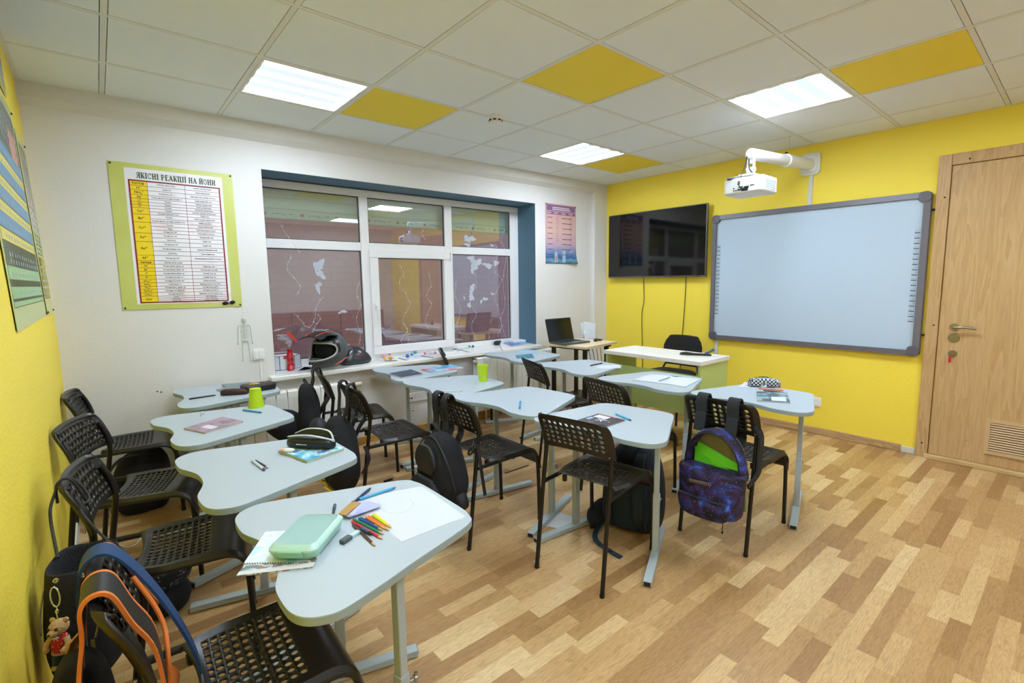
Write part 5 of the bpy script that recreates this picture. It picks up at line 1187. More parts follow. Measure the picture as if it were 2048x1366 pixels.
# orange-trimmed bag on the nearest chair
ob = on_chair('shoulder_bag', 'black bag with orange edging and a broad navy strap thrown over the nearest chair', 'C1')
orange = mat('orange_trim', 'D8762E', 0.55); navy_st = mat('navy_strap', '123A66', 0.7)
b = shell(0.05, 0.60, -0.235, 0.34, 0.13, 0.8, cy=0.0, lean=0.0); wrinkle(b, 0.006, 8, 21); b.obj('body', fabric_black, ob, sub=1)
def over(b, y, w, t, z0=0.40, zf=0.50, off=0.0, y2=None, y3=None):
    y2 = y if y2 is None else y2; y3 = y if y3 is None else y3
    pts = catmull([(-0.290 - off, y3, z0), (-0.283 - off, y, 0.60), (-0.270 - off, y, 0.70), (-0.268 - off, y, 0.758), (-0.252, y, 0.776 + off), (-0.229 + off, y, 0.764 + off), (-0.204 + off, y, 0.70), (-0.172 + off, y, 0.62), (-0.160 + off, y2, zf)], 5)
    b.ribbon(pts, Vector((0, 1, 0)), w, t)
b = MB(); over(b, -0.075, 0.085, 0.006, off=0.004); fl = b.obj('flap_band', mat('band_black', '181818', 0.5), ob)
for y in (-0.075 - 0.047, -0.075 + 0.047):
    b = MB(); over(b, y, 0.009, 0.007, off=0.004, zf=0.47); b.obj('orange_edging', orange, fl)
b = MB()
pts = catmull([(-0.29, 0.07, 0.45), (-0.29, 0.07, 0.66), (-0.28, 0.07, 0.757), (-0.25, 0.07, 0.788), (-0.215, 0.07, 0.765), (-0.165, 0.066, 0.675), (-0.12, 0.06, 0.56), (-0.092, 0.056, 0.455), (-0.088, 0.05, 0.38)], 6)
b.ribbon(pts, Vector((0, 1, 0)), 0.062, 0.006); b.obj('navy_strap', navy_st, ob)
b = MB(); over(b, 0.108, 0.008, 0.007, off=0.006, zf=0.60); b.tube(catmull([(-0.195, 0.035, 0.72), (-0.165, 0.02, 0.65), (-0.150, 0.0, 0.60), (-0.148, -0.03, 0.56), (-0.150, -0.04, 0.51), (-0.155, -0.02, 0.47)]), 0.005, 8); b.obj('orange_piping', orange, ob)
b = MB(); b.ribbon(catmull([(-0.16, -0.02, 0.50), (-0.14, 0.02, 0.44), (-0.15, 0.06, 0.36), (-0.2, 0.08, 0.2)]), Vector((0.3, 1, 0)), 0.05, 0.004); b.obj('orange_strap_end', orange, ob)
b = MB(); b.tube([Vector((-0.15, 0.01 + 0.014 * math.cos(a), 0.52 + 0.02 * math.sin(a))) for a in [2 * PI * i / 14 for i in range(14)]], 0.004, 6, True); b.obj('buckle', chrome, ob)
b = MB(); b.ribbon(catmull([(-0.30, 0.09, 0.60), (-0.325, 0.11, 0.52), (-0.345, 0.11, 0.44)]), Vector((0.5, 1, 0)), 0.05, 0.004); b.obj('yellow_tab', mat('yellow_strap', 'E9A51E', 0.5), ob)
kr = on_chair('keyring', 'gold coloured cluster keyring dangling behind the nearest chair', 'C1', 'keyrings'); kr['category'] = 'keyring'
gold = mat('gold_metal', 'D0C24A', 0.25, metal=0.8); r = random.Random(4); b = MB()
for k in range(16): b.ball((-0.352 + r.uniform(-0.02, 0.02), 0.115 + r.uniform(-0.03, 0.03), 0.43 + r.uniform(-0.035, 0.03)), r.uniform(0.005, 0.008), 8)
b.obj('beads', gold, kr)
b = MB(); b.tube([(-0.355, 0.10, 0.42), (-0.36, 0.09, 0.35)], 0.004, 8); b.obj('bar', gold, kr)

# ================================================================== ON THE DESKS
def Zd(k): return DK[k][3]
def item(name, label, cat, c, rz=0, group=None): return thing(name, label, cat, c, rz, group)
def pen(name, label, z, p0, p1, r, colr, tip='14110F', cap=None, group=None, cat='pen', lift=0.0, pencil=False):
    a = P(*p0, z + r); c = P(*p1, z + r); m_ = (a + c) / 2; d = c - a; L = d.length
    t_ = item(name, label, cat, (m_.x, m_.y, z + lift), math.atan2(d.y, d.x), group)
    M = Matrix.Rotation(PI / 2, 3, 'Y'); h_ = L / 2; n = 6 if pencil else 12
    b = MB(); b.lathe([(r * 0.85, -h_), (r, -h_ + 0.002), (r, h_ - (0.016 if not pencil else 0.02))], (0, 0, r), n, M); b.obj('barrel', mat('pen_' + colr, colr, 0.35), t_, smooth=not pencil)
    b = MB()
    if pencil:
        b.lathe([(r, h_ - 0.02), (r * 0.35, h_ - 0.004)], (0, 0, r), 10, M); b.obj('sharpened_wood', mat('pencil_wood', 'D9B28A', 0.7), t_)
        b = MB(); b.lathe([(r * 0.35, h_ - 0.004), (0.0004, h_)], (0, 0, r), 8, M); b.obj('point', mat('pen_' + tip, tip, 0.5), t_)
    else:
        b.lathe([(r * 0.9, h_ - 0.016), (r * 0.55, h_ - 0.004), (0.0006, h_)], (0, 0, r), 10, M); b.obj('tip', mat('pen_' + tip, tip, 0.4), t_)
    if cap:
        b = MB(); b.lathe([(r * 1.15, -h_ - 0.001), (r * 1.2, -h_ + 0.001), (r * 1.2, -h_ + L * 0.33), (r * 1.05, -h_ + L * 0.34)], (0, 0, r), 12, M); b.box((-h_ + L * 0.17, 0, r * 2.3), (L * 0.3, r * 0.6, r * 0.5)); b.obj('cap', mat('pen_' + cap, cap, 0.35), t_)
    return t_
def sheet(name, label, cat, px, z, t, m, group=None):
    q = [P(u, v, z) for u, v in px]; c = sum(q, Vector()) / len(q); t_ = item(name, label, cat, (c.x, c.y, z), 0, group)
    return t_, [(p.x - c.x, p.y - c.y) for p in q]
def book(name, label, px, z, t, cover, cat='notebook', group=None, page=paper, spine_edge=None):
    t_, q = sheet(name, label, cat, px, z, t, None, group)
    if t > 0.004:
        b = MB(); b.prism([(x * 0.985, y * 0.985) for x, y in q], 0.0008, t - 0.0008); b.obj('pages', page, t_)
        b = MB(); b.prism(q, 0, 0.0008); b.prism(q, t - 0.0008, t); b.obj('cover', cover, t_, smooth=False)
    else:
        b = MB(); b.prism(q, 0, t); b.obj('cover', cover, t_, smooth=False)
    return t_, q
def inq(q, u, v):
    """point inside a 4-corner outline"""
    a = [q[0][i] + (q[1][i] - q[0][i]) * u for i in (0, 1)]; c = [q[3][i] + (q[2][i] - q[3][i]) * u for i in (0, 1)]
    return (a[0] + (c[0] - a[0]) * v, a[1] + (c[1] - a[1]) * v)
def patch(t_, q, name, u0, v0, u1, v1, z, m):
    b = MB(); b.prism([inq(q, u0, v0), inq(q, u1, v0), inq(q, u1, v1), inq(q, u0, v1)], z, z + 0.0004); return b.obj(name, m, t_, smooth=False)

# --- desk 1
z = Zd(1)
t_, q = book('notebook', 'pale blue spiral notebook sticking out from under the lunch box', [(487, 1130), (531, 1066), (612, 1062), (600, 1128)], z, 0.004, pattern('sky_print', [(0.35, 'BFE3EE'), (0.5, 'E6F1F5'), (0.62, '9AD2E6')], 9, rough=0.4))
b = MB(); n = 22
for k in range(n):
    p = inq(q, 0, 0); p2 = q[3]; x = q[0][0] + (q[3][0] - q[0][0]) * (k + 0.5) / n; y = q[0][1] + (q[3][1] - q[0][1]) * (k + 0.5) / n
    b.tube([Vector((x, y, 0.0025)) + Vector((0.0, 0.0035 * math.cos(a), 0.0035 * math.sin(a))) for a in [2 * PI * i / 8 for i in range(8)]], 0.0006, 4, True)
b.obj('spiral', dark, t_)
mg, q = book('magazine', 'magazine with a colourful edge poking out below the lunch box and overhanging the desk', [(473, 1154), (489, 1132), (640, 1110), (626, 1136)], z - 0.0001, 0.0035, pattern('mag_print', [(0.35, 'D6D3D8'), (0.45, '6A5A62'), (0.52, 'E2E2E6'), (0.6, '4D7C84'), (0.68, 'D85F30')], 22, rough=0.3), 'magazine')
patch(mg, q, 'white_margin', 0.0, 0.0, 0.35, 1.0, 0.0036, paper)
lb = item('lunch_box', 'mint green lunch box with a see-through lid on the nearest desk', 'lunch box', (0, 0, 0))
p0, p1, p2, p3 = P(546, 1122, z + .005), P(643, 1122, z + .005), P(686, 1052, z + .005), P(590, 1046, z + .005)
c = (p0 + p1 + p2 + p3) / 4; lw = (p1 - p0).length; ll = ((p2 - p1).length + (p3 - p0).length) / 2; lb.location = (c.x, c.y, z + 0.0045); lb.rotation_euler = (0, 0, math.atan2((p1 - p0).y, (p1 - p0).x))
mint = mat('mint_plastic', '9FD3BE', 0.35); mint_d = mat('mint_clip', '86BFA2', 0.35)
b = MB(); b.loft([[Vector((x, y, zz)) for x, y in rrect(lw * f, ll * f, 0.022, 6)] for zz, f in ((0, 0.90), (0.003, 0.93), (0.02, 1.0), (0.023, 1.01))]); b.obj('base', mint, lb)
b = MB(); b.loft([[Vector((x, y, zz)) for x, y in rrect(lw * f, ll * f, 0.022, 6)] for zz, f in ((0.023, 1.02), (0.028, 1.02), (0.030, 1.0), (0.036, 0.93), (0.0375, 0.90))], cap=False)
b.loft([[Vector((x, y, zz)) for x, y in rrect(lw * f, ll * f, 0.02, 6)] for zz, f in ((0.0375, 0.90), (0.039, 0.87), (0.037, 0.86))], cap=False); b.obj('lid_rim', mat('mint_frost', 'B4DCD0', 0.25), lb)
b = MB(); b.loft([[Vector((x, y, zz)) for x, y in rrect(lw * 0.865, ll * 0.865, 0.018, 6)] for zz in (0.0355, 0.037)]); b.obj('clear_window', mat('clear_lid', 'BFE0E0', 0.10, alpha=0.5), lb)
for s in (-1, 1):
    b = MB(); b.prism(rrect(lw * 0.5, 0.016, 0.004, 3), 0, 0.006, lambda x, zz, y, s=s: (x, s * (ll * 0.51 + 0.001) + s * y, 0.021 + zz)); b.obj('clip', mint_d, lb, bevel=0.002)
for k, (px) in enumerate(([(711, 998), (843, 972), (931, 1033), (803, 1084)], [(700, 1004), (838, 974), (927, 1037), (795, 1078)])):
    t_, q = sheet('paper_sheet', '', 'paper', px, z + 0.0003 * (1 - k) + 0.0, 0.0002, None, 'white sheets on the nearest desk')
    t_['label'] = ['top white drawing sheet with a faint pencil curve on the nearest desk', 'plain white sheet peeping out under the drawing on the nearest desk'][k]
    b = MB(); b.prism(q, 0.0001, 0.0003); b.obj('sheet', paper, t_, smooth=False)
    if k == 0:
        cc = P(795, 1012, z); o = t_.location; b = MB(); b.tube(catmull([P(u, v, z) - o + Vector((0, 0, 0.0004)) for u, v in ((758, 1013), (766, 1021), (782, 1027), (803, 1026), (819, 1019), (827, 1010), (825, 1003), (818, 998))], 6), 0.0004, 4); b.obj('pencil_line', mat('graphite', '8A8C92', 0.6), t_)
pen('pen', 'dark blue pen at the top of the nearest desk, crossing the sheet corner', z, (703, 1009), (742, 976), .0045, '1C2C58', group='pens on the nearest desk', lift=0.0008)
pen('pen', 'bright cyan ballpoint beside the dark blue pen on the nearest desk', z, (719, 999), (792, 975), .0048, '3BA4D8', tip='1F6FA8', group='pens on the nearest desk', lift=0.0008)
pen('pen', 'short dark pen lying alone behind the lunch box', z, (670, 1010), (664, 1040), .0042, '1E2733', cap='31506E', group='pens on the nearest desk')
cols = [('yellow', 'F0DA20', (749, 1028), (784, 1056)), ('yellow-green', 'B5D82C', (745, 1030), (779, 1054)), ('orange', 'EE7A22', (737, 1032), (779, 1061)), ('light orange', 'E88A3A', (732, 1034), (771, 1058)), ('royal blue', '2250A8', (718, 1037), (766, 1061)), ('green', '1F8F62', (707, 1038), (768, 1069)), ('navy', '27407A', (722, 1036), (757, 1055)), ('pink red', 'D8254E', (704, 1043), (766, 1078)), ('brown', '5A4034', (706, 1049), (751, 1092))]
for n_, c_, a_, b_ in cols:
    pen('coloured_pencil', n_ + ' coloured pencil in the fan beside the lunch box', z, a_, b_, 0.0037, c_, tip=c_, group='coloured pencils on the nearest desk', cat='pencil', pencil=True)
pen('marker_pen', 'stubby dark blue marker among the coloured pencils', z, (722, 1057), (744, 1069), .0055, '1F4A78', group='pens on the nearest desk', cat='marker')
e0, e1 = P(683, 1089, z), P(701, 1077, z); er = item('eraser', 'grey eraser in a clear sleeve in front of the coloured pencils', 'eraser', ((e0 + e1) / 2).to_tuple()[:2] + (z,), math.atan2((e1 - e0).y, (e1 - e0).x))
b = MB(); b.box((0, 0, 0.006), ((e1 - e0).length, 0.018, 0.011)); b.obj('rubber', mat('eraser_grey', '4E5A60', 0.7), er, bevel=0.002)
b = MB(); b.box((0.032, 0, 0.005), (0.035, 0.014, 0.010)); b.obj('sleeve', mat('sleeve_clear', 'C4DAE2', 0.25), er, bevel=0.002)
sw_ = item('card_swatch', 'fan of lavender cards under a brown card tag on the nearest desk', 'card fan', P(715, 1028, z).to_tuple()[:2] + (z,)); o = sw_.location
for k in range(7):
    f = k / 6; px = [(694 + 3 * f, 1039 - 1.0 * f), (707 - 2 * f, 1033 + 1.5 * f), (762 - 34 * f, 1016 - 5 * f), (756 - 44 * f, 1012 + 0 * f)]
    px = [(690 + k * 1.5, 1038 - 0.3 * k), (700 + k, 1040 - 0.3 * k), (763 - 4.0 * k, 1018 - 1.6 * k), (757 - 5.0 * k, 1011 - 0.6 * k)]
    b = MB(); b.prism([tuple((P(u, v, z) - o)[:2]) for u, v in px], 0.0088 + 0.0005 * k, 0.0092 + 0.0005 * k); b.obj('lavender_card', mat('lavender_card', 'B4B6E4', 0.7), sw_, smooth=False)
b = MB(); b.prism([tuple((P(u, v, z) - o)[:2]) for u, v in ((677, 1036), (693, 1039), (722, 1014), (705, 1010))], 0.0125, 0.0140); b.obj('brown_tag', mat('kraft_card', 'B0884A', 0.75), sw_, smooth=False)
b = MB(); b.lathe([(0.004, 0.014), (0.004, 0.016), (0.002, 0.016)], P(706, 1012, z) - o - Vector((0, 0, 0)), 12); b.obj('eyelet', chrome, sw_)

# --- desk 2
z = Zd(2)
t_, q = book('notebook', 'blue-covered notebook under the open pencil case', [(556, 905), (614, 927), (688, 902), (640, 885)], z, 0.012, pattern('blue_cover', [(0.35, '2A8FC0'), (0.45, '6FC4DC'), (0.55, 'DCEEF4'), (0.62, '2B6FB4'), (0.72, 'A8CBA0')], 14, rough=0.35), page=mat('page_tan', 'B9BE9C', 0.8))
pc = item('pencil_case', 'open black pencil case with a pale grey zip on the blue notebook', 'pencil case', (0, 0, 0)); a, c = P(580, 893, z + .012), P(670, 898, z + .012); m_ = (a + c) / 2; pl_ = (c - a).length
pc.location = (m_.x + 0.0, m_.y + 0.01, z + 0.0122); pc.rotation_euler = (0, 0, math.atan2((c - a).y, (c - a).x)); leather = mat('black_leather', '10151C', 0.35)
def pcase(b, L, w, h, e=2.6):
    b.loft([[Vector((x, yy * wf, zz * hf)) for yy, zz in [(w / 2 * math.copysign(abs(math.cos(t)) ** (2 / e), math.cos(t)), h / 2 + h / 2 * math.copysign(abs(math.sin(t)) ** (2 / e), math.sin(t))) for t in [2 * PI * i / 20 for i in range(20)]]] for x, wf, hf in ((-L / 2, 0.25, 0.55), (-L / 2 + 0.004, 0.6, 0.72), (-L * 0.36, 1, 0.92), (0, 1.05, 1), (L * 0.36, 1, 0.92), (L / 2 - 0.004, 0.6, 0.7), (L / 2, 0.25, 0.5))])
b = MB(); pcase(b, pl_ * 1.02, 0.075, 0.052); b.obj('body', leather, pc, sub=1)
b = MB(); b.loft([[Vector((x, 0.028 + yy, zz)) for yy, zz in ((0, 0.03), (0.012, 0.045), (0.0, hh), (-0.012, 0.045))] for x, hh in ((-pl_ * 0.46, 0.045), (-pl_ * 0.25, 0.066), (0, 0.072), (pl_ * 0.3, 0.066), (pl_ * 0.46, 0.04))]); b.obj('raised_edge', leather, pc)
b = MB(); b.ribbon(catmull([(-pl_ * 0.48, -0.01, 0.045), (-pl_ * 0.2, -0.022, 0.056), (pl_ * 0.1, -0.022, 0.057), (pl_ * 0.45, -0.012, 0.042), (pl_ * 0.50, 0.0, 0.03)]), Vector((0, 1, 0.2)), 0.008, 0.003); b.ribbon(catmull([(-pl_ * 0.45, 0.03, 0.047), (-pl_ * 0.2, 0.03, 0.068), (pl_ * 0.1, 0.03, 0.072), (pl_ * 0.35, 0.025, 0.062), (pl_ * 0.5, 0.0, 0.03)]), Vector((0, 1, 0.2)), 0.008, 0.003); b.obj('zip', mat('zip_pale', 'B9C2BC', 0.45), pc)
b = MB(); b.box((-pl_ * 0.08, -0.0405, 0.024), (0.05, 0.002, 0.004)); b.obj('metal_badge', chrome, pc)
er = item('eraser', 'white and pink oval eraser beside the black pencil case', 'eraser', P(577, 904, z + .012).to_tuple()[:2] + (z + 0.0122,), -0.6)
b = MB(); b.ball((0, 0, 0.008), (0.026, 0.011, 0.008), 14); b.obj('white_part', mat('eraser_white', 'E6E8E4', 0.6), er); b = MB(); b.ball((-0.018, 0.002, 0.009), (0.016, 0.010, 0.008), 12); b.obj('pink_part', mat('eraser_pink', 'DDB2A2', 0.6), er)
pen('pen', 'white and blue capped pen in the middle of the second left desk', z, (505, 921), (530, 940), .0055, 'C8D4EC', tip='22408C', cap=None, group='pens on the second left desk')
pen('pencil', 'dark pencil touching the white and blue pen on the second left desk', z, (511, 921), (537, 936), .004, '2A2420', tip='201C1A', cat='pencil', pencil=True)

# --- desk 3
z = Zd(3)
t_, q = book('notebook', 'mauve exercise book with a white name label', [(367, 859), (410, 868), (487, 845), (445, 836)], z, 0.007, pattern('mauve_cover', [(0.35, '6E5864'), (0.5, 'A88C9C'), (0.65, '84727A')], 10, rough=0.4), page=mat('page_cream', 'CFC8B0', 0.8))
patch(t_, q, 'name_label', 0.38, 0.22, 0.85, 0.42, 0.0072, mat('label_white', 'D9D4E4', 0.7))
pen('pen', 'cyan ballpoint lying before the upside-down green cup', z, (486, 820), (524, 825), .0048, '1F93C4', tip='175E86')
sh_ = item('sharpener', 'tiny white sharpener on the mauve-notebook desk', 'sharpener', P(405, 831, z).to_tuple()[:2] + (z,), 0.5); b = MB(); b.prism([(-0.008, 0), (0.008, 0), (0.006, 0.022), (-0.006, 0.022)], -0.006, 0.006, lambda x, zz, y: (x, y, zz)); b.obj('body', mat('sharp_white', 'E8EEF2', 0.4), sh_, bevel=0.002); b = MB(); b.box((0, -0.0065, 0.012), (0.008, 0.001, 0.012)); b.obj('blade', chrome, sh_)
cupm = mat('lime_cup', 'BADB1C', 0.4, trans=0.0)
def cup(label, u, v, z, flip, hgt=0.11, r0=0.029, r1=0.042):
    p = P(u, v, z); t_ = item('plastic_cup', label, 'cup', (p.x, p.y, z), 0, 'lime green cups'); th = 0.002
    prof = [(0.001, 0.0), (r0, 0.0), (r1, hgt), (r1 + 0.001, hgt + 0.001), (r1 - th, hgt), (r0 - th, 0.004), (0.001, 0.004)]
    if flip: prof = [(r, hgt - zz) for r, zz in prof]
    b = MB(); b.lathe(prof, (0, 0, 0), 32); b.obj('cup_body', cupm, t_)
    b = MB(); b.lathe([(r1 + 0.0012, 0.0), (r1 + 0.0018, 0.003), (r1 + 0.0006, 0.006)] if flip else [(r1 - 0.0005, hgt - 0.006), (r1 + 0.0018, hgt - 0.003), (r1 + 0.0012, hgt)], (0, 0, 0), 32) if False else None
cup('lime green plastic cup standing upside down on the mauve-notebook desk', 513, 814, z, True)

# --- desk 4
z = Zd(4)
pen('pen', 'black pen on the corner desk by the radiator', z, (378, 798), (432, 790), .005, '17130F')
gc = item('glasses_case', 'brown glasses case on the corner desk', 'glasses case', P(469, 789, z).to_tuple()[:2] + (z,), -0.45)
b = MB(); b.loft([[Vector((x, yy, zz)) for yy, zz in [(0.031 * wf * math.copysign(abs(math.cos(t)) ** 0.75, math.cos(t)), hf * (0.02 + 0.02 * math.copysign(abs(math.sin(t)) ** 0.75, math.sin(t)))) for t in [2 * PI * i / 18 for i in range(18)]]] for x, wf, hf in ((-0.075, 0.5, 0.7), (-0.07, 0.85, 0.95), (-0.02, 1.0, 1.0), (0.04, 0.95, 0.9), (0.07, 0.75, 0.75), (0.078, 0.45, 0.55))]); b.obj('shell', mat('brown_leather', '3A1E18', 0.55), gc, sub=1)
b = MB(); b.tube(catmull([(-0.07, -0.026, 0.022), (0, -0.032, 0.022), (0.07, -0.023, 0.019)]), 0.001, 5); b.obj('seam', dark, gc)
bx_ = item('pencil_case', 'black and gold zipped pencil case with an orange emblem on the corner desk', 'pencil case', P(517, 780, z).to_tuple()[:2] + (z,), 0.12)
b = MB(); b.prism(rrect(0.19, 0.12, 0.02, 5), 0, 0.045); b.obj('body', mat('black_vinyl', '1C1A18', 0.45), bx_, bevel=0.012, seg=3)
b = MB(); b.prism(rrect(0.188, 0.118, 0.02, 5), 0.020, 0.024, lambda x, y, zz: (x * 1.012, y * 1.015, zz)); b.obj('zip_band', mat('gold_zip', '6E5A2C', 0.5), bx_)
b = MB(); b.ball((-0.02, 0.005, 0.045), (0.035, 0.026, 0.0012), 14); em = b.obj('emblem', mat('emblem_orange', 'D8882E', 0.5), bx_); b = MB(); b.ball((-0.012, 0.003, 0.0462), (0.015, 0.01, 0.0008), 10); b.obj('emblem_centre', mat('emblem_gold', 'F0C878', 0.5), em)
b = MB(); b.box((0.06, 0.03, 0.0455), (0.05, 0.01, 0.001), 0.6); b.obj('gold_stripe', mat('stripe_gold', 'A88A42', 0.5), bx_)
for k, (px, lab) in enumerate((([(432, 781), (449, 786), (500, 777), (470, 772)], 'lower grey folder at the back of the corner desk'), ([(443, 770), (452, 775), (507, 770), (500, 765)], 'upper grey folder at the back of the corner desk'))):
    book('folder', lab, px, z + 0.006 * k, 0.006, mat('folder_grey', '7E8A92', 0.5), 'folder', 'grey folders on the corner desk')

# --- desk 5
z = Zd(5)
t_, q = book('notebook', 'dark navy notebook with pale marks on the desk under the sill', [(778, 749), (803, 757), (846, 750), (822, 741)], z, 0.010, pattern('navy_cover', [(0.5, '2C3A4E'), (0.66, '36465C'), (0.70, 'B8C4CC')], 26, rough=0.5))
t_, q = book('magazine', 'bright magazine with a blue and red cover on the desk under the sill', [(842, 740), (862, 746), (930, 737), (902, 730)], z, 0.006, pattern('cyan_red_cover', [(0.35, '2C97CC'), (0.47, '3FA9D6'), (0.53, 'D9D3E2'), (0.6, 'C8505C')], 6, rough=0.3), 'magazine')
# --- desk 6
z = Zd(6)
cup('lime green plastic cup standing upright at the window-side desk', 966, 762, z, False, hgt=0.115)
pen('pencil', 'pale pencil on the desk with the upright green cup', z, (885, 783), (926, 782), .0038, 'D4D8DE', tip='8C9098', cat='pencil', pencil=True)
# --- desk 7
z = Zd(7)
pen('pen', 'small blue pen lying alone on an otherwise empty desk', z, (1041, 803), (1039, 817), .0055, '1E9ACB', tip='1A6C9A')
# --- desk 8
z = Zd(8)
t_, q = book('notebook', 'dark notebook with a space picture, white label and red edge', [(1151, 843), (1204, 858), (1250, 842), (1196, 829)], z, 0.005, pattern('space_cover', [(0.55, '352E30'), (0.64, '453A3C'), (0.68, 'C8BCAA'), (0.72, '3A3436')], 16, rough=0.45))
patch(t_, q, 'name_label', 0.10, 0.66, 0.55, 0.93, 0.0052, mat('label_white', 'D9D4E4', 0.7)); patch(t_, q, 'red_edge', 0.0, 0.96, 1.0, 1.0, 0.0056, mat('notebook_red', 'A83038', 0.5))
b = MB(); c_ = inq(q, 0.5, 0.55)
for a in range(5): b.box((c_[0] + 0.016 * math.cos(a * 1.25), c_[1] + 0.016 * math.sin(a * 1.25), 0.0056), (0.03, 0.006, 0.0006), a * 1.25)
b.obj('rocket_picture', mat('rocket_white', 'D8DCE4', 0.5), t_, smooth=False)
patch(t_, q, 'planet_picture', 0.08, 0.35, 0.2, 0.6, 0.0052, mat('planet_blue', '8FB4DC', 0.5))
pen('pen', 'light blue ballpoint behind the space notebook', z, (1232, 828), (1263, 841), .005, '35AEDC', tip='1F5E84')
# --- desk 9
z = Zd(9)
book('leaflet', 'pale blue leaflet at the back of the radiator desk', [(1029, 704), (1060, 707), (1080, 701), (1050, 699)], z, 0.002, mat('leaflet_pale', 'A9CBE6', 0.4), 'leaflet')
book('leaflet', 'dark teal picture leaflet at the front of the radiator desk', [(1031, 711), (1034, 717), (1069, 716), (1064, 708)], z, 0.003, pattern('teal_cover', [(0.4, '1E5672'), (0.5, '5FA6BE'), (0.6, '24486A')], 24, rough=0.4), 'leaflet')
# --- desk 10
z = Zd(10)
t_, q = sheet('paper_sheet', 'loose white sheet curling over the edge of the desk near the laptop', 'paper', [(1187, 734), (1205, 738), (1243, 736), (1238, 730), (1200, 731)], z, 0.0003, None); b = MB(); b.prism(q, 0.0002, 0.0010); b.obj('sheet', paper, t_, smooth=False)
pen('pen', 'black pen beside the loose sheet near the laptop', z, (1181, 731), (1206, 726), .0048, '20262A')
# --- desk 11
z = Zd(11)
t_ = item('exercise_book', 'open exercise book with blank pages and a turquoise cover', 'exercise book', P(1333, 764, z).to_tuple()[:2] + (z,)); o = t_.location
A_, B_, C_, D_ = [P(u, v, z) - o for u, v in ((1265, 761), (1300, 749), (1401, 760), (1372, 775))]
s0, s1 = (P(1318, 767, z) - o), (P(1352, 755, z) - o)
b = MB(); b.prism([tuple(p[:2]) for p in (A_, s0, D_, C_, s1, B_)], 0.0, 0.0012); b.obj('cover', mat('turquoise_cover', '3FB2CC', 0.4), t_, smooth=False)
for n_, (e0, e1) in (('left_page', (A_, B_)), ('right_page', (D_, C_))):
    b = MB(); secs = []
    for k in range(7):
        f = k / 6; hh = 0.0035 + 0.007 * math.sin(PI * f) * (1 - f) + 0.001 * f
        pa = s0.lerp(e0, f * 0.975); pb = s1.lerp(e1, f * 0.975); secs.append([pa + Vector((0, 0, 0.0012)), pb + Vector((0, 0, 0.0012)), pb + Vector((0, 0, hh)), pa + Vector((0, 0, hh))])
    b.loft(secs); b.obj(n_, paper, t_, ang=60)
pen('pencil', 'grey pencil lying in the fold of the open exercise book', z, (1318, 765), (1341, 757), .0037, '5C7E92', tip='30343A', cat='pencil', lift=0.011, pencil=True)
pen('pencil', 'teal pencil lying behind the open exercise book', z, (1342, 752), (1384, 757), .0037, '2A7C8C', tip='8A6A50', cat='pencil', pencil=True)
# --- desk 12
z = Zd(12)
pc = item('pencil_case', 'black and white checkered pencil case on the desk nearest the whiteboard', 'pencil case', (0, 0, 0)); a, c = P(1495, 772, z), P(1561, 775, z); m_ = (a + c) / 2; L_ = (c - a).length
pc.location = (m_.x, m_.y, z); pc.rotation_euler = (0, 0, math.atan2((c - a).y, (c - a).x))
b = MB(); pcase(b, L_, 0.07, 0.065, 2.6); b.obj('body', pattern('checker_cloth', ['14161A', 'C9D0D4'], 85, 'checker', 0.7), pc, sub=1)
b = MB(); zip_line(b, [(-L_ * 0.46, 0, 0.048), (0, 0.0, 0.066), (L_ * 0.46, 0, 0.046)], 0.003); b.obj('zip', mat('zip_black', '16161C', 0.5), pc)
t_ = pen('marker_pen', 'blue marker with a white cap in front of the checkered pencil case', z, (1533, 773), (1498, 769), .0085, '2C86CC', tip='2C86CC', cap='E4EAEE', cat='marker')
t_, q = sheet('paper_sheet', 'folded white sheet under the checkered pencil case', 'paper', [(1478, 773), (1500, 775), (1505, 768), (1490, 764)], z, 0.0005, None); b = MB(); b.prism(q, 0.0, 0.0009); b.obj('sheet', mat('sheet_lilac', 'C9CDE2', 0.8), t_, smooth=False)
pen('pen', 'coral red pen behind the grey picture notebook', z, (1517, 777), (1568, 781), .0045, 'E2705A', tip='B84A3A', group='red pens')
pen('pen', 'slim coral and black pen just behind the grey picture notebook', z, (1527, 781), (1569, 785), .004, '3A3A42', tip='C0584A', group='red pens')
t_, q = book('notebook', 'grey notebook with a mountain picture on the desk nearest the whiteboard', [(1513, 785), (1514, 803), (1580, 807), (1574, 788)], z, 0.008, pattern('mountain_cover', [(0.38, '33464E'), (0.5, '5C747C'), (0.62, '9FB2BA')], 14, rough=0.35))
patch(t_, q, 'snow_picture', 0.55, 0.45, 0.95, 0.9, 0.0082, mat('snow_print', 'D4DEE4', 0.5))

# --- teacher's desk
bl = item('handheld_device', 'black handled device lying on the teacher desk', 'device', P(1392, 711, .75).to_tuple()[:2] + (0.75,), math.atan2(*(P(1419, 711, .75) - P(1368, 709, .75)).to_tuple()[1::-1]))
b = MB(); b.loft([[Vector((x, w_ * math.cos(t), 0.004 + h_ + h_ * math.sin(t))) for t in [2 * PI * i / 14 for i in range(14)]] for x, w_, h_ in ((-0.13, 0.01, 0.006), (-0.12, 0.022, 0.010), (-0.08, 0.024, 0.013), (-0.02, 0.018, 0.009), (0.03, 0.016, 0.008), (0.08, 0.018, 0.008), (0.12, 0.014, 0.006))]); b.obj('handle', black_pl, bl)
b = MB(); b.tube(catmull([(0.07, 0.0, 0.02), (0.10, 0.0, 0.034), (0.125, 0.0, 0.05), (0.14, 0.0, 0.056)]), 0.012, 12); b.obj('raised_end', mat('gun_grey', '4A5A64', 0.4), bl)
b = MB(); b.box((0.02, 0, 0.004), (0.2, 0.012, 0.004)); b.obj('base_bar', mat('brass_dull', '7A6A4A', 0.5, metal=0.6), bl)

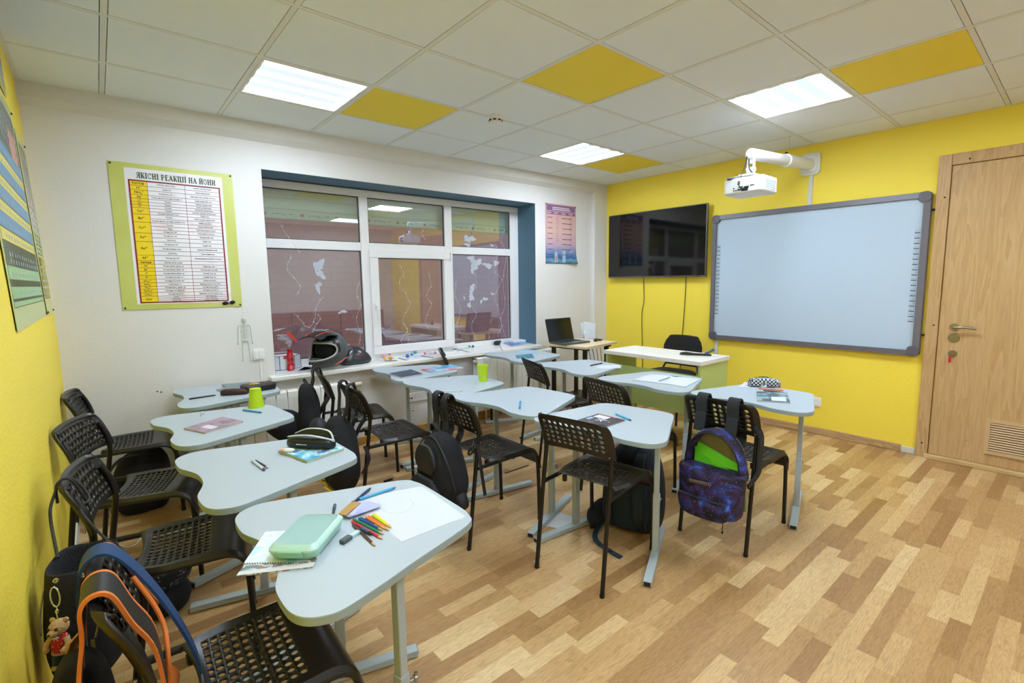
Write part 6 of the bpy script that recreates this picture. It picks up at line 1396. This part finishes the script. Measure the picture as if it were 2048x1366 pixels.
# --- laptop table
zl = 0.751
lp = item('laptop', 'open laptop with a dark screen on the corner table', 'laptop', P(1140, 686, zl).to_tuple()[:2] + (zl,), lrz - 0.15)
b = MB(); b.prism(rrect(0.36, 0.235, 0.012, 4), 0, 0.017); b.obj('base', mat('laptop_grey', '4C5254', 0.4), lp, bevel=0.003)
b = MB()
for i in range(14):
    for j in range(5): b.box((-0.152 + i * 0.0235, 0.085 - j * 0.023, 0.0175), (0.019, 0.018, 0.002))
b.obj('keyboard', mat('key_black', '24282A', 0.5), lp)
b = MB(); b.box((0, -0.075, 0.0173), (0.10, 0.06, 0.001)); b.obj('touchpad', mat('pad_grey', '5C6264', 0.35), lp)
Mx = Matrix.Rotation(math.radians(-14), 3, 'X'); hinge = Vector((0, 0.118, 0.014))
def lid(pts, z0, z1): return [Mx @ Vector((x, yy, zz)) + hinge for yy in (z0, z1) for x, zz in pts]
b = MB(); o_ = rrect(0.36, 0.235, 0.010, 4, 0, 0.1175); n = len(o_); vs = lid(o_, -0.004, 0.004); b.add(vs, [tuple(range(n))[::-1], tuple(range(n, 2 * n))] + [(i, (i + 1) % n, n + (i + 1) % n, n + i) for i in range(n)]); ld = b.obj('lid', mat('laptop_lid', '17181A', 0.4), lp)
b = MB(); o_ = rrect(0.342, 0.205, 0.004, 2, 0, 0.122); n = len(o_); vs = lid(o_, -0.0052, -0.0042); b.add(vs, [tuple(range(n))[::-1], tuple(range(n, 2 * n))] + [(i, (i + 1) % n, n + (i + 1) % n, n + i) for i in range(n)]); b.obj('screen', mat('laptop_screen', '0E0E0C', 0.15), ld)
st = item('document_stand', 'clear plastic stand holding white papers behind the laptop', 'document stand', P(1178, 676, zl).to_tuple()[:2] + (zl,), lrz - 0.5)
cl = mat('clear_acrylic', 'E4EAF2', 0.15, alpha=0.45)
b = MB(); b.box((0, 0, 0.003), (0.17, 0.12, 0.006)); b.box((0, 0.045, 0.075), (0.17, 0.004, 0.15), M=Matrix.Rotation(-0.2, 3, 'X')); b.box((-0.02, -0.05, 0.03), (0.12, 0.004, 0.06), M=Matrix.Rotation(-0.2, 3, 'X')); b.obj('stand', cl, st)
b = MB()
for k in range(3): b.box((0.012 * k - 0.01, 0.03 - 0.008 * k, 0.085 + 0.004 * k), (0.14, 0.0012, 0.16), M=Matrix.Rotation(-0.25, 3, 'X') @ Matrix.Rotation(0.08 * k, 3, 'Y'))
b.obj('papers', paper, st)
b = MB(); b.ball((-0.03, -0.02, 0.05), (0.05, 0.03, 0.045), 12); wrinkle(b, 0.012, 22, 3); b.obj('crumpled_film', mat('clear_film', 'E8ECF2', 0.2, alpha=0.5), st)
hs = item('headset', 'small black headset on the right corner of the laptop table', 'headset', P(1195, 682, zl).to_tuple()[:2] + (zl,), lrz)
for x in (-0.035, 0.01):
    b = MB(); b.lathe([(0.008, 0), (0.022, 0.003), (0.024, 0.016), (0.012, 0.022)], (x, 0, 0), 16) if x < 0 else b.lathe([(0.006, 0), (0.018, 0.003), (0.018, 0.014), (0.01, 0.018)], (x + 0.02, -0.01, 0), 16); b.obj('ear_cup', black_pl, hs)
b = MB(); b.tube(catmull([(-0.035, 0, 0.018), (-0.01, 0.02, 0.022), (0.03, -0.01, 0.016), (0.06, 0.0, 0.008), (0.09, 0.03, 0.003), (0.12, 0.01, 0.003)]), 0.005, 8); b.obj('band_and_cord', black_pl, hs)
tb_ = item('keyboard_cables', 'tangle of black cables hanging from the laptop table to the floor', 'cables', (LC.x - 0.1, LC.y - 0.02, 0), lrz)
r = random.Random(6)
for k in range(6):
    x0 = -0.22 + 0.07 * k; b = MB(); ex = r.uniform(-0.1, 0.25); ey = r.uniform(-0.3, 0.1)
    b.tube(catmull([(x0, -0.26, 0.72), (x0 + 0.02, -0.275, 0.62 - 0.03 * k), (x0 + r.uniform(-0.06, 0.12), -0.24, 0.42), (x0 + r.uniform(-0.05, 0.15), -0.22, 0.24), (ex, ey, 0.03), (ex + 0.12, ey - 0.06, 0.006), (ex + 0.2, ey + 0.05, 0.006)]), 0.003, 6); b.obj('cord', dark, tb_)

# ================================================================== SILL
zs = 0.684
def SP(u, v, z=0.684): return P(u, v, z)
# helmet
hp = item('motocross_helmet', 'matt grey and black motocross helmet with orange lines on the window sill', 'helmet', (1.63, -0.01, zs), 0)
hp.scale = (1.14, 1.14, 1.14)
hp.rotation_euler = (0, 0, math.radians(-142))    # local +x looks out of the face opening
grey_sh = mat('helmet_grey', '50565A', 0.42); blk = mat('helmet_black', '16191E', 0.25)
def hshape(az, el):
    """outer shell radius: az 0 = face, el -90..90"""
    x = math.cos(el) * math.cos(az); y = math.cos(el) * math.sin(az); zz = math.sin(el)
    p = Vector((x * 0.135, y * 0.112, zz * 0.125))
    if x > 0 and zz < 0.05:                 # chin bar pushed forward
        k = max(0, math.cos(az)) ** 1.5 * min(1, (0.05 - zz) * 3) * math.cos(min(PI / 2, abs(el + 0.55) * 1.1))
        p.x += 0.085 * k; p.y *= 1 - 0.22 * k; p.z -= 0.0 * k
    return p + Vector((0, 0, 0.135))
def inport(az, el): return (abs(az) / math.radians(62)) ** 3 + (abs(el - math.radians(2)) / math.radians(26)) ** 3 < 1
b = MB(); na, ne = 64, 36; idx = {}
def hv(i, j, s=1.0):
    k = (i % na, j, s)
    if k not in idx:
        az = -PI + 2 * PI * (i % na) / na; el = -math.radians(64) + (PI / 2 + math.radians(64)) * j / ne
        p = hshape(az, el); c_ = Vector((0.01, 0, 0.135)); idx[k] = len(b.v); b.v.append(tuple(c_ + (p - c_) * s))
    return idx[k]
for i in range(na):
    for j in range(ne):
        az = -PI + 2 * PI * (i + 0.5) / na; el = -math.radians(64) + (PI / 2 + math.radians(64)) * (j + 0.5) / ne
        if inport(az, el): continue
        b.f.append([hv(i, j), hv(i + 1, j), hv(i + 1, j + 1), hv(i, j + 1)]); b.m.append(1 if (el > 0.62 and abs(az) < 1.0) or (abs(az) > 0.9 and abs(az) < 1.25 and -0.1 < el < 0.9) else 0)
o_ = b.obj('shell', [grey_sh, blk], hp, solid=0.008, ang=60)
b = MB(); b.ball((-0.005, 0, 0.14), (0.115, 0.095, 0.105), 24); b.obj('dark_lining', mat('lining_black', '08080A', 0.9), hp)
b = MB(); pts = []
for k in range(48):
    a = 2 * PI * k / 48; az = math.radians(62) * math.copysign(abs(math.cos(a)) ** (2 / 3), math.cos(a)); el = math.radians(2) + math.radians(26) * math.copysign(abs(math.sin(a)) ** (2 / 3), math.sin(a))
    c_ = Vector((0.01, 0, 0.135)); pts.append(c_ + (hshape(az, el) - c_) * 1.015)
b.tube(pts, 0.0062, 8, True); b.obj('port_trim', mat('trim_pale', 'A8A49A', 0.5), hp)
b = MB(); peak = []
for k in range(9):
    t = k / 8; x = 0.02 + 0.20 * t; w_ = 0.088 - 0.020 * t + (0.012 if t > 0.7 else 0); zz = 0.258 + 0.010 * math.sin(PI * t) - 0.022 * t * t + 0.012 * t
    peak.append([Vector((x, y, zz - 0.028 * (abs(y) / 0.09) ** 2 + dz)) for y, dz in [(w_ * q, 0) for q in (-1, -0.6, -0.2, 0.2, 0.6, 1)] + [(w_ * q, 0.008) for q in (1, 0.6, 0.2, -0.2, -0.6, -1)]])
b.loft(peak); b.obj('peak', blk, hp, bevel=0.002)
b = MB()
for s in (-1, 1): b.tube(catmull([(0.02, s * 0.05, 0.268), (0.10, s * 0.048, 0.272), (0.18, s * 0.045, 0.262), (0.215, s * 0.035, 0.252)]), 0.003, 6)
b.tube(catmull([(-0.06, 0.105, 0.075), (0.0, 0.112, 0.07), (0.05, 0.108, 0.055), (0.08, 0.09, 0.04)]), 0.004, 6); b.tube(catmull([(-0.10, -0.085, 0.07), (-0.04, -0.108, 0.06), (0.04, -0.108, 0.045)]), 0.004, 6); b.obj('orange_lines', mat('helmet_orange', 'D0512E', 0.4), hp)
b = MB()
for s in (-1, 1): b.box((0.085, s * 0.028, 0.283), (0.07, 0.03, 0.006), s * 0.2)
b.obj('peak_panels', mat('panel_blue_grey', '8FA4B4', 0.25), hp, bevel=0.002)
b = MB()
for k in range(3): b.box((0.196 - 0.012 * abs(k - 1), (k - 1) * 0.03, 0.065), (0.02, 0.018, 0.02), (k - 1) * 0.5)
b.obj('mouth_vent', blk, hp, bevel=0.004)
b = MB(); b.loft([[Vector((0.165 - 0.02 * abs(y) / 0.05, y, zz)) for y, zz in ((-0.045, 0.092), (0, 0.10), (0.045, 0.092), (0.03, 0.078), (0, 0.07), (-0.03, 0.078))], [Vector((0.185 - 0.02 * abs(y) / 0.05, y * 0.9, zz)) for y, zz in ((-0.045, 0.088), (0, 0.095), (0.045, 0.088), (0.03, 0.075), (0, 0.068), (-0.03, 0.075))]]); b.obj('nose_guard', mat('guard_grey', '4A5054', 0.4), hp)
gb = item('gear_bag', 'shiny dark grey bag lying behind the helmet on the sill', 'bag', (1.865, 0.075, zs), 0.0)
b = MB(); b.loft([sup(0.0, 0, zz, rx, ry, 2.3, 22) for zz, rx, ry in ((0.0, 0.12, 0.06), (0.01, 0.15, 0.075), (0.05, 0.15, 0.07), (0.10, 0.10, 0.055), (0.135, 0.05, 0.03), (0.145, 0.02, 0.01))]); wrinkle(b, 0.012, 12, 31); b.obj('body', mat('shiny_grey', '30343A', 0.25), gb, sub=1)
b = MB(); b.box((0.03, -0.068, 0.075), (0.05, 0.004, 0.012), 0.1); b.obj('red_mark', mat('mark_red', '8E2A20', 0.5), gb)
# bottle
p = SP(582, 741); bt = item('drink_bottle', 'red yoghurt drink bottle with a red cap at the left end of the sill', 'bottle', (p.x, p.y, zs))
b = MB(); b.lathe([(0.022, 0), (0.026, 0.004), (0.026, 0.05), (0.022, 0.062), (0.024, 0.09), (0.026, 0.115), (0.022, 0.135), (0.0165, 0.145)], (0, 0, 0), 28); b.obj('sleeve', pattern('bottle_red', [(0.42, 'B8182A'), (0.56, 'CC2434'), (0.66, 'E8A8A8')], 30, rough=0.35), bt)
b = MB(); b.lathe([(0.0165, 0.145), (0.0165, 0.150), (0.019, 0.151), (0.019, 0.172), (0.017, 0.174), (0.001, 0.1745)], (0, 0, 0), 24); b.obj('cap', mat('cap_red', 'B81420', 0.35), bt)
b = MB(); b.ball((0.008, -0.0225, 0.092), (0.012, 0.004, 0.012), 12); b.obj('green_badge', mat('badge_green', '1F5A34', 0.4), bt)
b = MB(); b.ball((-0.002, -0.0245, 0.028), (0.014, 0.003, 0.018), 12); b.obj('fruit_picture', mat('fruit_pink', 'E07880', 0.4), bt)
# white model house box
bxw = wthing('model_box', 'white angular box with dark edges and a red square behind the red bottle', 'box', 1.345, 0.285, zs)
hexp = [(-0.12, -0.02), (-0.05, -0.055), (0.06, -0.055), (0.12, -0.01), (0.07, 0.05), (-0.07, 0.05)]
b = MB(); b.prism(hexp, 0, 0.115); b.obj('body', mat('box_white', 'E2E4E8', 0.6), bxw, smooth=False)
b = MB()
for x, y in hexp: b.box((x, y, 0.058), (0.004, 0.004, 0.116))
for (xa, ya), (xb_, yb) in zip(hexp, hexp[1:] + hexp[:1]):
    for zz in (0.002, 0.115): b.tube([(xa, ya, zz), (xb_, yb, zz)], 0.0022, 5)
b.obj('dark_edges', mat('edge_dark', '32383E', 0.6), bxw)
b = MB(); b.box((0.0, -0.056, 0.102), (0.04, 0.003, 0.026)); b.obj('red_square', mat('square_red', 'CC4A3A', 0.6), bxw)
# red feather-like strip stuck to the pane
x, zz = wz(585, 676, 0.36); fe = wthing('red_paper_strip', 'red paper strip stuck to the left window pane', 'paper strip', x, 0.362, zz)
b = MB(); b.prism([(-0.045, 0.055), (-0.025, 0.05), (0.01, 0.015), (0.04, -0.035), (0.045, -0.05), (0.02, -0.03), (-0.02, 0.01), (-0.04, 0.035)], 0, 0.004, lambda x, zz, y: (x, y, zz)); b.obj('strip', mat('strip_red', 'D0402E', 0.6), fe, smooth=False)
# papers, card pieces and modelling-clay balls along the sill
pm = [((560, 738), (600, 746), (625, 736), (585, 730)), ((596, 742), (640, 735), (650, 728), (610, 733)), ((690, 716), (720, 722), (742, 710), (712, 706)), ((745, 720), (768, 724), (790, 716), (768, 713)), ((800, 714), (835, 716), (850, 710), (815, 708)), ((845, 712), (880, 710), (890, 704), (855, 705)), ((868, 703), (905, 703), (918, 698), (880, 697)), ((905, 700), (935, 699), (945, 694), (915, 694))]
pl = ['white papers under the red bottle', 'white paper beside the helmet chin', 'printed paper behind the helmet bag', 'white card holding the pink and orange clay model', 'white card before the blue clay balls', 'white card under the red and white clay balls', 'white card left of the small red clay ball', 'white card with the curved pencil, right of the small red clay ball']
for k, px in enumerate(pm):
    t_, q = sheet('paper_card', pl[k] + ' on the sill', 'paper', px, zs, 0.001, None, 'papers on the sill'); b = MB(); b.prism(q, 0.0002, 0.0015); b.obj('sheet', paper, t_, smooth=False)
clay = [('pink clay ball in front on the clay model', 'F0A0A0', 768, 712, .022), ('coral clay ball at the back of the clay model', 'F07A60', 778, 708, .02), ('orange clay ball of the clay model', 'F09A2C', 781, 716, .017), ('yellow clay ball of the clay model', 'F2C830', 770, 718, .013), ('blue clay ball in front of the middle sash', '2C6FC0', 815, 712, .018), ('bright blue clay ball next to the front blue one', '3A8AD8', 824, 709, .013), ('cyan clay ball behind the blue pair', '2FA0C8', 831, 704, .016), ('lime clay ball left of the cyan ball', 'C8DC3C', 822, 705, .012), ('yellow clay ball right of the cyan ball', 'E8D840', 842, 703, .011),
        ('large red and white clay ball', 'E04858', 873, 698, .018), ('white clay ball speckled red before the large red ball', 'F0D8DC', 861, 706, .016), ('pink clay ball right of the speckled ball', 'E88898', 871, 706, .013), ('small pink clay ball at the left of the red group', 'E86A80', 850, 707, .011), ('small red clay ball at the far right group', 'D83A48', 910, 694, .016), ('pale clay ball beside the small red one', 'F4E0DC', 918, 694, .012), ('green clay ball near the right end', '2FA858', 939, 693, .012), ('navy clay ball touching the green one', '2C48B0', 946, 693, .013), ('yellow clay crumb beside the helmet bag', 'F0D030', 712, 718, .009), ('yellow clay crumb under the helmet bag edge', 'E8C828', 728, 716, .008), ('red clay crumb between the pink clay pieces', 'D84058', 880, 702, .009)]
for lab, c_, u, v, r_ in clay:
    p = SP(u, v, zs + r_); t_ = item('clay_ball', lab + ' on the sill', 'clay ball', (p.x, p.y, zs + 0.001), 0, 'modelling clay balls on the sill'); b = MB(); b.ball((0, 0, r_), (r_, r_, r_), 14); wrinkle(b, r_ * 0.12, 40, u); b.obj('ball', mat('clay_' + c_, c_, 0.5), t_)
for k, (a_, b__, lab) in enumerate((((733, 718), (748, 709), 'dark stick tool behind the helmet bag'), ((769, 722), (795, 721), 'dark stick tool before the pink clay model'), ((797, 716), (812, 720), 'dark stick tool left of the blue clay balls'), ((842, 712), (868, 715), 'dark stick tool below the speckled clay ball'))):
    pen('modelling_tool', lab, zs, a_, b__, .003, '3A3C40', cat='tool', group='modelling tools on the sill')
p0 = SP(917, 700); t_ = item('bent_strip', 'dark curved strip to the right of the small red clay ball', 'strip', (p0.x, p0.y, zs)); b = MB(); b.tube(catmull([SP(u, v, zs + .003) - t_.location for u, v in ((914, 701), (922, 700), (930, 702), (937, 704))]), 0.0028, 6); b.obj('strip', mat('strip_grey', '44484E', 0.5), t_)
# webcam and books at the right end
p = SP(994, 690); wc = item('webcam', 'black webcam with its cable on the right part of the sill', 'webcam', (p.x, p.y, zs), 0.4)
b = MB(); b.loft([sup(0, 0, zz, rx, ry, 2.4, 18) for zz, rx, ry in ((0, 0.03, 0.02), (0.006, 0.045, 0.028), (0.025, 0.048, 0.03), (0.042, 0.035, 0.02), (0.048, 0.01, 0.008))]); b.obj('body', mat('cam_black', '23262C', 0.4), wc)
b = MB(); b.ball((0.05, -0.01, 0.032), 0.014, 12); b.obj('lens', black_pl, wc)
b = MB(); b.tube(catmull([Vector((0.03, -0.02, 0.01))] + [Matrix.Rotation(-0.4, 3, 'Z') @ (SP(u, v, zs + .004) - wc.location) for u, v in ((1002, 696), (1006, 701))]), 0.003, 6); b.obj('cable', mat('cable_grey', '6E7076', 0.5), wc)
t_, q = book('book', 'blue glossy book lying at the right end of the sill', [(1006, 687), (1025, 694), (1058, 688), (1036, 683)], zs, 0.014, pattern('blue_book', [(0.35, '1D4E9C'), (0.5, '2C6FC4'), (0.62, '9CCBE4'), (0.7, '1E3F7C')], 9, rough=0.3), 'book')
p = hit(1040, 682, 1, 0.16); t_ = item('white_box', 'flat white box behind the blue book on the sill', 'box', (p.x, 0.17, zs), 0.0)
b = MB(); b.box((0, 0, 0.018), (0.24, 0.09, 0.034)); b.obj('body', mat('box_white', 'E2E4E8', 0.6), t_, bevel=0.003); b = MB(); b.box((0.11, -0.0455, 0.018), (0.01, 0.001, 0.012)); b.obj('tab', mat('tab_grey', '9AA0A6', 0.5), t_)

# ================================================================== ON THE FLOOR
t_, q = sheet('paper_sheet', 'white sheet lying on the floor under the space-notebook desk', 'paper', [(1085, 1050), (1112, 1022), (1172, 1042), (1140, 1063)], 0.0, 0.0005, None); b = MB(); b.prism(q, 0.0005, 0.0012); b.obj('sheet', paper, t_, smooth=False)
pen('marker_pen', 'black marker lying on the floor beyond the nearest desk', 0.0, (768, 963), (786, 957), .008, '1C1E22', cat='marker')
a, c = P(1010, 947, 0), P(1057, 931, 0); t_ = item('floor_strip', 'thin dark strip lying on the floor between the middle chairs', 'strip', ((a + c) / 2).to_tuple(), math.atan2((c - a).y, (c - a).x)); b = MB(); b.box((0, 0, 0.0025), ((c - a).length, 0.012, 0.004)); b.obj('strip', mat('strip_brown', '4A3426', 0.6), t_)
wcs = [(213, 1012), (222, 1035), (221, 1062), (229, 1083), (252, 1094), (272, 1088), (282, 1075), (296, 1068), (312, 1062)]
t_ = item('charging_cable', 'thin white cable on the floor behind the tote chair', 'cable', P(240, 1085, 0).to_tuple()); b = MB(); b.tube(catmull([P(u, v, 0.003) - t_.location for u, v in wcs]), 0.0025, 6); b.obj('cord', mat('cable_white', 'E4E4DE', 0.5), t_)

# low cupboards along the back wall, seen only as reflections in the window
brown = wood('brown_cupboard', '7A5238', '94684A', 'X')
for k in range(4):
    t_ = thing('cupboard', 'brown low cupboard along the back wall, mirrored in the window', 'cupboard', (1.4 + 0.9 * k, YB + 0.22, 0), 0, 'brown cupboards mirrored in the window')
    b = MB(); b.box((0, 0, 0.42), (0.88, 0.4, 0.82)); b.obj('carcass', brown, t_, bevel=0.003)
    for s in (-1, 1):
        b = MB(); b.box((s * 0.22, 0.208, 0.42), (0.425, 0.016, 0.76)); d_ = b.obj('door', brown, t_, bevel=0.003); b = MB(); b.tube([(s * 0.04, 0.225, 0.5), (s * 0.04, 0.225, 0.6)], 0.006, 8); b.obj('handle', chrome, d_)
# ------------------------------------------------------------------ world, camera, view
w = bpy.data.worlds.new('World'); bpy.context.scene.world = w; w.use_nodes = True
bg = w.node_tree.nodes['Background']; bg.inputs['Color'].default_value = (0.72, 0.78, 0.95, 1); bg.inputs['Strength'].default_value = 1.5
cam = bpy.data.cameras.new('Camera'); co = bpy.data.objects.new('Camera', cam); COL.objects.link(co)
cam.sensor_width = 36; cam.lens = FPX / 2048 * 36; cam.shift_x = (1024 - PPX) / 2048; cam.shift_y = (PPY - 683) / 2048; cam.clip_start = 0.02
co.matrix_world = Matrix([list(CROT[:, i]) + [CPOS[i]] for i in range(3)] + [[0, 0, 0, 1]])
sc = bpy.context.scene; sc.camera = co
sc.view_settings.view_transform = 'Standard'; sc.view_settings.look = 'None'; sc.view_settings.exposure = 0.58; sc.view_settings.gamma = 1; sc.view_settings.use_curve_mapping = False
